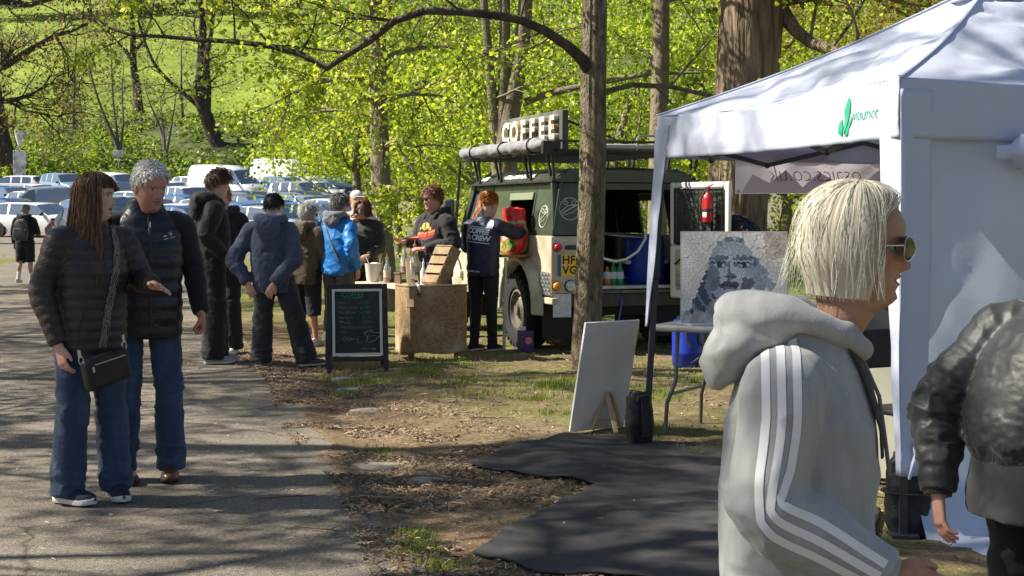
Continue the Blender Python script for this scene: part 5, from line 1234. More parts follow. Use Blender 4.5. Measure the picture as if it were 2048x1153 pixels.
# ------------------------------------------------------------------ mosaic portrait: a panel of hand-cut tiles
def mosaic():
    W, H = .68, .60; r = np.random.default_rng(3)
    c = at(1468, 640, 9.62); B = Vector((c.x, 9.62, .735 + gz(1.62, 9.62) + .004))
    t = empty('mosaic_portrait', B, math.radians(-7), 'square blue grey mosaic portrait of a face propped on the folding table', 'mosaic')
    lean = Matrix.Rotation(math.radians(-9), 4, 'X')      # leans back
    def E(u, v, cx, cy, rx, ry): return ((u - cx) / rx) ** 2 + ((v - cy) / ry) ** 2
    def fine(u, v):
        e = min(E(u, v, .36, .64, .12, .06), E(u, v, .59, .64, .12, .06), E(u, v, .45, .40, .12, .06), E(u, v, .45, .53, .07, .08)); return e
    pts = []
    A_ = np.zeros((4000, 2)); na = 0
    for _ in range(16000):
        u, v = r.uniform(0, 1, 2); f = fine(u, v); hair = .12 < u < .32 and v < .75
        d = .0135 if f < 1 else (.019 if f < 2.5 else (.022 if hair else .036))
        if na == 0 or (((A_[:na] - (u, v)) ** 2 * ((W / H) ** 2, 1)).sum(1) > d * d).all(): A_[na] = (u, v); na += 1
    pts = A_[:na]
    LT, MB_, DK, SK = np.array((.58, .64, .74)), np.array((.22, .28, .38)), np.array((.045, .06, .09)), np.array((.84, .82, .79))
    def tone(u, v):
        n = .12 * math.sin(31 * u + 17 * v) + .10 * math.sin(53 * u - 41 * v)
        col = SK * (1 + .25 * n)                                                 # pale ground
        if u > .80 and v > .72: col = np.array((.60, .50, .46)) * (1 + n)
        fl = math.sin(70 * (u * .8 + .25 * v) + 6 * math.sin(5 * v)) * .5 + n     # flow of the locks
        lo = .43 - .36 * max(0, (.95 - v) / .8) ** .85
        if lo < u < .36 + .1 * v and .10 < v < .95: col = (DK * 1.5 if fl < .25 else MB_ * 1.1) * (1 + n)
        if v > .80 and .36 < u < .62 and E(u, v, .48, .78, .2, .17) < 1: col = (MB_ if fl < .3 else LT * .8) * (1 + n)
        ro = .52 + .36 * max(0, (.95 - v) / .5) ** .8
        if .60 < u < min(ro, .88) and .38 < v < .93: col = (np.array((.17, .20, .28)) if u < .72 and fl < .1 else np.array((.36, .41, .50))) * (1 + n)
        face = E(u, v, .475, .55, .225, .37)
        if face < 1:
            sh = .72 + .38 * (1 - face); col = LT * (sh + .35 * n)
            if E(u, v, .30, .50, .07, .14) < 1: col = np.array((.22, .25, .33)) * (1 + n)
            if E(u, v, .64, .36, .08, .16) < 1: col = np.array((.16, .16, .22)) * (1 + n)
        for cx in (.355, .59):
            if E(u, v, cx, .712, .095, .02) < 1: col = MB_ * .8                          # brow
            if E(u, v, cx, .645, .09, .038) < 1: col = MB_ * 1.1
            if E(u, v, cx + .005, .64, .06, .022) < 1: col = LT * 1.1
            if E(u, v, cx + .01, .64, .024, .024) < 1: col = DK
            if E(u, v, cx, .665, .085, .012) < 1: col = DK
        if E(u, v, .455, .57, .016, .11) < 1: col = MB_ * .8
        if E(u, v, .47, .515, .06, .03) < 1: col = MB_ * .75
        if E(u, v, .44, .505, .018, .012) < 1 or E(u, v, .505, .505, .018, .012) < 1: col = DK
        if E(u, v, .455, .415, .095, .045) < 1: col = np.array((.12, .10, .15))
        if E(u, v, .455, .418, .09, .008) < 1: col = DK * .7
        if E(u, v, .45, .385, .05, .014) < 1: col = np.array((.24, .26, .33))
        if v < .13: col = np.array((.46, .45, .46)) * (1 + 1.5 * n)
        if E(u, v, .46, .28, .055, .05) < 1: col = np.array((.62, .62, .60))
        if E(u, v, .37, .17, .12, .12) < 1: col = np.array((.40, .35, .36)) * (1 + n)
        return np.clip(col, .01, .9)
    def clip(poly, px, py, nx, ny):
        out = []
        for i in range(len(poly)):
            a, b = poly[i], poly[(i + 1) % len(poly)]; da = (a[0] - px) * nx + (a[1] - py) * ny; db = (b[0] - px) * nx + (b[1] - py) * ny
            if da <= 0: out.append(a)
            if da * db < 0: k = da / (da - db); out.append((a[0] + (b[0] - a[0]) * k, a[1] + (b[1] - a[1]) * k))
        return out
    S = pts * [W, H]; tiles = []
    for i, (x, y) in enumerate(S):
        d2 = ((S - S[i]) ** 2).sum(1); nb = np.argsort(d2)[1:18]
        poly = [(0, 0), (W, 0), (W, H), (0, H)]
        for j in nb:
            mx, my = (S[i] + S[j]) / 2; n = S[j] - S[i]; n = n / np.linalg.norm(n); g = .0006
            poly = clip(poly, mx - n[0] * g, my - n[1] * g, n[0], n[1])
            if len(poly) < 3: break
        if len(poly) < 3: continue
        area = abs(sum(poly[k][0] * poly[(k + 1) % len(poly)][1] - poly[(k + 1) % len(poly)][0] * poly[k][1] for k in range(len(poly)))) / 2
        tiles.append((area, poly, tone(*pts[i]), r.uniform(.004, .006)))
    tiles.sort(key=lambda q: -q[0])
    TM = M('glazed tile', (1, 1, 1), .35, attr=True, coat=.1)
    def tv(poly, h): return [lean @ Vector((x - W / 2, -.012 - h, y)) for x, y in poly] + [lean @ Vector((x - W / 2, -.010, y)) for x, y in poly]
    V, Fc, C = [], [], []
    for k, (area, poly, col, h) in enumerate(tiles):
        n = len(poly); v = tv(poly, h); f = [tuple(range(n))] + [(i, n + i, n + (i + 1) % n, (i + 1) % n) for i in range(n)]
        if k < 290: link('tile', np_mesh('tile', np.array(v), f, False, np.tile(col, (2 * n, 1))), TM, t)
        else:
            b = len(V); V += [tuple(q) for q in v]; Fc += [tuple(b + i for i in q) for q in f]; C += [col] * (2 * n)
    o = link('small_tiles', np_mesh('small_tiles', np.array(V), Fc, False, np.array(C)), TM, t); o['kind'] = 'stuff'
    mb = MB().box((0, 0, H / 2), (W, .022, H)); mb.v = [tuple(lean @ Vector(q)) for q in mb.v]; mb.build('backing_panel', M('dark grout', (.05, .055, .065), .9), t)
    mb = MB()
    for x, z, w, h in ((0, H + .004, W + .016, .008), (-W / 2 - .004, H / 2, .008, H), (W / 2 + .004, H / 2, .008, H)): mb.box((x, -.002, z), (w, .03, h))
    mb.v = [tuple(lean @ Vector(q)) for q in mb.v]; mb.build('rim', M('pale rim', (.6, .58, .54), .6), t)
    MB().bar((0, .13, .30), (0, .24, .0), .03, .012).build('prop', M('raw pine', (.50, .35, .19), .6), t)
mosaic()

# white canvas seen from the back on a small wooden stand
PINE = M('raw pine', (.50, .35, .19), .6, c2=(.38, .25, .12), nscale=8, stretch=(1, 1, .1), bump=.15, bscale=20)
def canvas_back():
    B0, B1 = Vector((.372, 9.72, 0)), Vector((.745, 9.98, 0)); z = gz(.55, 9.85) + .01
    t = empty('white_canvas', (B0 + B1) / 2 + Vector((0, 0, z)), 0, 'white canvas seen from the back leaning on a small pine stand', 'canvas')
    off = Vector((.10, -.10, .725)); c = (B0 + B1) / 2; e = (B1 - B0); n = e.cross(off).normalized() * .018
    V = [B0 - c, B1 - c, B1 - c + off, B0 - c + off]; V += [v + n for v in V]
    MB().add(V, [(0,1,2,3),(7,6,5,4),(0,4,5,1),(1,5,6,2),(2,6,7,3),(3,7,4,0)]).build('panel', M('white primed board', (.72, .72, .71), .7, c2=(.64, .63, .60), nscale=5, bump=.1, bscale=60), t, bevel=.002)
    def on(u, w, d=.012): return (B0 - c) + e * u + off * w + Vector((.35, -.9, 0)).normalized() * d
    MB().tube([on(.30, .60), on(.42, .66), on(.6, .70), on(.78, .72)], .003, 5).build('hanging_wire', M('grey cord', (.5, .5, .48), .6), t)
    MB().tube([on(.52, .69), on(.50, .6), on(.44, .55), on(.48, .48), on(.36, .42), on(.42, .36), on(.34, .34)], .0022, 5).build('loose_cord', M('grey cord'), t)
    a = on(.58, .34, .02)
    for p, q in ((on(.36, .0, .06), a), (on(.86, -.02, .10), a + Vector((.03, 0, 0)))):
        p = Vector(p); p.z = .005; MB().bar(p, q, .032, .016).build('stand_leg', PINE, t, bevel=.002)
    p = Vector(on(.55, 0, .28)); p.z = .005; MB().bar(p, a, .028, .014).build('stand_leg', PINE, t, bevel=.002)
    MB().bar(Vector(on(.42, .08, .05)), Vector(on(.8, .08, .08)), .02, .014).build('stand_rail', PINE, t)
canvas_back()

# stall furniture at the right inside the gazebo
zt = gz(2.1, 8.3)
t = empty('cloth_table', (2.25, 8.35, zt), math.radians(-15), 'low table under a black felt cloth inside the gazebo', 'table')
link('cloth', bag_mesh(.75, .62, .50, .03, 12, 60, 20), M('black felt cloth', (.014, .014, .016), .95, bump=.3, bscale=120), t)
for x in (-.3, .3): MB().tube([(x, -.24, 0), (x, -.24, .48)], .012, 6).build('leg', GALV, t)
t = empty('dark_board', (2.22, 8.36, zt + .50), math.radians(-20), 'dark slate board leaning on a wooden easel inside the gazebo', 'easel')
mb = MB().box((0, 0, .42), (.44, .02, .84), rot=(-.22, 0, .0)); mb.build('board', M('dark board', (.05, .055, .06), .6, c2=(.075, .08, .085), nscale=4), t, bevel=.003)
MB().bar((-.235, -.0, 0), (-.235, .19, .85), .03, .02).build('frame_side', M('grey wood', (.36, .34, .30), .7), t); MB().bar((.05, -.12, 0), (.14, .0, .5), .035, .02).build('easel_leg', PINE, t); MB().bar((-.2, -.05, .02), (.25, -.05, .02), .03, .02).build('ledge', PINE, t)
t = empty('pale_panel', (1.93, 7.85, gz(1.93, 7.85)), math.radians(-35), 'pale stretched canvas standing on end behind the walking woman', 'canvas')
MB().box((0, 0, .40), (.46, .03, .72), rot=(-.1, 0, 0)).build('canvas', M('unbleached canvas', (.42, .41, .33), .8, bump=.1, bscale=200), t, bevel=.004); MB().box((0, .05, .72), (.44, .035, .05), rot=(-.1, 0, 0)).build('stretcher', PINE, t)
for x in (-.2, .2): MB().bar((x, .02, .0), (x, .04, .2), .03, .03).build('foot', PINE, t)
t = empty('metal_chair', (2.05, 7.35, gz(2.05, 7.35)), .5, 'grey tube metal chair half hidden behind the walking woman', 'chair')
for x in (-.2, .2):
    MB().tube([(x, -.22, 0), (x, -.2, .44), (x, -.18, .45)], .012, 8).build('leg', GALV, t); MB().tube([(x, .24, 0), (x, .2, .44), (x, .26, .86)], .012, 8).build('leg', GALV, t)
MB().box((0, 0, .455), (.42, .42, .03)).build('seat', BLACKP, t, bevel=.01); MB().box((0, .25, .75), (.4, .025, .2), rot=(-.14, 0, 0)).build('backrest', BLACKP, t, bevel=.01); MB().tube([(-.2, -.21, .2), (.2, -.21, .2)], .009, 6).build('stretcher', GALV, t)
t = empty('table_leaflet', (2.02, 8.12, zt + .50), .3, 'white leaflet stand at the left end of the cloth table', 'leaflet')
MB().box((0, 0, .06), (.12, .004, .14), rot=(-.3, 0, 0)).build('sheet', M('white paper'), t); MB().box((0, .03, .02), (.1, .04, .03)).build('base', BLACKP, t)

# ------------------------------------------------------------------ chalk A-board
SLATE = M('chalkboard black', (.016, .018, .02), .7, c2=(.035, .038, .04), nscale=5, bump=.05, bscale=40)
FRAMEB = M('black stained timber', (.014, .013, .012), .6, c2=(.035, .03, .026), nscale=12, bump=.3, bscale=30, stretch=(6, 6, .6))
def a_board():
    c = at(716, 746, 13.68); t = empty('chalk_board', (c.x, 13.68, gz(c.x, 13.68)), math.radians(10), 'black A-frame chalkboard with a handwritten coffee price list on the grass edge', 'sign')
    lean = Matrix.Rotation(math.radians(-12), 4, 'X'); W, H = .565, .84
    def put(mb, name, mat, **k): mb.v = [tuple(lean @ Vector(q)) for q in mb.v]; return mb.build(name, mat, t, **k)
    for x in (-W / 2 + .02, W / 2 - .02): put(MB().box((x, 0, H / 2), (.045, .03, H)), 'front_post', FRAMEB, bevel=.004)
    put(MB().box((0, 0, H - .022), (W - .09, .028, .044)), 'top_rail', FRAMEB, bevel=.004); put(MB().box((0, 0, .135), (W - .09, .028, .045)), 'bottom_rail', FRAMEB, bevel=.004)
    put(MB().box((0, .004, H / 2 + .065), (W - .085, .012, H - .2)), 'board', SLATE)
    TP = M('white tape', (.58, .58, .57), .6)
    for nm, c_, d in (('tape', (0, -.0165, H - .062), (W - .095, .003, .024)), ('tape', (0, -.0165, .175), (W - .095, .003, .026)), ('tape', (-W / 2 + .062, -.0172, H / 2 + .057), (.024, .003, H - .24)), ('tape', (W / 2 - .062, -.0172, H / 2 + .057), (.024, .003, H - .24))): put(MB().box(c_, d), nm, TP)
    bk = Matrix.Translation((0, .36, 0)) @ Matrix.Rotation(math.radians(12), 4, 'X')
    for x in (-W / 2 + .02, W / 2 - .02):
        mb = MB().box((x, 0, H / 2 - .005), (.045, .03, H - .02)); mb.v = [tuple(bk @ Vector(q)) for q in mb.v]; mb.build('rear_post', FRAMEB, t, bevel=.004)
    mb = MB().box((0, 0, H / 2 + .06), (W - .08, .012, H - .24)); mb.v = [tuple(bk @ Vector(q)) for q in mb.v]; mb.build('rear_board', SLATE, t)
    CH, CG = M('white chalk', (.42, .44, .44), .95, c2=(.16, .17, .17), nscale=60), M('green chalk', (.12, .45, .24), .95, c2=(.05, .17, .10), nscale=60)
    def chalk(tx, x, z, sz, mat, al='LEFT'): text('chalk_lettering', tx, sz, mat, t, lean @ frame((x, -.0125, z), (1, 0, 0), (0, 0, 1)), align=al, bold=-.0008)
    chalk('COFFEE', -.04, .735, .062, CG, 'CENTER'); put(MB().box((-.04, -.0120, .706), (.17, .002, .004)), 'chalk_underline', CG)
    chalk('OPEN', .16, .74, .026, CH, 'CENTER')
    for k, (a, b) in enumerate((('Latte', '£3.00'), ('Cappuccino', '£3.00'), ('Flat White', '£3.00'), ('Espresso', '£2.20'), ('Mocha', '£3.50'), ('Hot Chocolate', '£3.00'), ('Tea', '£2.00'))):
        z = .66 - k * .046; chalk(a, -.18 + .004 * k, z, .037, CH); chalk(b, .02 + .006 * k, z, .04, CG)
    chalk('CASH or', -.14, .318, .042, CH); chalk('card', -.02, .288, .036, CH)
    n = 26; pts = []
    for k in range(n):
        a = 2 * PI * k / n; rr = .05 + .012 * math.sin(3 * a + 1) + .008 * math.sin(5 * a); pts.append(lean @ Vector((.135 + rr * 1.25 * math.cos(a), -.0135, .345 + rr * math.sin(a))))
    MB().tube(pts, .0022, 4, closed=True).build('chalk_drawing', CH, t)
    for k in range(3): MB().tube([lean @ Vector((.09 + .03 * k, -.0135, .33 + .01 * k)), lean @ Vector((.11 + .03 * k, -.0135, .36 - .006 * k))], .002, 4).build('chalk_drawing', CH, t)
    MB().tube([lean @ Vector((.03, -.0135, .225)), lean @ Vector((.17, -.0135, .225))], .0022, 4).tube([lean @ Vector((.145, -.0135, .24)), lean @ Vector((.172, -.0135, .225)), lean @ Vector((.145, -.0135, .21))], .0022, 4).build('chalk_arrow', CH, t)
a_board()

# ------------------------------------------------------------------ counter table with a hessian cloth and what stands on it
def counter():
    m, N, L = nodes_of('hessian print cloth'); b = N['Principled BSDF']; b.inputs['Roughness'].default_value = .9
    tc = N.new('ShaderNodeTexCoord'); n1 = N.new('ShaderNodeTexNoise'); n1.inputs['Scale'].default_value = 16; n1.inputs['Detail'].default_value = 8; n1.inputs['Distortion'].default_value = 3.2; n1.inputs['Roughness'].default_value = .75
    L.new(tc.outputs['Object'], n1.inputs[0]); r = N.new('ShaderNodeValToRGB'); e = r.color_ramp.elements; e[0].position = .33; e[0].color = (.09, .045, .018, 1); e[1].position = .68; e[1].color = (.44, .30, .15, 1); L.new(n1.outputs[0], r.inputs[0])
    n2 = N.new('ShaderNodeTexNoise'); n2.inputs['Scale'].default_value = 3.2; n2.inputs['Detail'].default_value = 5; L.new(tc.outputs['Object'], n2.inputs[0])
    mr = N.new('ShaderNodeMapRange'); mr.inputs[1].default_value = .5; mr.inputs[2].default_value = .72; mr.inputs[4].default_value = .7; L.new(n2.outputs[0], mr.inputs[0]); x = N.new('ShaderNodeMix'); x.data_type = 'RGBA'; L.new(mr.outputs[0], x.inputs[0]); L.new(r.outputs[0], x.inputs[6]); x.inputs[7].default_value = (.55, .46, .34, 1); L.new(x.outputs[2], b.inputs['Base Color'])
    bp = N.new('ShaderNodeBump'); bp.inputs['Strength'].default_value = .5; bp.inputs['Distance'].default_value = .01; L.new(n1.outputs[0], bp.inputs['Height']); L.new(bp.outputs[0], b.inputs['Normal'])
    C = Vector((-1.01, 14.5, 0)); a = Vector((.89, .45, 0)); l = Vector((-.45, .89, 0)); W, Ln, H = .60, 1.5, .73
    z0 = gz(-1, 15); ang = math.atan2(a.y, a.x)
    t = empty('counter_table', C + Vector((0, 0, z0)), ang, 'trestle counter hung with brown hessian cloth in front of the barista', 'table')
    MB().box((W / 2, Ln / 2, H - .0175), (W, Ln, .035)).build('table_top', M('pale worktop', (.52, .44, .33), .6), t, bevel=.004)
    for x in (.06, W - .06):
        for y in (.10, Ln - .1): MB().box((x, y, (H - .036) / 2), (.05, .05, H - .036)).build('leg', M('brown timber', (.20, .10, .045), .7), t, bevel=.004)
    # the cloth: over the front edge and wrapped round the near corner
    prof = []; per = [(-.004, .34), (-.012, .2), (-.016, .06), (-.016, .0), (-.008, -.014), (.02, -.018)] + [(W * k / 12, -.018) for k in range(1, 13)] + [(W + .014, -.012), (W + .016, .02)]
    rings = []
    for i in range(26):
        w = i / 25; z = H + .012 - w * (.665 if True else 0); ring = []
        for k, (x, y) in enumerate(per):
            fl = w * .02 * math.sin(k * 1.1 + 2 * w) + w * .012 * math.sin(k * 2.7); drop = .012 * w * math.sin(k * .6 + .5)
            ring.append((x * (1 - .02 * w) + (fl if k < 4 else 0) - (.02 * w if k < 4 else 0), y - (abs(fl) if k >= 4 else 0) - .025 * w * (k >= 4), z - drop))
        rings.append(ring)
    mb = MB().loft(rings, closed=False, cap=False)
    o = mb.build('hessian_cloth', m, t, fix=False); s = o.modifiers.new('t', 'SOLIDIFY'); s.thickness = .004
    MB().tube([(x, y, H + .012) for x, y in per], .012, 6).build('cloth_hem', m, t)
    cp_ = MB().tube([(.09, -.03, H - .06), (.085, -.045, H - .03), (.085, -.03, H + .03), (.085, .03, H + .035), (.085, .05, H + .02)], .012, 6, sq=.6).build('clamp', STEEL, t); MB().ball((.09, -.035, H - .065), .016).build('clamp_pad', BLACKP, cp_)
    T = Matrix.Translation(C + Vector((0, 0, z0))) @ Matrix.Rotation(ang, 4, 'Z')
    def W_(x, y, z=0): return T @ Vector((x, y, H + .0135 * (y < .03) + z))
    # slatted crate standing on end, tilted
    cr = empty('slatted_crate', W_(.33, .16, .0), ang + .25, 'slatted pine crate tipped up on the counter', 'crate'); tl = Matrix.Rotation(math.radians(28), 4, 'Y')
    def cb(c_, d, name='slat'):
        mb = MB().box(c_, d); mb.v = [tuple(tl @ Vector(q)) for q in mb.v]; mb.build(name, M('old crate wood', (.33, .23, .12), .75, c2=(.20, .13, .065), nscale=9, bump=.3, bscale=24), cr, bevel=.003)
    for k in range(4): cb((-.07, 0, .05 + .105 * k), (.012, .25, .085))
    for y in (-.118, .118): cb((0, y, .21), (.13, .012, .42), 'side_board')
    cb((0, 0, .424), (.14, .25, .012), 'end_board'); cb((0, 0, .0 + .006), (.13, .225, .012), 'end_board')
    MB().box((.10, 0, .01), (.10, .2, .02)).build('wedge', PINE, cr)
    bx = empty('dark_blue_box', W_(.45, .30, 0), ang, 'dark blue cardboard box behind the tipped crate', 'box'); MB().box((0, 0, .115), (.2, .16, .23)).build('carton', M('dark blue card', (.03, .025, .13), .5), bx, bevel=.004); MB().box((0, 0, .232), (.19, .15, .006)).build('flap', M('dark blue card'), bx)
    tb = empty('black_tub', W_(.54, .52, 0), 0, 'small black tub at the right end of the counter', 'tub'); MB().lathe([(0, 0), (.05, 0), (.06, .13), (.063, .135), (.055, .135), (.048, .02), (0, .02)], 18).build('bowl', BLACKP, tb); MB().lathe([(.064, .13), (.064, .14), (.06, .14)], 18).build('rim', BLACKP, tb)
    pd = empty('wooden_paddle', W_(.02, .05, .0), ang + .5, 'wooden paddle leaning at the near corner of the counter', 'paddle'); MB().bar((-.05, -.05, -.10), (.10, .10, .27), .04, .012).build('handle', PINE, pd, bevel=.003); MB().bar((-.09, -.085, -.19), (-.05, -.05, -.10), .075, .01).build('blade', PINE, pd, bevel=.003)
    # white paper tub with spoons
    wt = empty('paper_tub', W_(.12, 1.28, 0), 0, 'white paper tub with a plastic spoon at the left end of the counter', 'tub'); MB().lathe([(0, 0), (.065, 0), (.085, .19), (.088, .2), (.078, .2), (.06, .02), (0, .02)], 22).build('bucket', M('off white card', (.62, .58, .52), .6), wt)
    MB().bar((0, 0, .1), (-.07, -.04, .27), .014, .004).build('spoon', WHITEP, wt); MB().ball((.02, .01, .19), (.055, .05, .02)).build('napkin', M('white paper'), wt)
    # bottles
    GL = M('clear bottle glass', (.72, .74, .72), .06, trans=.75, spec=.6)
    for k, (x, y, zz, h, r, c_, lb) in enumerate([(.20, 1.08, 0, .26, .038, (.75, .25, .03), 'clear bottle half full of amber syrup beside the paper tub'), (.30, .84, .12, .27, .040, (.55, .06, .03), 'clear bottle with a little red syrup on the riser'), (.40, .80, .12, .28, .042, (.70, .45, .08), 'clear bottle of golden syrup at the right of the riser'), (.24, .52, 0, .23, .036, (.35, .05, .03), 'white capped bottle standing right behind the paddle'), (.42, .62, 0, .22, .034, (.3, .3, .3), 'small pale bottle beside the riser')]):
        b_ = empty('syrup_bottle', W_(x, y, zz), 0, lb, 'bottle', 'syrup bottles on the counter')
        MB().lathe([(0, 0), (r, 0), (r * 1.03, .01), (r * 1.0, h * .55), (r * .5, h * .75), (r * .33, h * .82), (r * .33, h * .95), (r * .4, h * .955), (r * .4, h * .98), (0, h * .985)], 18).build('glass', GL if k not in (3, 4) else M('milky bottle', (.66, .64, .6), .3), b_)
        MB().lathe([(0, .006), (r * .93, .006), (r * .93, h * (.30 if k != 2 else .45)), (0, h * (.30 if k != 2 else .45))], 16).build('syrup', M('syrup %d' % k, c_, .2, trans=.2), b_) if k < 3 else MB().lathe([(r * 1.03, .02), (r * 1.03, .06)], 16).build('label_band', M('syrup %d' % k, c_, .5), b_)
        MB().lathe([(r * .42, h * .96), (r * .42, h * 1.03), (r * .15, h * 1.05), (r * .1, h * 1.2)], 12).build('pump', M('brass pump', (.5, .36, .12), .35, .6) if k < 3 else WHITEP, b_)
        if k < 3: MB().lathe([(r * 1.035, h * .22), (r * 1.035, h * .5)], 18).build('label_band', M('paper label %d' % k, (.62, .58, .50), .6, c2=(.35, .25, .2), nscale=40), b_)
    rs = empty('riser_shelf', W_(.35, .82, 0), ang, 'low dark wooden riser carrying two syrup bottles', 'riser'); MB().box((0, 0, .11), (.3, .16, .018)).build('shelf', M('dark riser wood', (.12, .07, .04), .6), rs, bevel=.003)
    for x in (-.13, .13): MB().box((x, 0, .05), (.018, .15, .1)).build('side', M('dark riser wood'), rs)
    tr_ = empty('black_tray', W_(.40, 1.12, 0), ang, 'black tray behind the amber syrup bottle', 'tray'); MB().box((0, 0, .008), (.22, .3, .016)).build('plate', BLACKP, tr_, bevel=.004); MB().tube([(-.11, -.15, .02), (.11, -.15, .02), (.11, .15, .02), (-.11, .15, .02)], .006, 5, closed=True).build('rim', BLACKP, tr_)
counter()

# ------------------------------------------------------------------ people: helpers
def spline(pts, vals, m):
    """Catmull-Rom resample of points (k,3) and values (k,q) to m samples, even in length"""
    P = np.array([list(p) for p in pts], float); A = np.array(vals, float).reshape(len(P), -1); Q = np.concatenate([P, A], 1)
    E = np.concatenate([2 * Q[:1] - Q[1:2], Q, 2 * Q[-1:] - Q[-2:-1]]); out = []
    for i in range(len(Q) - 1):
        a, b, c, d = E[i], E[i + 1], E[i + 2], E[i + 3]
        for t in np.linspace(0, 1, 16, endpoint=False):
            out.append(.5 * (2 * b + (c - a) * t + (2 * a - 5 * b + 4 * c - d) * t * t + (3 * b - a - 3 * c + d) * t ** 3))
    out.append(Q[-1]); out = np.array(out); L = np.concatenate([[0], np.cumsum(np.linalg.norm(np.diff(out[:, :3], axis=0), axis=1))]); S = np.linspace(0, L[-1], m)
    R = np.stack([np.interp(S, L, out[:, k]) for k in range(out.shape[1])], -1)
    return R[:, :3], np.maximum(R[:, 3:], .002), S
def limb(mb, pts, rad, m=24, n=16, quilt=0, qa=.0, flat=None, ripple=0, rs=0):
    P, R, S = spline(pts, [[r] if not hasattr(r, '__len__') else list(r) for r in rad], m)
    r = R[:, 0].copy()
    if quilt: r *= 1 + qa * (np.abs(np.sin(PI * S / quilt)) ** .55 - .75)
    if ripple: r *= 1 + ripple * np.sin(S * 2 * PI / .045 + rs + 1.5 * np.sin(S * 31))
    mb.tube([Vector(p) for p in P], list(r), n, sq=flat or 1.0)
def torso(mb, st, n=40, quilt=0, qa=0, m=60, pw=2.4):
    """st: (z, rx, ry, cx, cy)"""
    A = np.array(st, float); z = np.linspace(A[0, 0], A[-1, 0], m); rings = []
    C = np.stack([np.interp(z, A[:, 0], A[:, k]) for k in range(1, 5)], -1)
    k5 = np.array([.2] * 5)
    for q in range(4):
        e = np.concatenate([[C[0, q]] * 2, C[:, q], [C[-1, q]] * 2]); C[:, q] = np.convolve(e, k5, 'valid')
    for i in range(m):
        f = 1 + (qa * (abs(math.sin(PI * z[i] / quilt)) ** .55 - .75) if quilt else 0); ring = []
        for k in range(n):
            t = 2 * PI * k / n; c, s = math.cos(t), math.sin(t)
            ring.append((C[i, 2] + C[i, 0] * f * math.copysign(abs(c) ** (2 / pw), c), C[i, 3] + C[i, 1] * f * math.copysign(abs(s) ** (2 / pw), s), z[i]))
        rings.append(ring)
    mb.loft(rings)
def fuse(mb, voxel, smooth=4, fac=.5):
    """one continuous skin over all the shapes of mb"""
    o = bpy.data.objects.new('tmp', mb.mesh()); COL.objects.link(o)
    bm = bmesh.new(); bm.from_mesh(o.data); bmesh.ops.recalc_face_normals(bm, faces=bm.faces); bm.to_mesh(o.data); bm.free()
    r = o.modifiers.new('r', 'REMESH'); r.mode = 'VOXEL'; r.voxel_size = voxel; r.use_smooth_shade = True
    if smooth: s = o.modifiers.new('s', 'SMOOTH'); s.factor = fac; s.iterations = smooth
    dg = bpy.context.evaluated_depsgraph_get(); me = bpy.data.meshes.new_from_object(o.evaluated_get(dg)); d = o.data
    bpy.data.objects.remove(o); bpy.data.meshes.remove(d); me.materials.clear()
    me.polygons.foreach_set('use_smooth', np.ones(len(me.polygons), bool)); return me
def coords(me):
    V = np.empty(len(me.vertices) * 3, np.float32); me.vertices.foreach_get('co', V); return V.reshape(-1, 3).astype(float)
def wrinkle(me, amp, freq, seed=0, mask=None, ridged=True):
    V = coords(me); Nn = np.empty(len(V) * 3, np.float32); me.vertices.foreach_get('normal', Nn); Nn = Nn.reshape(-1, 3)
    w = np.stack([fbm(V * 3 + seed, 2), fbm(V * 3 + seed + 50, 2), fbm(V * 3 + seed + 90, 2)], -1) * .04
    q = fbm((V + w) * np.array(freq) + seed, 3)
    d = (1 - np.clip(np.abs(q), 0, 1)) ** 2.2 - .45 if ridged else q
    if mask is not None: d = d * mask(V)
    me.vertices.foreach_set('co', (V + Nn * (d * amp)[:, None]).astype(np.float32).ravel()); me.update()
def surf(bv, p, c, off=.004):
    """nearest skin seen from outside, looking from p towards c"""
    p, c = Vector(p), Vector(c); d = (c - p).normalized(); h = bv.ray_cast(p - d * .25, d, 1.2)
    return (h[0] - d * off) if h[0] is not None else p
def ribbon(bv, pts, ctrs, width, off=.004, m=60, cols=None, cross=5):
    """a flat strap laid on the skin; ctrs: point the strap looks towards; cols(u, v) -> colour"""
    P, Cc, S = spline(pts, [list(c) for c in ctrs], m) if False else (None, None, None)
    P, _, S = spline(pts, [0.01] * len(pts), m); Ct = np.stack([np.interp(np.linspace(0, 1, m), np.linspace(0, 1, len(ctrs)), [c[k] for c in ctrs]) for k in range(3)], -1)
    rings, C = [], []
    for i in range(m):
        p = Vector(P[i]); c = Vector(Ct[i]); t = Vector(P[min(m - 1, i + 1)] - P[max(0, i - 1)]).normalized(); s = t.cross(c - p).normalized(); row = []
        for k in range(cross):
            u = k / (cross - 1) - .5; q = p + s * (u * width); row.append(surf(bv, q, c + s * (u * width), off) if bv else q)
            if cols: C.append(cols(S[i], u))
        rings.append(row)
    V = np.array([tuple(q) for r in rings for q in r]); I = np.arange(len(V)).reshape(m, cross)
    return np_mesh('strap', V, np.stack([I[:-1, :-1], I[:-1, 1:], I[1:, 1:], I[1:, :-1]], -1).reshape(-1, 4), True, np.array(C) if cols else None)
def thick(o, t, off=1): s = o.modifiers.new('t', 'SOLIDIFY'); s.thickness = t; s.offset = off; return o
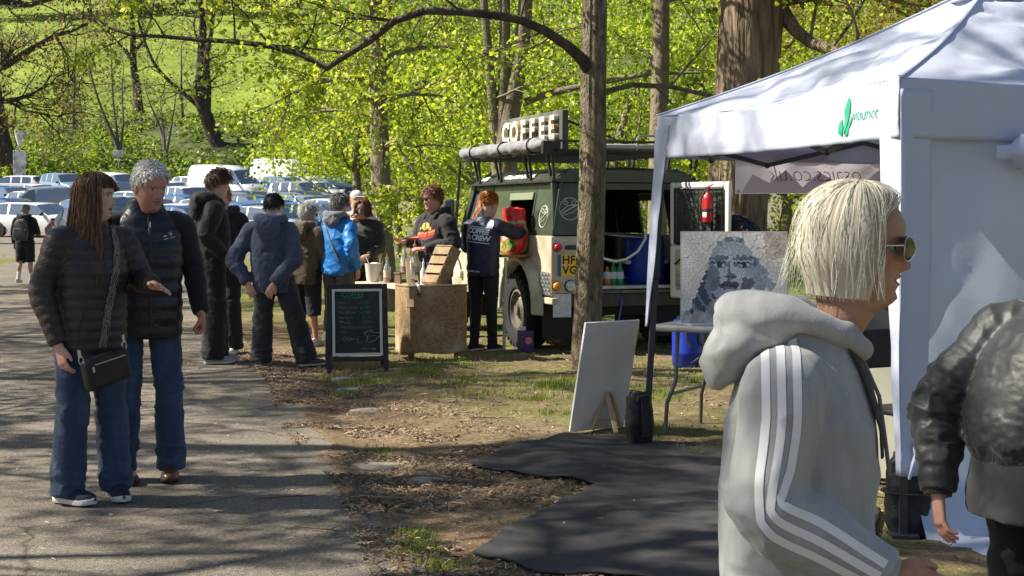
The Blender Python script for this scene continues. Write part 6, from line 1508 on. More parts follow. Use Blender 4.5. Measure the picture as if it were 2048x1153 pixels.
# --- head, neck and face as one lofted skin
def head_mesh(skin, brow=(.10, .07, .05), lips=(.42, .17, .14), fem=False, old=0, stubble=0, mouth=0.0, ears=True, n=64):
    zk = [-.17, -.10, -.05, -.022, -.010, 0, .010, .024, .038, .046, .054, .063, .072, .10, .115, .135, .16, .185, .205, .218, .2255, .2262]
    yf = [.050, .042, .043, .050, .070, .082, .0905, .085, .0905, .086, .0925, .089, .090, .089, .087, .0955, .094, .080, .058, .034, .010, .001]
    yb = [-.075, -.068, -.066, -.067, -.069, -.072, -.074, -.078, -.083, -.086, -.088, -.090, -.092, -.096, -.097, -.097, -.093, -.082, -.065, -.042, -.012, -.001]
    hw = [.068, .058, .055, .054, .054, .054, .056, .060, .0635, .065, .066, .0675, .069, .0715, .073, .0745, .0735, .067, .055, .036, .011, .001]
    z = np.unique(np.concatenate([np.linspace(-.17, -.03, 10), np.linspace(-.03, .14, 70), np.linspace(.14, .2262, 22)])); k = 1 if not fem else .96
    Yf, Yb, Hw = np.interp(z, zk, yf), np.interp(z, zk, yb), np.interp(z, zk, hw) * k
    th = np.linspace(0, 2 * PI, n, endpoint=False); th = th - .35 * np.sin(th) * .9      # finer round the face (theta 0 = front)
    ker = np.exp(-(np.arange(-24, 25) / 9.) ** 2); ker /= ker.sum(); Ys = np.convolve(np.pad(Yf, 24, 'edge'), ker, 'valid'); wk = (sstep(-.012, .004, z) * (1 - sstep(.075, .11, z))); Ys = Yf * (1 - wk) + Ys * wk; det = (Yf - Ys)[:, None]; Yf = Ys
    T, Z = np.meshgrid(th, z); cy = ((Yf + Yb) / 2)[:, None]; ry = ((Yf - Yb) / 2)[:, None]; c, s = np.cos(T), np.sin(T)
    low = 1 - sstep(.0, .07, Z); pw = np.where(c > 0, 2.35 - .45 * low * sstep(-.03, .0, Z), 2.1)
    X = Hw[:, None] * np.sign(s) * np.abs(s) ** (2 / 2.15); Y = cy + ry * np.sign(c) * np.abs(c) ** (2 / pw)
    front = sstep(.0, .5, c); ax = np.abs(X)
    def G(x0, z0, sx, sz): return np.exp(-((ax - x0) / sx) ** 2 - ((Z - z0) / sz) ** 2)
    nose = np.interp(z, [.060, .066, .073, .080, .10, .118, .128], [0, .012, .0235, .022, .0125, .004, 0])[:, None] * (.93 if fem else 1.0); sg = np.interp(z, [.06, .075, .09, .12], [.013, .0125, .0095, .0085])[:, None]
    Y = Y + front * det * np.exp(-(X / .024) ** 2)
    Y = Y + front * (nose * np.exp(-(X / sg) ** 2) + .004 * G(.014, .071, .006, .006))
    Y = Y + front * (-.0095 * G(.031, .114, .017, .0105) + .0055 * G(.031, .1135, .011, .0075) + .0035 * G(.030, .131, .02, .006) + .003 * G(.045, .088, .016, .014))
    Y = Y + front * (-.003 * G(.028, .055, .010, .02) - (.0016 + .010 * mouth) * G(0, .0465, .020, .004 + .004 * mouth) + .002 * G(0, .0385, .014, .004) + .002 * G(0, .0535, .014, .004) - .0012 * G(.022, .0465, .005, .005))
    if old: Y = Y + front * old * (-.0025 * G(.033, .068, .005, .016) - .002 * G(.036, .101, .012, .003)) ; X = X * (1 + .03 * old * np.exp(-((Z - .02) / .025) ** 2))
    V = np.stack([X, Y, Z], -1).reshape(-1, 3)
    col = np.ones((len(V), 3)) * np.array(skin); x, zz, ff = ax.ravel(), Z.ravel(), front.ravel()
    def tint(m, cc): m = np.clip(m, 0, 1)[:, None]; col[:] = col * (1 - m) + np.array(cc) * m
    red = np.array(skin) * np.array((1.12, .78, .72))
    tint(.55 * ff * (np.exp(-((x - .045) / .02) ** 2 - ((zz - .08) / .018) ** 2) + np.exp(-(x / .014) ** 2 - ((zz - .076) / .012) ** 2)), red)
    tint(stubble * ff * sstep(.075, .055, zz) * sstep(-.03, .0, zz), np.array(skin) * .62)
    lipw = .024; tint(.85 * ff * (np.abs(zz - .046) < .0105 * np.sqrt(np.clip(1 - (x / lipw) ** 2, 0, 1)) + .0002) * (x < lipw), lips)
    tint(.95 * ff * (np.abs(zz - .0465) < .0014 + .006 * mouth * np.clip(1 - (x / .02) ** 2, 0, 1)) * (x < .023), np.array((.12, .04, .035)))
    tint(.85 * ff * np.exp(-((x - .033) / .0185) ** 4 - ((zz - .1305 - .05 * (.03 - np.abs(x - .03)) * .2) / .0042) ** 2), brow)
    ey = (((x - .0315) / .0135) ** 2 + ((zz - .1135) / .0052) ** 2) * ff + (1 - ff) * 9
    tint((ey < 1) * 1.0, (.62, .60, .57)); tint((((x - .031) / .0058) ** 2 + ((zz - .1135) / .0058) ** 2 < 1) * (ey < 1) * 1.0, (.05, .04, .035)); tint(.7 * ((ey >= 1) & (ey < 1.9) & (zz > .1135)), (.10, .06, .05))
    m = len(th); I = np.arange(len(V)).reshape(len(z), m); Fc = [tuple(q) for q in np.stack([I[:-1], np.roll(I[:-1], -1, 1), np.roll(I[1:], -1, 1), I[1:]], -1).reshape(-1, 4)[:, ::-1]] + [tuple(I[-1]), tuple(I[0][::-1])]
    V = list(map(tuple, V)); C = list(map(tuple, col))
    if ears:
        for sd in (1, -1):
            mb = MB(); mb.ball((0, 0, 0), (.0085, .019, .031), 14, 10); E = np.array(mb.v); q = np.exp(-((E[:, 1] - .003) / .009) ** 2 - ((E[:, 2] - .004) / .014) ** 2); E[:, 0] -= .010 * q * (E[:, 0] > 0); E[:, 1] *= np.where(E[:, 2] < -.005, .72, 1.0)
            E[:, 0] = E[:, 0] - E[:, 1] * .35; E = E * [sd, 1, 1] + [sd * (.0745 * k), -.012, .098]; b = len(V); V += list(map(tuple, E)); C += [tuple(red * .98)] * len(E)
            Fc += [tuple(b + i for i in (f if sd > 0 else f[::-1])) for f in mb.f]
    return np.array(V), Fc, np.array(C)

def strand_mesh(P, w, col, ctr):
    n, m, _ = P.shape; t = np.gradient(P, axis=1); t /= np.linalg.norm(t, axis=2, keepdims=True) + 1e-9
    o = P - np.array(ctr); o -= t * (o * t).sum(2, keepdims=True); o /= np.linalg.norm(o, axis=2, keepdims=True) + 1e-9; s = np.cross(t, o)
    W = w[:, :, None]; V = np.stack([P - s * W, P + o * W * .7, P + s * W], 2).reshape(-1, 3)
    I = np.arange(n * m * 3).reshape(n, m, 3); a, b = I[:, :-1], I[:, 1:]
    Fc = np.concatenate([np.stack([a[..., 0], b[..., 0], b[..., 1], a[..., 1]], -1).reshape(-1, 4), np.stack([a[..., 1], b[..., 1], b[..., 2], a[..., 2]], -1).reshape(-1, 4)])
    return np_mesh('hair', V, Fc[:, ::-1], True, np.repeat(col, m * 3, 0))
SK_C, SK_R = np.array((0, -.003, .122)), np.array((.078, .1005, .107))
def sph(p, a, extra=0.0):
    """skull point at polar angle p from the crown, azimuth a from the face (positive = the person's right)"""
    e = np.asarray(extra)[..., None] if np.ndim(extra) else extra
    d = np.stack([np.sin(p) * np.sin(a), np.sin(p) * np.cos(a), np.cos(p)], -1); return SK_C + d * (SK_R + e)
def hair_col(r, n, base, hi, mix=.35):
    b = np.array(base) * r.uniform(.75, 1.15, (n, 1)); m = (r.uniform(0, 1, n) < mix)[:, None]; return np.where(m, np.array(hi) * r.uniform(.75, 1.2, (n, 1)), b)
def hair_long(length, base, hi, n=900, m=16, fringe=True, face=.95, vol=.012, seed=1, width=.0035, flare=1.0, mix=.35, part=0.0, inward=.0, wave=.004, lk=.006, grid=False, jit=.003):
    r = np.random.default_rng(seed); a = r.uniform(-PI, PI, n); t = np.linspace(0, 1, m)[None, :]
    lock = r.uniform(-PI, PI, 70); nl = np.abs(a[:, None] - lock[None]).argmin(1); a = a + (lock[nl] - a) * min(.45, lk * 75); lv = r.uniform(.8, 1.15, 70)[nl]; lo_ = r.uniform(0, lk, 70)[nl]
    if grid: a = np.linspace(-PI, PI, n)
    isf = (np.abs(a) < face * .9) if fringe else np.zeros(n, bool)
    ln = length * r.uniform(.86, 1.03, n)
    p0 = r.uniform(.03, .5, n)
    if grid: p0 = p0 * 0 + .02; ln = ln * 0 + length * .95
    arc = (1.52 - p0) * .1; tot = arc + ln; tot = np.where(isf, arc * .80, tot)
    S = t * tot[:, None]; pol = p0[:, None] + np.minimum(S, arc[:, None]) / .1; down = np.maximum(0, S - arc[:, None])
    lim = face + .02
    A = a[:, None] * np.ones_like(t)
    if not fringe:
        sg = np.where(a - part >= 0, 1, -1)[:, None]; tgt = sg * np.maximum(np.abs(A), lim); k = sstep(.5, 1.25, pol); A = A * (1 - k) + tgt * k
    ex = (vol + lo_ + r.uniform(0, jit, n))[:, None] * (.55 + .45 * sstep(0, .9, pol))
    P = sph(pol, A, ex)
    hz = np.stack([np.sin(A), np.cos(A), np.zeros_like(A)], -1)
    f = (flare - 1) * .05 * (down / max(length, .01)) ** 1.6 - inward * sstep(.25, 1.05, down / max(length, .01))
    P = P + hz * f[..., None]; P[..., 2] -= down
    ph = r.uniform(0, 6.28, n)[:, None]; P[..., 0] += wave * np.sin(S * 38 + ph) * sstep(.02, .1, S); P[..., 1] += wave * np.cos(S * 33 + ph * 1.7) * sstep(.02, .1, S)
    W = (width * r.uniform(.6, 1.3, n))[:, None] * np.ones_like(t) * (1 - .55 * t ** 3)
    return P, W, hair_col(r, n, base, hi, mix) * lv[:, None]
def hair_shell(p, length, base, hi, fringe, face, vol, flare=1.0, inward=0.0, seed=1):
    """smooth under-layer that carries the loose strands"""
    n, m = 260, 26; r = np.random.default_rng(seed); P, W, C = hair_long(length, base, hi, n, m, fringe, face, vol, seed, .002, flare, .5, 0, inward, 0, 0, grid=True)
    I = np.arange(n * m).reshape(n, m); Fc = np.stack([I[:-1, :-1], I[:-1, 1:], I[1:, 1:], I[1:, :-1]], -1); ok = np.linalg.norm(P[1:, -1] - P[:-1, -1], axis=1) < .035; Fc = Fc[ok].reshape(-1, 4)
    st = (vnoise(np.stack([np.arange(n) * .32, 0 * np.arange(n), 0 * np.arange(n)], -1)) * .5 + vnoise(np.stack([np.arange(n) * 1.1, 0 * np.arange(n), 5 + 0 * np.arange(n)], -1)) * .5) * .5 + .5
    P = P + (P - SK_C) * (.012 * (st - .5))[:, None, None]; c = np.array(base) * .8 * (1 - st[:, None]) + np.array(hi) * .9 * st[:, None]
    link('hair_shell', np_mesh('hair_shell', p.xf(P.reshape(-1, 3)), Fc, True, np.repeat(c, m, 0)), HAIRM, p.t)
def hair_short(base, hi, n=700, m=6, length=.045, lift=.5, comb=(0, -.3, -.6), curl=.3, hairline=(1.05, 1.45, 1.95), seed=1, width=.0035, mix=.3, messy=.35, top=1.0):
    r = np.random.default_rng(seed); out_p, out_a = [], []
    a = r.uniform(-PI, PI, n * 3); p = np.arccos(1 - r.uniform(0, 1, n * 3) * 1.5)
    lim = np.interp(np.abs(a), [0, .75, 1.1, 1.5, 2.2, PI], [hairline[0], hairline[0] * 1.02, hairline[1] * .93, hairline[1], hairline[2] * .95, hairline[2]]); k = p < lim; a, p = a[k][:n], p[k][:n]; n = len(a)
    R0 = sph(p, a, .001); nrm = (R0 - SK_C) / SK_R ** 1.2; nrm /= np.linalg.norm(nrm, axis=1, keepdims=True)
    c = np.array(comb)[None] + r.normal(size=(n, 3)) * messy; c -= nrm * (c * nrm).sum(1, keepdims=True); c /= np.linalg.norm(c, axis=1, keepdims=True) + 1e-6
    lf = lift * (.45 + .55 * np.clip(nrm[:, 2], 0, 1)) * r.uniform(.6, 1.3, n)
    ln = length * r.uniform(.6, 1.25, n) * (1 + (top - 1) * np.clip(nrm[:, 2], 0, 1)); t = np.linspace(0, 1, m)[None, :, None]
    side = np.cross(nrm, c)
    P = R0[:, None] + ln[:, None, None] * (c[:, None] * t + nrm[:, None] * lf[:, None, None] * (t - .45 * t ** 2) * 1.3 + side[:, None] * curl * np.sin(t * 3 + r.uniform(0, 6, n)[:, None, None]) * t)
    # never inside the skull
    d = (P - SK_C) / SK_R; q = np.linalg.norm(d, axis=2, keepdims=True); P = np.where(q < 1.03, SK_C + d / q * 1.03 * SK_R, P)
    W = (width * r.uniform(.6, 1.3, n))[:, None] * (1 - .7 * t[:, :, 0] ** 2); return P, W, hair_col(r, n, base, hi, mix)
def cap_mesh(hairline, base, ex=.004):
    n, m = 40, 22; a = np.linspace(-PI, PI, n, endpoint=False); lim = np.interp(np.abs(a), [0, .75, 1.1, 1.5, 2.2, PI], [hairline[0], hairline[0] * 1.02, hairline[1] * .93, hairline[1], hairline[2] * .95, hairline[2]])
    P = np.concatenate([sph(lim * k / (m - 1) + .001, a, ex * min(1, (m - 1 - k) / 3)) for k in range(m)]); I = np.arange(n * m).reshape(m, n)
    return P, np.stack([I[:-1], I[1:], np.roll(I[1:], -1, 1), np.roll(I[:-1], -1, 1)], -1).reshape(-1, 4), np.tile(np.array(base) * .7, (len(P), 1))

def hand_shapes(mb, W, d, palm, right=True, pose='relaxed', s=1.0):
    d = Vector(d).normalized(); palm = Vector(palm); palm = (palm - d * palm.dot(d)).normalized(); x = d.cross(palm) * (1 if right else -1)
    Mx = Matrix(((x.x, palm.x, d.x, W[0]), (x.y, palm.y, d.y, W[1]), (x.z, palm.z, d.z, W[2]), (0, 0, 0, 1))) @ Matrix.Scale(s, 4)
    curl = {'relaxed': (.35, .5, .35), 'open': (.12, .2, .12), 'fist': (1.25, 1.5, .9), 'grip': (.8, .9, .6)}[pose]
    rings = []
    for z, w, h in ((-.03, .025, .019), (0, .026, .019), (.03, .036, .018), (.06, .041, .016), (.085, .041, .013), (.095, .036, .010)):
        rings.append([Mx @ Vector((w * math.cos(t) + .002, h * math.sin(t), z)) for t in np.linspace(0, 2 * PI, 18, endpoint=False)])
    mb.loft(rings)
    for k, (bx, L) in enumerate(((.030, .076), (.0105, .084), (-.0095, .078), (-.029, .062))):
        p = Vector((bx, 0, .083 if k else .080)); ang = .0; sp = bx * (2.2 if pose == 'open' else 1.0); pts = [p - Vector((0, 0, .02)), p.copy()]; f = 1 + .12 * (k - 1.5) * (pose != 'open')
        for j, fr in enumerate((.45, .30, .25)):
            ang += curl[j] * f; p = p + Vector((sp * fr * L * 4, math.sin(ang) * L * fr, math.cos(ang) * L * fr)); pts.append(p.copy())
        mb.tube([Mx @ q for q in pts], [.0098 * s, .0098 * s, .0088 * s, .008 * s, .0062 * s], 10)
    th = [Vector((.020, .004, .012)), Vector((.040, .010, .040)), Vector((.050, .018, .066)), Vector((.049 if pose != 'open' else .06, .026, .088))]
    if pose in ('fist', 'grip'): th = [Vector((.022, .006, .012)), Vector((.038, .022, .040)), Vector((.028, .038, .062)), Vector((.008, .042, .07))]
    mb.tube([Mx @ q for q in th], [.015 * s, .0125 * s, .0105 * s, .0075 * s], 10)

def shoe(parent, ank, yaw, up_mat, sole_mat, L=.27, w=.048, h=.075, sole=.022, pitch=0, lace=None):
    """ank: ankle joint; the sole rests .085 below it"""
    g = Matrix.Translation((ank[0], ank[1], ank[2] - .085)) @ Matrix.Rotation(yaw, 4, 'Z') @ Matrix.Rotation(pitch, 4, 'X')
    ys = np.linspace(-.075, L - .075, 16); up, so = [], []
    for y in ys:
        u = (y + .075) / L; ww = w * np.interp(u, [0, .06, .3, .65, .85, .96, 1], [.55, .8, .82, 1, .9, .55, .2]); hh = np.interp(u, [0, .1, .3, .42, .6, .8, .95, 1], [.9, 1.15, 1.2, 1.0, .7, .55, .42, .25]) * h
        up.append([g @ Vector((ww * .96 * math.copysign(abs(math.cos(t)) ** .8, math.cos(t)), y, sole * .8 + max(0, math.sin(t)) ** .75 * (hh) if math.sin(t) > 0 else sole * .8)) for t in np.linspace(0, 2 * PI, 20, endpoint=False)])
        rock = .012 * max(0, u - .75) / .25; so.append([g @ Vector((ww * 1.07 * math.copysign(abs(math.cos(t)) ** .6, math.cos(t)), y, sole / 2 + rock + sole / 2 * math.copysign(abs(math.sin(t)) ** .4, math.sin(t)))) for t in np.linspace(0, 2 * PI, 16, endpoint=False)])
    s = MB().loft(up).build('shoe', up_mat, parent); MB().loft(so).build('sole', sole_mat, s)
    if lace: MB().box(g @ Vector((0, .075, h * .93)), (.035, .05, .008), rot=(-.45, 0, yaw)).build('laces', lace, s, bevel=.003)

DEF = dict(hipR=(.095, 0, .90), kneeR=(.10, .02, .49), ankR=(.105, -.01, .085), hipL=(-.095, 0, .90), kneeL=(-.10, .02, .49), ankL=(-.105, -.01, .085),
           shoR=(.175, -.015, 1.395), elbR=(.235, -.04, 1.12), wrR=(.25, .03, .88), shoL=(-.175, -.015, 1.395), elbL=(-.235, -.04, 1.12), wrL=(-.25, .03, .88), neck=(0, -.015, 1.43), chin=(0, .02, 1.475))
SKINM = None
def skin_mat():
    m = M('skin', (1, 1, 1), .48, attr=True, bump=.08, bscale=220, spec=.35); b = m.node_tree.nodes['Principled BSDF']; b.inputs['Subsurface Weight'].default_value = .12; b.inputs['Subsurface Radius'].default_value = (.012, .005, .003); b.inputs['Subsurface Scale'].default_value = .6; return m
SKINM = skin_mat()
HAIRM = M('hair', (1, 1, 1), .5, attr=True, spec=.3)

class Person:
    def __init__(s, label, xy, face, H=1.70, J=None, z=None, group='people', cat='person'):
        s.J = {k: Vector(v) for k, v in {**DEF, **(J or {})}.items()}; s.s = H / 1.70
        rz = math.atan2(-face[0], face[1]); s.rz = rz; zz = gz(*xy) if z is None else z
        if xy[0] < float(edge_x(xy[1])): zz = max(zz, float(base_z(*xy)) + .006)
        s.t = empty('person', (xy[0], xy[1], zz), rz, label, cat, group); s.t.scale = (s.s,) * 3; s.bodies = []
    def __getitem__(s, k): return s.J[k]
    def head(s, skin, yaw=0, pitch=0, roll=0, hs=1.0, **k):
        V, Fc, C = head_mesh(skin, **k); s.skin = skin; s.hs = hs
        R = Matrix.Rotation(math.radians(yaw), 3, 'Z') @ Matrix.Rotation(math.radians(pitch), 3, 'X') @ Matrix.Rotation(math.radians(roll), 3, 'Y'); s.R = np.array(R); s.piv = np.array((0, -.01, -.02))
        s.bodies.append((s.xf(V, True), Fc, C)); return s
    def xf(s, V, blend=False):
        V = np.asarray(V, float); sh = V.shape; V = V.reshape(-1, 3); Q = (V - s.piv) @ s.R.T + s.piv
        if blend: k = sstep(-.12, -.015, V[:, 2])[:, None]; Q = V * (1 - k) + Q * k
        base = np.array(s.J['chin']); Q = Q * s.hs
        if blend:   # the foot of the neck stays over the shoulders
            nb = np.array(s.J['neck']) - base - np.array((0, -.015, -.045)); k = 1 - sstep(-.16, -.02, V[:, 2])[:, None]; Q = Q + nb * k * [1, 1, .6]
        return (Q + base).reshape(sh)
    def hair(s, P, W, col, cap=None, name='hair'):
        ctr = s.xf(np.array([SK_C]))[0]; me = strand_mesh(s.xf(P), W * s.hs, col, ctr); o = link(name, me, HAIRM, s.t); o['kind'] = 'stuff'
        if cap is not None: V, Fc, C = cap; link('hair_cap', np_mesh('hair_cap', s.xf(V), Fc, True, C), HAIRM, s.t)
        return o
    def hands(s, spec, voxel=.004):
        """spec: R/L -> (direction, palm normal, pose)"""
        mb = MB()
        for k, (d, pn, pose) in spec.items():
            W = s.J['wr' + k]; d = Vector(d).normalized(); hand_shapes(mb, W + d * .01, d, pn, k == 'R', pose, 1.0)
            e = s.J['elb' + k]; f = (W - e); mb.tube([W - f * .25, W + d * .015], [.030, .0255], 12)
        if not mb.v: return s
        me = fuse(mb, voxel, 3); V = coords(me); c = np.array(s.skin) * np.array((1.05, .9, .86)); col = np.tile(c, (len(V), 1)) * (1 + .12 * fbm(V * 60, 2))[:, None]
        s.bodies.append((V, [tuple(p.vertices) for p in me.polygons], col)); bpy.data.meshes.remove(me); return s
    def core(s, bare=False, voxel=.014):
        """trunk and limbs under the clothes (shins show below shorts)"""
        J = s.J; mb = MB(); mb.tube([J['hipR'].lerp(J['hipL'], .5), J['neck'] * .6 + J['hipR'].lerp(J['hipL'], .5) * .4, J['neck'] - Vector((0, 0, .04))], [.10, .11, .07], 14)
        for k in 'RL':
            mb.tube([J['sho' + k], J['elb' + k], J['wr' + k]], [.045, .035, .024], 10)
            h, kn, an = J['hip' + k], J['knee' + k], J['ank' + k]; q = kn.lerp(an, .32) + Vector((0, -.018, 0))
            limb(mb, [h, h.lerp(kn, .5), kn, q, kn.lerp(an, .7), an, an - Vector((0, -.01, .04))], list(np.array([.075, .066, .05, .053, .037, .03, .032]) * (1 if bare else .72)), 26, 14)
        me = fuse(mb, voxel, 3); V = coords(me); s.bodies.append((V, [tuple(p.vertices) for p in me.polygons], np.tile(np.array(s.skin), (len(V), 1)) * (1 + .08 * fbm(V * 20, 2))[:, None])); bpy.data.meshes.remove(me); return s
    def finish(s):
        V, Fc, C = [], [], []
        for v, f, c in s.bodies:
            b = sum(len(q) for q in V); V.append(np.asarray(v)); Fc += [tuple(b + i for i in q) for q in f]; C.append(c)
        me = np_mesh('body', np.concatenate(V), Fc, True, np.concatenate(C)); me.polygons.foreach_set('use_smooth', np.ones(len(me.polygons), bool)); link('body', me, SKINM, s.t); return s.t
    def trousers(s, mat, hip=(.165, .125), thigh=.095, knee=.078, hem=.08, hemz=.05, top=1.0, voxel=.011, amp=.012, name='trousers', flare=None, cut=None, seed=0, hemlen=None):
        J = s.J; mb = MB(); c = J['hipR'].lerp(J['hipL'], .5); torso(mb, [(c.z - .10, hip[0] * .93, hip[1] * .95, c.x, c.y), (c.z, hip[0], hip[1], c.x, c.y), (c.z + .07, hip[0] * .97, hip[1] * .97, c.x, c.y), (top, hip[0] * .9, hip[1] * .9, c.x * .6, c.y)], m=16, n=30)
        for k in 'RL':
            h, kn, an = J['hip' + k], J['knee' + k], J['ank' + k]; e = an + Vector((0, -.005, hemz - .085))
            pts = [h + Vector((0, 0, .03)), h.lerp(kn, .3), h.lerp(kn, .7), kn, kn.lerp(e, .35), kn.lerp(e, .75), e]; rd = [thigh * .98, thigh, thigh * .9, knee, knee * .55 + hem * .45, hem * .97, hem]
            if cut: n = 4; pts, rd = pts[:n] + [kn.lerp(e, cut)], rd[:n] + [hem]
            limb(mb, pts, rd, 34, 18)
        me = fuse(mb, voxel, 3); kz = J['kneeR'].z; az = J['ankR'].z
        wrinkle(me, amp, (7, 7, 16), seed, lambda V: .35 + np.exp(-((V[:, 2] - kz) / .12) ** 2) * .7 + np.exp(-((V[:, 2] - az - .06) / .08) ** 2) * 1.1 + np.exp(-((V[:, 2] - c.z + .04) / .08) ** 2) * .6)
        o = link(name, me, mat, s.t); s.leg_me = me; return o
    def top(s, mat, st, sl=(.085, .07, .05), voxel=.011, amp=.010, freq=(9, 9, 11), quilt=0, qa=.0, name='jacket', sleeves='RL', collar=None, seed=0, cuffs=True, extra=None, smooth=3, neckr=None, ripple=0, slend=1.0, pw=2.4):
        J = s.J; mb = MB(); torso(mb, st, quilt=quilt, qa=qa, pw=pw)
        for k in 'RL':
            sh, el, wr = J['sho' + k] + Vector((0, 0, -.042)), J['elb' + k], J['wr' + k]; q = J['sho' + k].lerp(Vector((st[-1][3], st[-1][4], sh.z)), .45)
            if k in sleeves:
                e = el.lerp(wr, slend)
                limb(mb, [q + Vector((0, 0, -.01)), sh, sh.lerp(el, .35), el, el.lerp(e, .5), e], [sl[0] * .95, sl[0], sl[0] * .95, sl[1], sl[1] * .55 + sl[2] * .45, sl[2]], 60 if quilt else 30, 18, quilt=quilt * .95 if quilt else 0, qa=qa * 1.3, ripple=ripple)
        if collar: mb.tube([Vector(c[:3]) for c in collar], [c[3] for c in collar], 20, sq=1.0)
        if extra: extra(mb)
        me = fuse(mb, voxel, smooth)
        el = [J['elb' + k] for k in sleeves]; 
        def mask(V):
            r = .4 + 0 * V[:, 0]
            for e in el: r = r + np.exp(-(((V - np.array(e)) / .10) ** 2).sum(1)) * 1.2
            return r + np.exp(-((V[:, 2] - st[0][0] - .05) / .07) ** 2) * .6
        if amp: wrinkle(me, amp, freq, seed, mask)
        o = link(name, me, mat, s.t); s.top_me = me; s.bv = bvh_of(me); return o
    def hood(s, mat, back=.12, r=.05, drop=.10, z=None, y0=0, wid=.11, voxel=.010, amp=.012, seed=0, front=True):
        n = s.J['neck']; z = z or n.z; mb = MB()
        ring = [(wid * .50, n.y + .10, z - .06), (wid * .9, n.y + .06, z - .01), (wid * 1.1, n.y - .02, z + .025), (wid * .8, n.y - .085, z + .02), (0, n.y - .115, z + .01), (-wid * .8, n.y - .085, z + .02), (-wid * 1.1, n.y - .02, z + .025), (-wid * .9, n.y + .06, z - .01), (-wid * .5, n.y + .10, z - .06)]
        ring = [Vector((n.x + a, b + y0, c)) for a, b, c in ring]; limb(mb, ring, [r * .5, r * .62, r * .8, r, r * 1.1, r, r * .8, r * .62, r * .5], 40, 14)
        mb.ball((n.x, n.y - back + y0, z - drop * .55), (wid * 1.05, .055, drop), 18, 12); mb.ball((n.x, n.y - back * .85 + y0, z - .01), (wid, .06, .05), 18, 12)
        me = fuse(mb, voxel, 3); wrinkle(me, amp, (9, 9, 13), seed); return link('hood', me, mat, s.t)

def cloth(name, c=None, c2=None, rough=.85, bs=260, bump=.25, sheen=.15, **k): return MATS[name] if name in MATS else M(name, c, rough, c2=c2 or tuple(x * .72 for x in c), nscale=k.pop('nscale', 7), bump=bump, bscale=bs, sheen=sheen, **k)
DENIM = cloth('blue denim', (.022, .040, .090), (.055, .085, .155), .85, nscale=9, ndist=(.4, .75), stretch=(1, 1, .35))
DENIM2 = cloth('mid blue denim', (.024, .046, .105), (.06, .10, .185), .85, nscale=9, ndist=(.4, .75), stretch=(1, 1, .35))
BLACKC = cloth('black cotton', (.012, .012, .014)); NAVYC = cloth('slate navy sweat cloth', (.055, .068, .135)); GREYT = cloth('charcoal trousers', (.030, .032, .038))
SOLEW = M('white rubber sole', (.62, .62, .58), .6); SOLEB = M('black rubber sole', (.03, .03, .03), .7)
PALE, RUDDY, TAN, FAIR = (.52, .32, .24), (.50, .26, .19), (.38, .215, .145), (.56, .36, .28)
def X(px, Y): return (px - CX) / F * Y
def Zp(py, Y): return CAMZ - (py - HZ) / F * Y

# ------------------------------------------------------------------ the people
def glasses(p, lens, rim, rx=.026, rz=.021, wrap=.35):
    LM = M('dark lens', (.012, .011, .012), .12, spec=.35) if lens else M('clear lens', (.5, .52, .52), .05, trans=.9)
    fr = MB(); g = None
    for s in (1, -1):
        ring = [(s * (.033 + rx * math.cos(t)), .1045 - wrap * .35 * (rx * math.cos(t)) - .004 * abs(math.sin(t)), .111 + rz * math.sin(t)) for t in np.linspace(0, 2 * PI, 20, endpoint=False)]
        fr.tube([Vector(q) for q in p.xf(np.array(ring))], .0016 * p.hs, 5, closed=True); mb = MB(); V = p.xf(np.array(ring + [(s * .033, .107, .111)])); mb.add([tuple(v) for v in V], [(i, (i + 1) % 20, 20) for i in range(20)], True)
        o = mb.build('lens', LM, p.t); g = g or o
        fr.tube([Vector(q) for q in p.xf(np.array([(s * (.033 + rx), .1 - wrap * .3 * rx, .118), (s * .074, .07, .116), (s * .0775, -.005, .110), (s * .076, -.03, .092)]))], .0018 * p.hs, 5)
    fr.tube([Vector(q) for q in p.xf(np.array([(.010, .107, .115), (0, .112, .117), (-.010, .107, .115)]))], .0015 * p.hs, 5)
    fr.build('glasses_frame', rim, p.t)

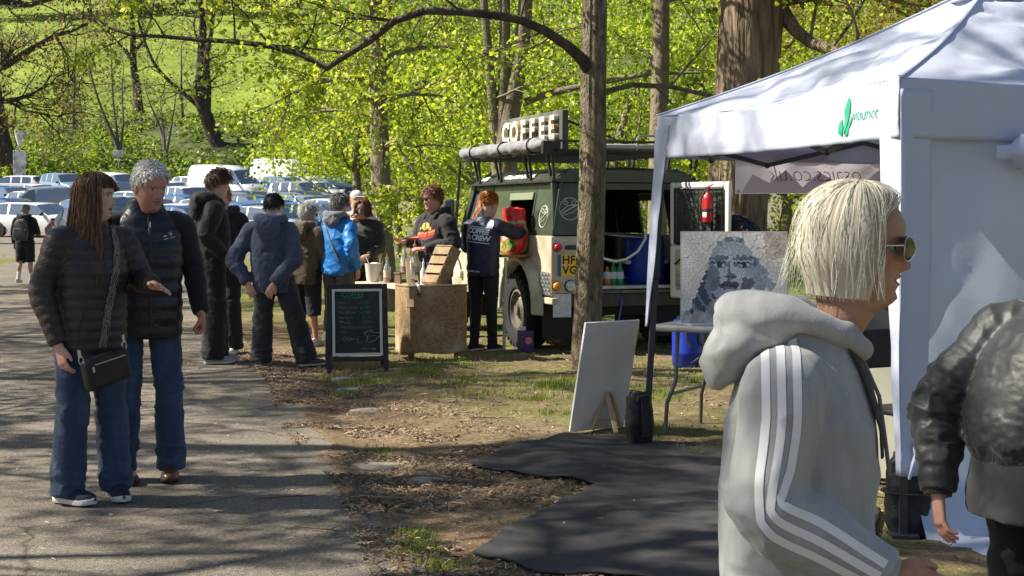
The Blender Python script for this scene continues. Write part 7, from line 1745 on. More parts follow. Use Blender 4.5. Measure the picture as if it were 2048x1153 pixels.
# --- woman in the quilted jacket
PUFF = M('dark brown quilted nylon', (.030, .023, .021), .42, c2=(.045, .035, .031), nscale=8, bump=.25, bscale=70, spec=.4)
def quilted_woman():
    Y = 7.5; p = Person('woman with long brown hair in a dark quilted jacket, gesturing, shoulder bag at her hip', (X(180, Y), Y), (.72, -.70), 1.665,
               dict(shoR=(.165, -.01, 1.375), elbR=(.235, -.06, 1.09), wrR=(.205, .05, .82), shoL=(-.19, 0, 1.375), elbL=(-.26, .07, 1.14), wrL=(-.16, .34, 1.12), kneeR=(.115, .03, .49), ankR=(.125, -.01, .085), kneeL=(-.10, .035, .49), ankL=(-.125, .05, .085), chin=(0, .03, 1.465)))
    p.head(FAIR, yaw=44, pitch=-2, fem=True, lips=(.42, .14, .13), mouth=.5, ears=False)
    p.hands({'R': ((-.1, .25, -1), (-1, 0, 0), 'relaxed'), 'L': ((.15, 1, -.05), (.55, 0, -.85), 'open')}, .0035).core()
    p.trousers(DENIM, (.178, .148), .098, .082, .088, .045, 1.0, .008, .014, 'jeans', seed=3)
    p.top(PUFF, [(.745, .178, .158, 0, .0), (.80, .184, .164, 0, 0), (.95, .180, .164, 0, .005), (1.08, .178, .164, 0, .012), (1.20, .184, .164, 0, .016), (1.30, .178, .145, 0, .005), (1.375, .145, .12, 0, -.01), (1.43, .095, .09, 0, -.012), (1.475, .078, .08, 0, -.005)], (.082, .070, .048), .0085, .003, quilt=.055, qa=.085, seed=5)
    zips = ribbon(p.bv, [(.012, .25, 1.44), (.012, .25, 1.2), (.012, .25, .95), (.012, .25, .76)], [(.012, 0, 1.44), (.012, 0, 1.2), (.012, 0, .95), (.012, 0, .76)], .012, .002, 30, cross=3); thick(link('zip', zips, BLACKP, p.t), .003)
    # pocket edge
    pk = ribbon(p.bv, [(.13, .25, .98), (.155, .25, .9), (.15, .25, .82)], [(.10, 0, .98), (.12, 0, .9), (.12, 0, .82)], .010, .002, 16, cross=3); thick(link('pocket_edge', pk, BLACKP, p.t), .003)
    P, W, C = hair_long(.47, (.075, .036, .018), (.20, .10, .042), 2200, 20, True, 1.12, .012, 3, .0014, 2.5, .35, wave=.004); p.hair(P, W, C, cap_mesh((1.0, 1.5, 2.0), (.04, .02, .012), .008)); hair_shell(p, .45, (.05, .024, .012), (.14, .07, .03), True, 1.12, .011, 2.5, 0, 5)
    for k in 'RL': shoe(p.t, p['ank' + k], .25 if k == 'R' else -.35, M('navy mesh trainer', (.018, .022, .045), .8, bump=.3, bscale=200), SOLEW, .275, .05, .075, .034, lace=WHITEP)
    # patterned strap and bag
    def zig(s, u): return (.30, .27, .22) if (s * 55 + abs(u) * 3.2) % 1.0 < .42 else (.02, .018, .018)
    st = ribbon(p.bv, [(-.115, -.06, 1.43), (-.105, .10, 1.42), (-.075, .25, 1.30), (-.03, .28, 1.12), (.005, .28, .95), (.03, .27, .80)], [(-.07, 0, 1.36), (-.07, 0, 1.38), (-.06, 0, 1.28), (-.03, 0, 1.12), (0, 0, .95), (.02, 0, .80)], .042, .006, 90, zig, 9)
    thick(link('bag_strap', st, M('woven strap', (1, 1, 1), .8, attr=True), p.t), .003)
    bag = empty('shoulder_bag', (0, 0, 0), 0, 'small dark leather shoulder bag hanging at the quilted jacket woman\'s hip', 'bag'); bag.parent = None
    Mb = p.t.matrix_basis.copy(); LE = M('dark pebbled leather', (.020, .013, .012), .45, bump=.35, bscale=160)
    bq = Mb @ Matrix.Translation((.05, .245, .70)) @ Matrix.Rotation(.22, 4, 'Y') @ Matrix.Rotation(.12, 4, 'Z'); bag.matrix_basis = bq
    mb = MB().box((0, 0, 0), (.27, .075, .165)); mb.build('pouch', LE, bag, bevel=.03, seg=4)
    MB().bar((-.10, .040, .045), (.09, .040, .050), .006, .004).build('zip', STEEL, bag); MB().box((.105, .045, .03), (.012, .006, .03)).build('zip_pull', STEEL, bag, bevel=.002)
    for s in (-1, 1): MB().tube([(s * .135 + .014 * math.cos(t), .0, .085 + .02 * math.sin(t)) for t in np.linspace(0, 2 * PI, 12, endpoint=False)], .003, 6, closed=True).box((s * .137, 0, .12), (.014, .008, .04)).build('strap_hook', STEEL, bag)
    return p.finish()
quilted_woman()

# --- grey haired man in the gilet
def gilet_man():
    Y = 8.1; p = Person('grey haired man in a black quilted gilet and jeans looking down beside the woman', (X(290, Y), Y), (.42, -.91), 1.745,
               dict(shoR=(.19, -.01, 1.39), elbR=(.26, -.05, 1.11), wrR=(.23, .06, .86), shoL=(-.19, -.005, 1.39), elbL=(-.265, -.03, 1.11), wrL=(-.275, .11, .885), kneeL=(-.12, .03, .49), ankL=(-.135, .01, .085), kneeR=(.10, .03, .49), ankR=(.115, -.02, .085), chin=(0, .045, 1.455)))
    p.head(RUDDY, yaw=20, pitch=-13, old=1, stubble=.35, brow=(.25, .19, .15), lips=(.38, .17, .14))
    p.hands({'L': ((-.05, .15, -1), (1, 0, .1), 'fist'), 'R': ((0, .1, -1), (-1, 0, 0), 'relaxed')}, .0035).core()
    p.trousers(DENIM2, (.168, .132), .090, .078, .080, .05, 1.0, .008, .013, 'jeans', seed=9)
    p.top(BLACKC, [(.80, .165, .13, 0, 0), (1.05, .165, .13, 0, 0), (1.28, .175, .12, 0, 0), (1.39, .14, .095, 0, -.01), (1.45, .075, .075, 0, -.01), (1.49, .07, .07, 0, 0)], (.078, .062, .045), .010, .010, name='sweater', seed=2)
    GIL = M('black quilted gilet nylon', (.012, .0135, .019), .38, c2=(.02, .022, .03), nscale=7, bump=.2, bscale=60, spec=.45)
    sw = p.bv
    p.top(GIL, [(.755, .192, .152, 0, 0), (.85, .198, .158, 0, 0), (1.05, .192, .155, 0, .005), (1.2, .202, .152, 0, .008), (1.32, .200, .135, 0, 0), (1.40, .155, .108, 0, -.01), (1.445, .098, .092, 0, -.008), (1.50, .084, .084, 0, .004)], voxel=.009, amp=.006, quilt=.075, qa=.075, name='gilet', sleeves='', seed=4)
    zp = ribbon(p.bv, [(0, .3, 1.50), (0, .3, 1.3), (0, .3, 1.0), (0, .3, .77)], [(0, 0, 1.46), (0, 0, 1.3), (0, 0, 1.0), (0, 0, .77)], .014, .002, 30, cross=3); thick(link('zip', zp, BLACKP, p.t), .003); MB().box((.004, .155, 1.36), (.006, .006, .03)).build('zip_pull', STEEL, p.t)
    TH = M('pale grey thread', (.42, .42, .42), .7)
    for pts in ([(-.035, .002), (-.015, .004), (-.015, .012), (-.035, .010)], [(-.035, -.012), (.03, -.006), (.03, -.001), (-.035, -.007)], [(.0, .008), (.012, .006), (.018, .016), (.010, .024), (.0, .02)], [(-.006, .018), (-.002, .022), (-.006, .026)], [(.002, .027), (.007, .03), (.003, .034)], [(.014, .026), (.019, .027), (.017, .033)]):
        decal('chest_logo', MB().add([(x, y, 0) for x, y in pts], [tuple(range(len(pts)))]).mesh(), frame((-.105, .3, 1.295), (-1, 0, .12), (0, 0, 1)), p.bv, TH, p.t, .003)
    P, W, C = hair_short((.58, .56, .53), (.80, .78, .75), 2200, 7, .036, .5, (.1, .25, -.4), .2, (.86, 1.42, 1.95), 3, .0024, .5, .55, 1.35); p.hair(P, W, C, cap_mesh((.84, 1.38, 1.9), (.38, .34, .30), .005))
    BR = M('brown leather shoe', (.16, .055, .025), .35, c2=(.09, .03, .014), nscale=6, coat=.2)
    for k in 'RL': shoe(p.t, p['ank' + k], .1 if k == 'R' else -.25, BR, M('brown sole', (.06, .03, .018), .6), .29, .05, .072, .022, lace=M('dark laces', (.03, .018, .012), .8))
    return p.finish()
gilet_man()

# --- walker with a backpack, far down the path
def walker():
    Y = 31; p = Person('walker in black shorts carrying a grey backpack away along the path', (X(50, Y), Y), (.08, 1), 1.68, dict(kneeR=(.10, .05, .49), ankR=(.10, .10, .10), kneeL=(-.10, .0, .49), ankL=(-.10, -.12, .12), elbR=(.26, .02, 1.13), wrR=(.22, .18, 1.06)))
    p.head(PALE, pitch=-6); p.hands({'R': ((0, .8, .3), (-1, 0, 0), 'relaxed'), 'L': ((0, .1, -1), (1, 0, 0), 'relaxed')}, .006).core(True, .012)
    p.trousers(BLACKC, (.175, .14), .11, .10, .105, .05, 1.0, .014, .012, 'shorts', cut=.02, seed=4)
    p.top(BLACKC, [(.84, .18, .14, 0, 0), (1.0, .185, .145, 0, 0), (1.25, .195, .14, 0, 0), (1.38, .15, .10, 0, -.01), (1.46, .075, .075, 0, -.01)], (.085, .07, .05), .014, .012, seed=6)
    p.hood(BLACKC, voxel=.014)
    P, W, C = hair_short((.20, .19, .17), (.36, .34, .31), 500, 5, .035, .4, seed=8, width=.005); p.hair(P, W, C, cap_mesh((1.0, 1.4, 1.9), (.2, .19, .17), .006))
    for k in 'RL':
        shoe(p.t, p['ank' + k], 0, M('pale trainer', (.5, .5, .47), .7), SOLEW, pitch=0); a = p['ank' + k]; kn = p['knee' + k]; mb = MB(); mb.tube([a + Vector((0, 0, -.03)), a.lerp(kn, .4)], [.042, .046], 14); mb.build('sock', M('white sock', (.68, .68, .66), .9), p.t)
    b = empty('backpack', p.t.matrix_basis @ Vector((0, -.20, 1.18)), p.rz, 'grey backpack on the walker\'s back', 'backpack'); BG_ = M('grey backpack nylon', (.085, .085, .095), .6, c2=(.05, .05, .055), nscale=12, bump=.3, bscale=40)
    link('bag_body', bag_mesh(.31, .17, .44, .05, 2), BG_, b).location = (0, -.02, -.24); o = link('front_pocket', bag_mesh(.26, .08, .2, .05, 5), BG_, b); o.location = (0, -.12, -.20)
    for s in (-1, 1): MB().tube([(s * .09, .04, .2), (s * .11, .10, .26), (s * .12, .2, .24), (s * .13, .27, .10), (s * .14, .22, -.1)], .02, 6, sq=.4).build('shoulder_strap', BG_, b)
    MB().tube([(-.13, -.105, -.02), (0, -.12, -.015), (.13, -.105, -.02)], .005, 5).build('zip', GALV, b)
    return p.finish()
walker()

# --- tall boy in the black hoodie
def tall_boy():
    Y = 14.5; p = Person('tall boy in a black hoodie and wide black trousers with hands in his pockets', (X(424, Y), Y), (.93, .36), 1.90, dict(shoR=(.165, -.01, 1.385), elbR=(.205, -.09, 1.12), wrR=(.16, .08, .93), shoL=(-.165, 0, 1.385), elbL=(-.2, -.08, 1.12), wrL=(-.15, .1, .93), ankL=(-.10, .07, .085), kneeL=(-.10, .06, .49), chin=(0, .035, 1.47)))
    p.head(FAIR, yaw=-4, pitch=-8, brow=(.08, .05, .03)).core()
    p.trousers(BLACKC, (.155, .125), .10, .092, .105, .04, 1.0, .011, .014, seed=5)
    p.top(BLACKC, [(.84, .165, .135, 0, 0), (.95, .175, .15, 0, .005), (1.15, .178, .15, 0, .005), (1.3, .175, .135, 0, 0), (1.385, .14, .10, 0, -.01), (1.45, .075, .075, 0, -.01)], (.085, .075, .055), .011, .015, name='hoodie', seed=7)
    p.hood(BLACKC, .13, .055, .12, seed=3)
    P, W, C = hair_short((.055, .032, .02), (.13, .08, .05), 900, 7, .062, .42, (.1, .5, -.55), .12, (1.12, 1.5, 2.0), 4, .0035, .35, .35, 1.25); p.hair(P, W, C, cap_mesh((1.08, 1.46, 2.0), (.05, .03, .02), .010))
    for k in 'RL': shoe(p.t, p['ank' + k], -.1, M('pale grey canvas shoe', (.42, .41, .38), .8), SOLEW)
    p.finish()
tall_boy()
def blond_boy():
    Y = 15.4; p = Person('smiling blond boy in black half hidden behind the tall boy', (X(446, Y), Y), (-.12, -.99), 1.76, dict(elbL=(-.22, -.05, 1.12), wrL=(-.16, .10, .95), elbR=(.22, -.05, 1.12), wrR=(.16, .1, .95)))
    p.head(PALE, yaw=-10, roll=4, mouth=.25, brow=(.25, .16, .08), lips=(.45, .17, .15)).core()
    p.trousers(BLACKC, (.155, .125), .098, .088, .10, .05, 1.0, .013, .012, seed=15)
    p.top(BLACKC, [(.86, .165, .13, 0, 0), (1.1, .17, .135, 0, 0), (1.3, .175, .13, 0, 0), (1.385, .14, .10, 0, -.01), (1.45, .075, .075, 0, -.01)], (.08, .068, .05), .013, .012, name='hoodie', seed=8); p.hood(BLACKC, voxel=.013)
    P, W, C = hair_short((.38, .20, .08), (.55, .33, .15), 800, 6, .055, .35, (.2, .5, -.5), .2, (1.05, 1.45, 1.95), 6, .004, .35, .25, 1.1); p.hair(P, W, C, cap_mesh((1.02, 1.42, 1.9), (.35, .19, .08), .008))
    for k in 'RL': shoe(p.t, p['ank' + k], 0, M('white leather trainer', (.66, .66, .64), .5), SOLEW)
    p.finish()
blond_boy()

# --- boy in the navy hoodie, hands in his back pockets
def navy_boy():
    Y = 14.15; p = Person('boy in a slate blue hoodie seen from behind with hands in back pockets', (X(545, Y), Y), (.06, 1), 1.70,
               dict(hipL=(-.075, 0, .82), hipR=(.105, .01, .82), kneeL=(-.10, .04, .46), ankL=(-.105, -.01, .085), kneeR=(.21, .05, .46), ankR=(.33, .03, .085), shoL=(-.205, .0, 1.335), shoR=(.165, 0, 1.335), elbL=(-.36, -.04, 1.02), wrL=(-.215, -.10, .80), elbR=(.235, -.10, 1.03), wrR=(.055, -.175, .80), neck=(-.015, .005, 1.395), chin=(-.03, .07, 1.425)))
    p.head(FAIR, yaw=-14, pitch=-22, hs=1.03)
    p.hands({'R': ((-.45, -.05, -.9), (0, 1, 0), 'relaxed'), 'L': ((.4, -.1, -.9), (0, 1, 0), 'relaxed')}, .005).core()
    p.trousers(GREYT, (.168, .135), .108, .098, .105, .045, .92, .010, .016, seed=8)
    p.top(NAVYC, [(.71, .165, .14, .01, 0), (.76, .182, .155, .01, 0), (.85, .195, .16, 0, 0), (1.05, .20, .158, -.01, 0), (1.2, .205, .15, -.015, 0), (1.32, .185, .12, -.02, 0), (1.38, .11, .09, -.02, 0), (1.42, .075, .07, -.02, .01)], (.092, .08, .052), .010, .020, (8, 8, 9), name='hoodie', seed=11)
    p.hood(cloth('slate navy hood', (.075, .09, .17)), .145, .05, .13, seed=6, wid=.12)
    P, W, C = hair_short((.012, .010, .010), (.03, .024, .02), 1000, 6, .045, .35, (0, -.2, -.6), .2, (1.05, 1.45, 2.0), 9, .0035, .3, .3); p.hair(P, W, C, cap_mesh((1.05, 1.45, 1.98), (.012, .010, .010), .010))
    for k, yw, pt in (('L', -.15, 0), ('R', -.9, 0)): shoe(p.t, p['ank' + k], yw, M('grey suede trainer', (.10, .10, .10), .85), SOLEW, .28)
    p.finish()
navy_boy()

def fleece_woman():
    Y = 16.3; p = Person('grey haired woman in a khaki brown fleece and cropped navy trousers, back turned', (X(612, Y), Y), (.5, .86), 1.57, dict(elbR=(.25, .03, 1.12), wrR=(.16, .16, .95), elbL=(-.24, .04, 1.12), wrL=(-.12, .2, 1.0), ankR=(.12, .03, .085)))
    p.head(RUDDY, yaw=-14, pitch=-6, fem=True, old=1).core(True, .011)
    p.trousers(cloth('dark navy trousers', (.014, .016, .03)), (.175, .145), .11, .09, .085, .05, 1.0, .012, .012, cut=.28, seed=3)
    FL = cloth('khaki brown fleece', (.115, .085, .05), (.075, .055, .032), bs=90, bump=.5)
    p.top(FL, [(.745, .185, .16, 0, 0), (.9, .195, .165, 0, 0), (1.1, .195, .16, 0, 0), (1.28, .19, .14, 0, 0), (1.38, .14, .10, 0, -.01), (1.44, .085, .08, 0, -.01)], (.092, .078, .058), .012, .018, name='fleece', seed=14)
    p.hood(FL, .13, .05, .12, seed=2, voxel=.012); MB().tube([(.085 * math.cos(t), -.015 + .085 * math.sin(t), 1.475 + .012 * math.sin(t)) for t in np.linspace(0, 2 * PI, 24, endpoint=False)], .022, 8, closed=True).build('collar_lining', cloth('cream lining', (.5, .47, .42)), p.t)
    P, W, C = hair_short((.34, .32, .29), (.52, .50, .47), 1200, 7, .06, .45, (0, -.15, -.7), .35, (1.0, 1.5, 2.15), 12, .0035, .45, .3, 1.1); p.hair(P, W, C, cap_mesh((1.0, 1.45, 2.1), (.3, .28, .25), .010)); glasses(p, True, BLACKP)
    for k in 'RL': shoe(p.t, p['ank' + k], 0, M('white leather trainer'), SOLEW)
    p.finish()
fleece_woman()

def blue_woman():
    Y = 16.2; p = Person('woman in a bright blue jacket with grey hood, hands in her pockets, behind the chalkboard', (X(676, Y), Y), (.55, .83), 1.67, dict(shoR=(.18, -.01, 1.375), elbR=(.275, -.10, 1.10), wrR=(.21, .08, .88), shoL=(-.18, -.01, 1.375), elbL=(-.32, -.09, 1.08), wrL=(-.21, .06, .86)))
    p.head(PALE, yaw=-10, pitch=-4, fem=True, old=.6); p.hands({'R': ((-.1, .3, -1), (-1, 0, 0), 'relaxed'), 'L': ((.1, .3, -1), (1, 0, 0), 'relaxed')}, .006).core()
    p.trousers(cloth('grey walking trousers', (.10, .10, .105)), (.17, .14), .10, .085, .085, .05, 1.0, .012, .012, seed=13)
    BL = M('bright blue shell jacket', (.012, .19, .56), .5, c2=(.010, .145, .45), nscale=6, bump=.15, bscale=30)
    p.top(BL, [(.80, .178, .145, 0, 0), (.85, .185, .155, 0, 0), (1.0, .185, .155, 0, 0), (1.2, .195, .155, 0, 0), (1.32, .185, .13, 0, -.005), (1.40, .12, .095, 0, -.01), (1.455, .082, .08, 0, -.01)], (.088, .074, .052), .0105, .020, (8, 8, 10), seed=16)
    p.hood(cloth('grey hood lining', (.17, .18, .20)), .11, .042, .07, seed=4, z=1.455)
    st = ribbon(p.bv, [(-.10, -.02, 1.44), (-.09, -.25, 1.38), (.0, -.3, 1.22), (.09, -.3, 1.06), (.15, -.25, .95)], [(-.08, 0, 1.36), (-.08, 0, 1.34), (0, 0, 1.22), (.08, 0, 1.06), (.1, 0, .95)], .022, .005, 40, cross=3); thick(link('shoulder_strap', st, cloth('grey strap', (.12, .13, .15)), p.t), .003)
    me = MB().add([(-.02, -.025, 0), (.02, -.025, 0), (.02, .025, 0), (-.02, .025, 0)], [(0, 1, 2, 3)]).mesh(); decal('sleeve_badge', me, frame((.4, -.02, 1.24), (0, 1, 0), (0, 0, 1)), p.bv, BLACKC, p.t, .003)
    P, W, C = hair_short((.10, .10, .10), (.24, .24, .24), 1300, 7, .065, .4, (0, -.2, -.8), .2, (1.0, 1.5, 2.15), 14, .0035, .4, .22, 1.1); p.hair(P, W, C, cap_mesh((1.0, 1.48, 2.1), (.09, .09, .09), .012)); glasses(p, False, BLACKP)
    for k in 'RL': shoe(p.t, p['ank' + k], 0, M('brown leather shoe'), SOLEB)
    p.finish()
blue_woman()

def sipping_woman():
    Y = 17.5; p = Person('woman in black sipping from a paper cup behind the blue jacket', (X(727, Y), Y), (-.25, -.97), 1.61, dict(elbR=(.22, .10, 1.16), wrR=(.09, .235, 1.375), elbL=(-.23, 0, 1.12), wrL=(-.14, .18, 1.0)))
    p.head(PALE, pitch=-6, fem=True, brow=(.08, .04, .03)); p.hands({'R': ((-.35, .1, .75), (-.6, -.6, 0), 'grip'), 'L': ((.3, .6, -.3), (.6, 0, -.6), 'relaxed')}, .006).core()
    p.trousers(BLACKC, (.165, .135), .098, .08, .08, .05, 1.0, .014, .01, seed=23)
    p.top(cloth('black padded jacket', (.014, .013, .014), rough=.6), [(.80, .185, .15, 0, 0), (1.0, .188, .155, 0, 0), (1.2, .195, .15, 0, 0), (1.32, .18, .13, 0, 0), (1.40, .12, .095, 0, -.01), (1.455, .085, .08, 0, -.01)], (.088, .072, .05), .012, .008, quilt=.07, qa=.04, seed=24)
    hair_shell(p, .115, (.05, .02, .011), (.14, .055, .026), False, .8, .014, 1.3, 0, 6)
    P, W, C = hair_long(.12, (.045, .018, .010), (.16, .06, .028), 700, 12, False, .75, .016, 5, .0045, 1.3, .35, wave=.010); p.hair(P, W, C, cap_mesh((.9, 1.4, 1.95), (.04, .018, .01), .010)); glasses(p, False, BLACKP)
    for k in 'RL': shoe(p.t, p['ank' + k], 0, BLACKC, SOLEB)
    c = empty('paper_cup', p.t.matrix_basis @ Vector((.035, .175, 1.425)), 0, 'brown paper cup held to the sipping woman\'s mouth', 'cup'); c.rotation_euler = (-.5, .2, p.rz)
    MB().lathe([(0, -.02), (.028, -.02), (.036, .08), (.038, .083), (.034, .08), (.026, -.01), (0, -.01)], 18).build('cup', M('brown paper cup', (.33, .20, .13), .7), c); MB().lathe([(.0335, .02), (.035, .05)], 18).build('sleeve', M('kraft sleeve', (.42, .28, .17), .8), c)
    p.finish()
sipping_woman()
def cap_person():
    Y = 19.0; p = Person('person in a white cap mostly hidden behind the blue jacket', (X(712, Y), Y), (.3, -.95), 1.76, dict(wrR=(.2, .2, 1.0)))
    p.head(PALE, yaw=10).core(); p.trousers(GREYT, voxel=.016); p.top(cloth('white shirt', (.55, .55, .55)), [(.85, .17, .13, 0, 0), (1.2, .185, .14, 0, 0), (1.36, .15, .10, 0, -.01), (1.45, .075, .075, 0, -.01)], voxel=.016, name='shirt')
    V, Fc, C = cap_mesh((1.15, 1.2, 1.35), (.8, .8, .8), .012); link('cap', np_mesh('cap', p.xf(V), Fc, True), cloth('white cap', (.68, .68, .70)), p.t); MB().add([tuple(q) for q in p.xf(np.array([(-.06, .085, .165), (.06, .085, .165), (.045, .155, .155), (0, .17, .155), (-.045, .155, .155)]))], [(0, 1, 2, 3, 4)]).build('cap_peak', cloth('white cap'), p.t)
    for k in 'RL': shoe(p.t, p['ank' + k], 0, BLACKC, SOLEB)
    p.finish()
cap_person()

# --- barista in the printed hoodie
def barista():
    Y = 15.55; p = Person('barista with sunglasses in a black hoodie with a yellow and orange print', (X(872, Y), Y), (-.72, -.69), 1.735, dict(shoR=(.175, 0, 1.375), elbR=(.26, .03, 1.13), wrR=(.13, .31, 1.13), shoL=(-.175, 0, 1.375), elbL=(-.275, .0, 1.11), wrL=(-.10, .235, 1.06), chin=(0, .035, 1.465)))
    p.head(RUDDY, yaw=-6, pitch=-4, stubble=.4, brow=(.2, .10, .05)); p.hands({'R': ((-.25, .95, .05), (-.2, 0, .95), 'relaxed'), 'L': ((.7, .7, .0), (.3, -.2, -.9), 'relaxed')}, .005).core()
    p.trousers(BLACKC, (.168, .13), .098, .085, .088, .05, 1.0, .012, .012, seed=33)
    p.top(cloth('black hoodie cloth', (.014, .012, .016)), [(.76, .175, .145, 0, 0), (.82, .188, .158, 0, 0), (1.0, .19, .16, 0, .005), (1.2, .20, .16, 0, .005), (1.32, .19, .135, 0, 0), (1.39, .13, .10, 0, -.01), (1.45, .08, .078, 0, -.01)], (.090, .078, .052), .0105, .014, name='hoodie', seed=34)
    p.hood(cloth('black hoodie cloth'), .12, .05, .11, seed=8)
    for nm, pts, c in (('print_stripe', [(-.13, -.045), (-.06, -.03), (.02, -.036), (.13, -.005), (.13, .022), (.02, -.010), (-.06, -.006), (-.13, -.018)], (.62, .20, .06)), ('print_stripe', [(-.13, -.075), (-.06, -.06), (.02, -.066), (.13, -.035), (.13, -.008), (.02, -.039), (-.06, -.033), (-.13, -.048)], (.45, .07, .05)), ('print_stripe', [(-.12, -.10), (-.06, -.088), (.02, -.094), (.12, -.066), (.13, -.038), (.02, -.069), (-.06, -.063), (-.12, -.078)], (.25, .05, .06)),
                       ('print_motif', [(-.085, .015), (-.085, .04), (-.06, .05), (-.045, .08), (-.005, .095), (.04, .08), (.06, .05), (.085, .042), (.088, .015), (.06, .012), (.05, .03), (.03, .03), (.02, .012), (-.02, .010), (-.03, .028), (-.05, .028), (-.06, .012)], (.68, .38, .06))):
        me = MB().add([(x, y, 0) for x, y in pts], [tuple(range(len(pts)))]).mesh(); decal(nm, me, frame((-.0, .35, 1.24), (-1, 0, 0), (0, 0, 1)), p.bv, M(nm + str(c[0]), c, .7), p.t, .003, .03)
    for s in (-1, 1): MB().tube([(s * .03, .12, 1.40), (s * .035, .165, 1.33), (s * .03, .178, 1.22)], .004, 5).build('drawstring', BLACKC, p.t)
    P, W, C = hair_short((.13, .055, .025), (.26, .12, .06), 1200, 7, .055, .55, (0, -.1, -.5), .5, (.98, 1.45, 2.05), 15, .0032, .4, .45, 1.2); p.hair(P, W, C, cap_mesh((.95, 1.42, 2.0), (.12, .05, .025), .010)); glasses(p, True, BLACKP)
    for k in 'RL': shoe(p.t, p['ank' + k], 0, M('cream trainer', (.5, .46, .36), .7), SOLEW)
    p.finish()
barista()
# --- red haired helper reaching to the shelf
def helper():
    Y = 15.62; p = Person('red haired helper in a navy jacket with white back print reaching for the shelf', (X(966, Y), Y), (.42, .91), 1.675, dict(shoR=(.175, .01, 1.375), elbR=(.30, .20, 1.27), wrR=(.30, .44, 1.29), shoL=(-.17, .02, 1.365), elbL=(-.235, .10, 1.12), wrL=(-.10, .30, 1.08), kneeR=(.085, .03, .49), ankR=(.09, .05, .085), kneeL=(-.09, .02, .49), chin=(.01, .07, 1.455)))
    p.head(FAIR, yaw=-22, pitch=-20, fem=True, brow=(.25, .10, .04)); p.hands({'R': ((-.05, 1, -.15), (-.3, 0, -.9), 'grip'), 'L': ((.3, .9, 0), (.5, 0, -.8), 'relaxed')}, .005).core()
    p.trousers(cloth('black jeans', (.013, .013, .016)), (.158, .128), .088, .066, .055, .055, 1.0, .0105, .010, 'jeans', seed=43)
    NV = M('navy shell jacket', (.014, .021, .060), .55, c2=(.010, .014, .042), nscale=6, bump=.15, bscale=30)
    p.top(NV, [(.80, .158, .135, 0, 0), (.86, .172, .15, 0, 0), (1.0, .172, .15, 0, .005), (1.2, .185, .148, 0, .01), (1.32, .178, .125, 0, .01), (1.39, .12, .09, 0, .01), (1.445, .078, .075, 0, .02)], (.085, .072, .05), .0105, .016, (8, 8, 10), seed=44)
    WP = M('white back print', (.62, .66, .72), .7)
    for tx, z, sz, x in (('COFFEE', 1.285, .078, -.015), ('& CREW', 1.215, .078, -.01)): decal('back_lettering', text_mesh(tx, sz, bold=.003, space=.9), frame((x + .012, -.35, z), (1, 0, -.12), (0, 0, 1)), p.bv, WP, p.t, .003)
    for pts in ([(-.16, .09), (.10, .07), (.10, .062), (-.16, .082)], [(-.16, -.075), (.12, -.095), (.12, -.103), (-.16, -.083)], [(-.16, -.083), (-.152, -.083), (-.152, .09), (-.16, .09)], [(.075, .065), (.13, .06), (.15, .10), (.14, .145), (.10, .155), (.075, .12)]):
        decal('print_motif', MB().add([(x, y, 0) for x, y in pts], [tuple(range(len(pts)))]).mesh(), frame((.012, -.35, 1.255), (1, 0, -.03), (0, 0, 1)), p.bv, WP, p.t, .003, .03)
    decal('back_lettering', text_mesh('THE COFFEE CREW', .022, bold=.001), frame((-.06, -.35, .86), (1, 0, -.08), (0, 0, 1)), p.bv, WP, p.t, .003)
    R1, R2 = (.30, .095, .025), (.48, .19, .06)
    P, W, C = hair_short(R1, R2, 1300, 8, .10, .22, (0, -1.0, .35), .12, (1.05, 1.45, 2.0), 16, .0032, .4, .12); p.hair(P, W, C, cap_mesh((1.02, 1.42, 1.95), (.28, .09, .025), .008))
    r = np.random.default_rng(2); n, m = 420, 12; a = r.uniform(0, 6.28, n); b = r.uniform(.4, 1, n); t = np.linspace(0, 1, m)[None]; ph = a[:, None] + t * 3.4   # the bun
    P = np.stack([.040 * b[:, None] * np.cos(ph), -.095 - .018 * r.uniform(0, 1, n)[:, None] * np.ones_like(t) - .012 * np.sin(t * 3), .205 + .038 * b[:, None] * np.sin(ph)], -1); p.hair(P, np.full((n, m), .0032), hair_col(r, n, R1, R2, .4), name='hair_bun')
    n, m = 160, 14; t = np.linspace(0, 1, m)[None]; a = r.normal(0, .016, n)[:, None]; P = np.stack([-.045 + a + .012 * np.sin(t * 7 + a * 80), -.098 - .03 * t + r.normal(0, .008, n)[:, None] * t, .16 - .26 * t * r.uniform(.7, 1, n)[:, None]], -1); p.hair(P, np.full((n, m), .0032) * (1 - .5 * t), hair_col(r, n, R1, R2, .4), name='hair_tail')
    for k in 'RL': shoe(p.t, p['ank' + k], -.15, BLACKC, SOLEW, .265, .046, .07, .024)
    p.finish()
helper()

def far_person():
    Y = 90; p = Person('small figure in a blue hat and black coat among the cars', (X(233, Y), Y), (.9, -.4), 1.78, z=float(base_z(0, Y)) + .03); p.head(PALE).core(voxel=.03); p.trousers(BLACKC, voxel=.03, amp=0); p.top(BLACKC, [(.75, .2, .16, 0, 0), (1.2, .2, .16, 0, 0), (1.37, .15, .1, 0, -.01), (1.45, .08, .08, 0, -.01)], voxel=.03, amp=0, name='coat')
    V, Fc, C = cap_mesh((1.2, 1.4, 1.7), (.8, .8, .8), .014); link('hat', np_mesh('hat', p.xf(V), Fc, True), cloth('blue hat', (.02, .12, .5)), p.t)
    for k in 'RL': shoe(p.t, p['ank' + k], 0, BLACKC, SOLEB)
    p.finish()
far_person()

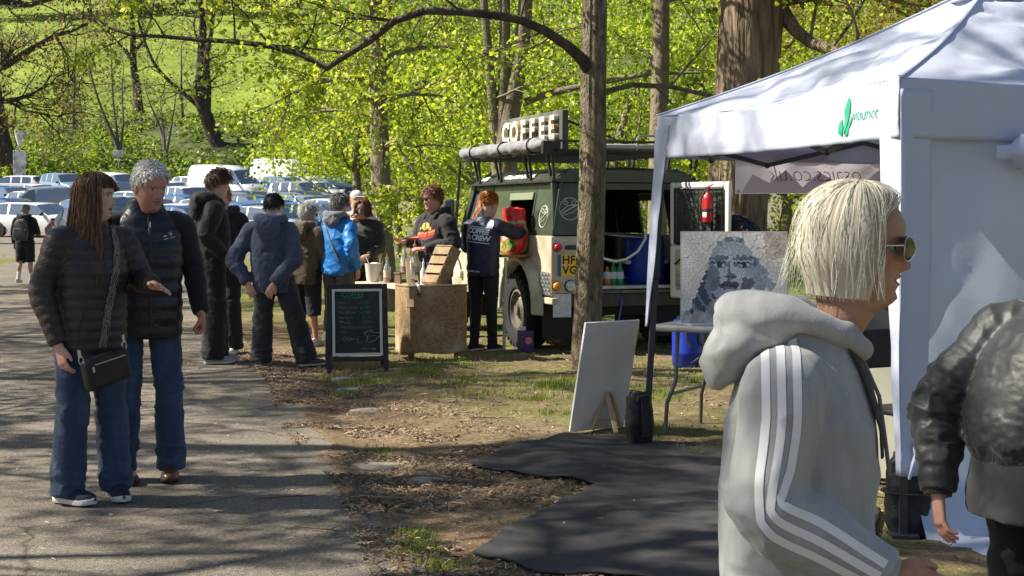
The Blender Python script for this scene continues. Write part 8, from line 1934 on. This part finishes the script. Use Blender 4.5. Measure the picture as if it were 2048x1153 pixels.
# --- blonde woman walking past in the foreground
def blonde():
    Y = 2.8; p = Person('blonde woman in sunglasses and a grey hoodie with white sleeve stripes walking past', (X(1588, Y), Y), (1, -.10), 1.555,
               dict(shoR=(.150, -.035, 1.275), elbR=(.20, -.065, 1.02), wrR=(.185, .155, .89), shoL=(-.150, -.01, 1.275), elbL=(-.20, -.04, 1.05), wrL=(-.17, .0, .82), neck=(0, .035, 1.365), chin=(0, .115, 1.415), kneeR=(.09, -.06, .49), ankR=(.09, -.2, .10), kneeL=(-.09, .12, .5), ankL=(-.09, .18, .09), hipR=(.095, -.02, .88), hipL=(-.095, -.02, .88)))
    p.head(TAN, yaw=-7, pitch=-5, fem=True, hs=1.02, old=.5, lips=(.36, .11, .09), brow=(.13, .07, .04), ears=False, n=96)
    p.hands({'R': ((.0, .93, -.35), (-.95, 0, -.2), 'relaxed'), 'L': ((0, .1, -1), (.9, 0, -.2), 'relaxed')}, .003).core()
    p.trousers(cloth('blue grey leggings', (.10, .12, .16)), (.14, .12), .085, .08, .07, .06, .98, .010, .010, seed=53)
    GM = cloth('heather grey sweat cloth', (.33, .335, .335), (.265, .27, .27), bs=420, bump=.15, nscale=26, stretch=(1, 1, .25), sheen=.25)
    p.top(GM, [(.72, .17, .150, 0, .0), (.80, .175, .156, 0, .0), (.95, .172, .158, 0, .004), (1.06, .175, .162, 0, .010), (1.14, .178, .158, 0, .012), (1.22, .165, .140, 0, .012), (1.29, .13, .115, 0, .018), (1.36, .09, .09, 0, .03)], (.088, .080, .055), .0065, .013, (7, 7, 9), name='hoodie', seed=57, smooth=10)
    GH = GM
    mb = MB(); Z0 = 1.325      # hood lying on the back: two soft folds
    limb(mb, [(.055, .14, 1.30), (.095, .10, 1.34), (.108, .02, 1.375), (.085, -.07, 1.385), (0, -.115, 1.375), (-.085, -.07, 1.385), (-.108, .02, 1.375), (-.095, .10, 1.34), (-.055, .14, 1.30)], [.020, .027, .034, .042, .048, .042, .034, .027, .020], 44, 16)
    for c_, r_ in (((0, -.05, 1.34), (.125, .07, .05)), ((0, -.10, 1.325), (.12, .06, .06)), ((0, -.135, 1.295), (.105, .045, .06)), ((0, -.16, 1.265), (.07, .03, .05))): mb.ball(c_, r_, 20, 14)
    hm = fuse(mb, .0075, 8); wrinkle(hm, .016, (5, 5, 9), 4); link('hood', hm, GM, p.t); bvh = bvh_of(hm)
    # three white stripes down the outside of the sleeve
    WT = M('white stripe tape', (.66, .67, .68), .7); S, E, W_ = p['shoR'], p['elbR'], p['wrR']
    ce = E.lerp(W_, .93)
    for k in (-1, 0, 1):
        o1 = Vector((0, k * .030, 0)); up = Vector((0, k * .014, k * .024))
        path_ = [Vector((.10, -.04, 1.36)) + o1 * .9, Vector((.15, -.04, 1.33)) + o1, S + Vector((.10, -.01, -.05)) + o1, S.lerp(E, .4) + Vector((.15, 0, 0)) + o1, S.lerp(E, .8) + Vector((.15, -.01, 0)) + o1 * .9, E + Vector((.15, .0, -.01)) + up * 1.1, E.lerp(W_, .35) + Vector((.15, 0, 0)) + up * 1.15, E.lerp(W_, .7) + Vector((.15, 0, 0)) + up, ce + Vector((.15, 0, 0)) + up * .9]
        ctr_ = [Vector((.08, -.04, 1.2)) + o1, S + Vector((-.04, 0, -.10)) + o1, S + Vector((-.02, 0, -.07)) + o1, S.lerp(E, .4) + o1, S.lerp(E, .8) + o1 * .9, E + up * 1.1, E.lerp(W_, .35) + up * 1.15, E.lerp(W_, .7) + up, ce + up * .9]
        link('sleeve_stripe', ribbon(p.bv, path_, ctr_, .0165, .0014, 110, cross=5), WT, p.t)
    # cuff rib and dangling cord
    d = (W_ - E).normalized(); mb = MB(); mb.tube([W_ - d * .045, W_ - d * .02, W_ + d * .012], [.050, .047, .043], 22); mb.build('cuff', GM, p.t)
    MB().tube([(.055, .135, 1.29), (.058, .165, 1.22), (.062, .178, 1.12), (.06, .185, 1.06)], .0045, 6).build('drawstring', M('grey cord tie', (.16, .16, .16), .8), p.t)
    st = ribbon(bvh_of(p.top_me), [(.06, -.16, 1.42), (.085, -.06, 1.45), (.09, .05, 1.43), (.10, .16, 1.33), (.10, .25, 1.22), (.10, .26, 1.10)], [(.05, -.08, 1.25), (.06, -.04, 1.25), (.06, .0, 1.25), (.06, .02, 1.25), (.06, .02, 1.18), (.06, .02, 1.10)], .032, .012, 50, cross=4); thick(link('shoulder_strap', st, M('black webbing'), p.t), .004)
    P, W, C = hair_long(.130, (.50, .46, .35), (.60, .57, .47), 1700, 18, False, 1.10, .0138, 8, .0005, 1.1, .45, part=.0, inward=.034, wave=.0006, lk=.0003, jit=.0006); p.hair(P, W, C, cap_mesh((.92, 1.4, 1.9), (.42, .37, .25), .010)); hair_shell(p, .132, (.47, .42, .31), (.62, .59, .49), False, 1.10, .0135, 1.1, .034, 4)
    r = np.random.default_rng(9); Pf, Wf, Cf = hair_long(.12, (.50, .46, .36), (.62, .60, .50), 200, 18, False, 1.12, .018, 18, .0007, 1.4, .5, wave=.006); p.hair(Pf, Wf, Cf, name='flyaway_hair')
    glasses(p, True, STEEL, .030, .025, 1.1)
    for k in 'RL': shoe(p.t, p['ank' + k], 0, M('white leather trainer'), SOLEW)
    p.finish()
blonde()

# --- person in the black bomber jacket, cut by the right edge
def bomber():
    Y = 4.15; p = Person('person in a shiny black bomber jacket leaning forward at the right edge of the picture', (X(2066, Y), Y), (.93, .36), 1.56,
               dict(shoR=(.175, .10, 1.19), elbR=(.255, .06, .95), wrR=(.225, .20, .73), shoL=(-.175, .03, 1.185), elbL=(-.255, -.15, .92), wrL=(-.18, -.215, .655), neck=(0, .17, 1.24), chin=(0, .27, 1.27), hipR=(.095, -.02, .86), hipL=(-.095, -.02, .86)))
    p.head(PALE, pitch=-12, hs=1.05); p.hands({'L': ((.25, -.1, -.9), (.3, .9, 0), 'relaxed'), 'R': ((0, .3, -.9), (-1, 0, 0), 'relaxed')}, .004).core()
    p.trousers(BLACKC, (.165, .14), .10, .085, .08, .05, .95, .012, .01, seed=63)
    p.top(cloth('dark grey jersey', (.055, .058, .062), (.038, .04, .043), bs=300), [(.60, .185, .16, 0, -.02), (.68, .19, .165, 0, -.015), (.85, .178, .155, 0, 0), (1.0, .17, .145, 0, .04), (1.1, .15, .12, 0, .08)], sleeves='', voxel=.010, amp=.008, name='sweater', seed=64)
    BJ = M('black satin nylon', (.014, .0135, .0145), .52, c2=(.022, .021, .022), nscale=5, spec=.6, bump=.15, bscale=24, sheen=.2)
    p.top(BJ, [(.775, .172, .155, 0, -.005), (.82, .205, .185, 0, .0), (.90, .215, .195, 0, .01), (.99, .215, .188, 0, .03), (1.09, .21, .175, 0, .06), (1.17, .19, .145, 0, .09), (1.225, .13, .11, 0, .13), (1.26, .095, .095, 0, .16)], (.100, .092, .055), .0075, .013, (11, 11, 17), name='bomber_jacket', seed=65, ripple=.05)
    mb = MB(); torso(mb, [(.725, .172, .156, 0, -.008), (.78, .180, .163, 0, -.004), (.80, .184, .168, 0, -.002)], m=8); mb.build('rib_hem', cloth('black rib', (.016, .016, .017), bs=60, bump=.6, stretch=(1, 1, .05)), p.t)
    for k in 'LR': d = (p['wr' + k] - p['elb' + k]).normalized(); mb = MB(); mb.tube([p['wr' + k] - d * .05, p['wr' + k] + d * .012], [.05, .043], 18); mb.build('cuff', cloth('black rib'), p.t)
    P, W, C = hair_long(.17, (.30, .27, .22), (.46, .43, .36), 900, 14, True, .8, .016, 28, .003, 1.5, .5, wave=.006); p.hair(P, W, C, cap_mesh((1.0, 1.5, 2.0), (.28, .25, .2), .012))
    for k in 'RL': shoe(p.t, p['ank' + k], 0, BLACKC, SOLEB)
    p.finish()
bomber()

# ------------------------------------------------------------------ what lies on the ground
rl = np.random.default_rng(21)
def flat_bits(n, X_, Y_, L, W, pal, name, label, cat, mat, lift=.006, bend=.25, tilt=.25):
    n = len(X_); Z = ground_z(X_, Y_) + lift; inp = X_ < edge_x(Y_) + .1; Z = np.where(inp, np.maximum(Z, base_z(X_, Y_) + .012), Z)
    a = rl.uniform(0, 2 * PI, n); d = np.stack([np.cos(a), np.sin(a), rl.normal(0, tilt, n)], -1); s = np.stack([-np.sin(a), np.cos(a), rl.normal(0, tilt, n)], -1); u = np.cross(d, s)
    C = np.stack([X_, Y_, Z], -1); D = d * L[:, None] / 2; S = s * W[:, None] / 2; U = u * (L * bend)[:, None] * rl.uniform(-.3, 1, n)[:, None]; T = u * (W * .35)[:, None]
    V = np.stack([C - D - S, C - D + S, C + U - S * .9, C + U + S * .9, C + D - S * .6, C + D + S * .6, C - D + T, C + U + T, C + D + T], 1)
    I = np.arange(n)[:, None] * 9; Fc = np.concatenate([I + q for q in ([0, 2, 7, 6], [6, 7, 3, 1], [2, 4, 8, 7], [7, 8, 5, 3])])
    pal = np.array(pal); c = pal[rl.integers(0, len(pal), n)] * rl.uniform(.6, 1.25, (n, 1))
    o = link(name, np_mesh(name, V.reshape(-1, 3), Fc, False, np.repeat(c, 9, 0)), mat); tag(o, label, cat, kind='stuff')
BIT = M('dry litter', (1, 1, 1), .85, attr=True)
n = 24000; Yl = 4.6 + 11.5 * rl.uniform(0, 1, n) ** 1.3; e = np.abs(rl.normal(.42, .42, n)) * np.interp(Yl, [5, 8, 11, 14, 16], [1.5, 1.6, 1.1, .7, .5]) - .12; Xl = edge_x(Yl) + e
k = fbm(np.stack([Xl * 1.3, Yl * 1.3, 0 * Xl], -1), 2) > -.35; Xl, Yl = Xl[k], Yl[k]
flat_bits(0, Xl, Yl, rl.uniform(.012, .055, len(Xl)), rl.uniform(.004, .012, len(Xl)), [(.20, .13, .075), (.14, .085, .048), (.30, .21, .13), (.09, .055, .03), (.40, .31, .21)], 'wood_litter', 'brown wood chips and dead leaves along the edge of the path', 'litter', BIT)
n = 3800; Xl = rl.uniform(-2.5, 3.5, n); Yl = rl.uniform(6.5, 17, n); k = Xl > edge_x(Yl) + .3; Xl, Yl = Xl[k], Yl[k]
flat_bits(0, Xl, Yl, rl.uniform(.015, .06, len(Xl)), rl.uniform(.005, .014, len(Xl)), [(.24, .165, .10), (.36, .27, .17), (.12, .08, .05)], 'scattered_chips', 'scattered chips on the trodden earth', 'litter', BIT)
n = 520; Yl = rl.uniform(4.5, 16, n); Xl = edge_x(Yl) - rl.uniform(0, 3.2, n)
flat_bits(0, Xl, Yl, rl.uniform(.01, .035, n), rl.uniform(.004, .009, n), [(.42, .36, .28), (.14, .10, .07), (.55, .5, .42)], 'path_debris', 'bud scales and crumbs blown onto the tarmac', 'litter', BIT, .004, .1, .1)
# twigs one can pick out
for j, (px, py, ln, a, lb) in enumerate([(1420 * .41 + 400, 845, .30, .1, 'dark twig at the foot of the earth bank'), (640, 836, .22, -.15, 'crooked twig near the path edge below the chalkboard'), (700, 858, .34, .2, 'long twig lying across the litter'), (855, 878, .2, .5, 'forked stick on the bare earth'), (560, 922, .22, -.1, 'short twig on the tarmac'), (575, 1000, .3, .25, 'thin twig on the shaded tarmac'), (645, 1065, .26, -.3, 'twig lying on the near tarmac'), (760, 1000, .3, .05, 'pale stick in the near litter'), (900, 905, .26, .3, 'pale curved stick left of the matting'), (1165, 975, .18, .8, 'small forked twig on the notch of the matting')]):
    x, y = gpt(px, py); t_ = []
    for q in np.linspace(-.5, .5, 6):
        xx, yy = x + ln * q * math.cos(a), y + ln * q * math.sin(a) * 1.5; z = max(gz(xx, yy), float(base_z(xx, yy)) + .004 if xx < float(edge_x(yy)) + .1 else -9) + .012
        t_.append((xx + .012 * math.sin(q * 14 + j), yy, z))
    mb = MB().tube(t_, [.003, .004, .004, .0035, .003, .002], 6); mb.tube([t_[3], (t_[3][0] + .05, t_[3][1] + .04, t_[3][2] + .012)], [.0025, .0012], 5)
    tag(mb.build('twig', M('dead twig', (.12, .085, .06), .9) if j not in (7, 8) else M('pale twig', (.40, .31, .21), .9), None), lb, 'twig', 'twigs on the ground')
# flat stones trodden into the earth
for j, (px, py, r_, lb) in enumerate([(755, 932, .16, 'flat pale stone sunk in the litter'), (855, 962, .10, 'small flat stone left of the matting tip'), (690, 758, .13, 'flat stone at the left foot of the chalkboard'), (705, 775, .15, 'flat stone in the grass below the chalkboard'), (735, 825, .13, 'half buried stone at the path edge')]):
    x, y = gpt(px, py); V = []; n = 14
    for zz, f in ((-.03, 1), (.0, 1), (.012, .93), (.017, .7)):
        for k in range(n):
            aa = 2 * PI * k / n; rr = r_ * f * (1 + .18 * math.sin(3 * aa + j) + .1 * math.sin(5 * aa + 2 * j)); V.append((rr * math.cos(aa), rr * .8 * math.sin(aa), zz))
    Fc = [(i * n + k, i * n + (k + 1) % n, (i + 1) * n + (k + 1) % n, (i + 1) * n + k) for i in range(3) for k in range(n)] + [tuple(3 * n + k for k in range(n))]
    o = MB().add(V, Fc, True).build('stone', M('weathered stone', (.33, .29, .23), .85, c2=(.22, .19, .15), nscale=14, bump=.4, bscale=40), None); o.location = (x, y, gz(x, y)); tag(o, lb, 'stone', 'flat stones by the path')
# grass tufts
def grass(n, X_, Y_, h, name, label, pal, lean=.5):
    m = len(X_); Z = ground_z(X_, Y_) - .004; a = rl.uniform(0, 2 * PI, m); w = rl.uniform(.0022, .0042, m); hh = h * rl.uniform(.45, 1.25, m); ln = rl.uniform(.1, lean, m)
    c, s = np.cos(a), np.sin(a); B = np.stack([X_, Y_, Z], -1); sd = np.stack([-s, c, 0 * c], -1) * w[:, None]; t1 = np.stack([c * ln * hh * .35, s * ln * hh * .35, hh * .6], -1); t2 = np.stack([c * ln * hh, s * ln * hh, hh], -1)
    V = np.stack([B - sd, B + sd, B + t1 - sd * .7, B + t1 + sd * .7, B + t2], 1); I = np.arange(m)[:, None] * 5
    Fc = np.concatenate([I + [0, 1, 3], I + [0, 3, 2], I + [2, 3, 4]]); pal = np.array(pal); cc = pal[rl.integers(0, len(pal), m)] * rl.uniform(.7, 1.3, (m, 1))
    o = link(name, np_mesh(name, V.reshape(-1, 3), Fc, False, np.repeat(cc, 5, 0)), LEAF); tag(o, label, 'grass', kind='stuff')
GP = [(.13, .20, .03), (.18, .25, .04), (.22, .26, .06), (.10, .15, .03)]
XY = []
for px, py, r_, k in [(833, 1075, .10, 150), (830, 1102, .13, 190), (885, 1135, .12, 170), (1105, 785, .22, 500), (1140, 770, .2, 300), (700, 768, .2, 420), (660, 755, .16, 260), (690, 790, .16, 320), (845, 748, .2, 420), (770, 765, .2, 240), (1080, 805, .2, 260), (960, 800, .3, 200), (1100, 835, .12, 120), (930, 770, .3, 260), (760, 905, .12, 70), (1310, 870, .2, 150), (1390, 905, .15, 160), (1290, 800, .35, 500), (1420, 770, .4, 500), (880, 728, .5, 500)]:
    x, y = gpt(px, py); g_ = rl.normal(size=(k, 2)) * r_ * .5; XY.append(g_ * [1, 1.2] + [x, y])
XY = np.concatenate(XY); grass(0, XY[:, 0], XY[:, 1], .042, 'grass_tufts', 'small green grass tufts on the trodden earth', GP)
n = 42000; Xg = rl.uniform(-5.5, 9, n); Yg = rl.uniform(12, 27, n); P_ = np.stack([Xg, Yg, 0 * Xg], -1)
k = (Xg > edge_x(Yg) + .45) & (fbm(P_ * 1.1 + 3, 3) + .5 * sstep(15, 20, Yg) > .14); grass(0, Xg[k], Yg[k], .045, 'thin_grass', 'thin grass growing between the stalls and the trees', GP + [(.26, .24, .09)])
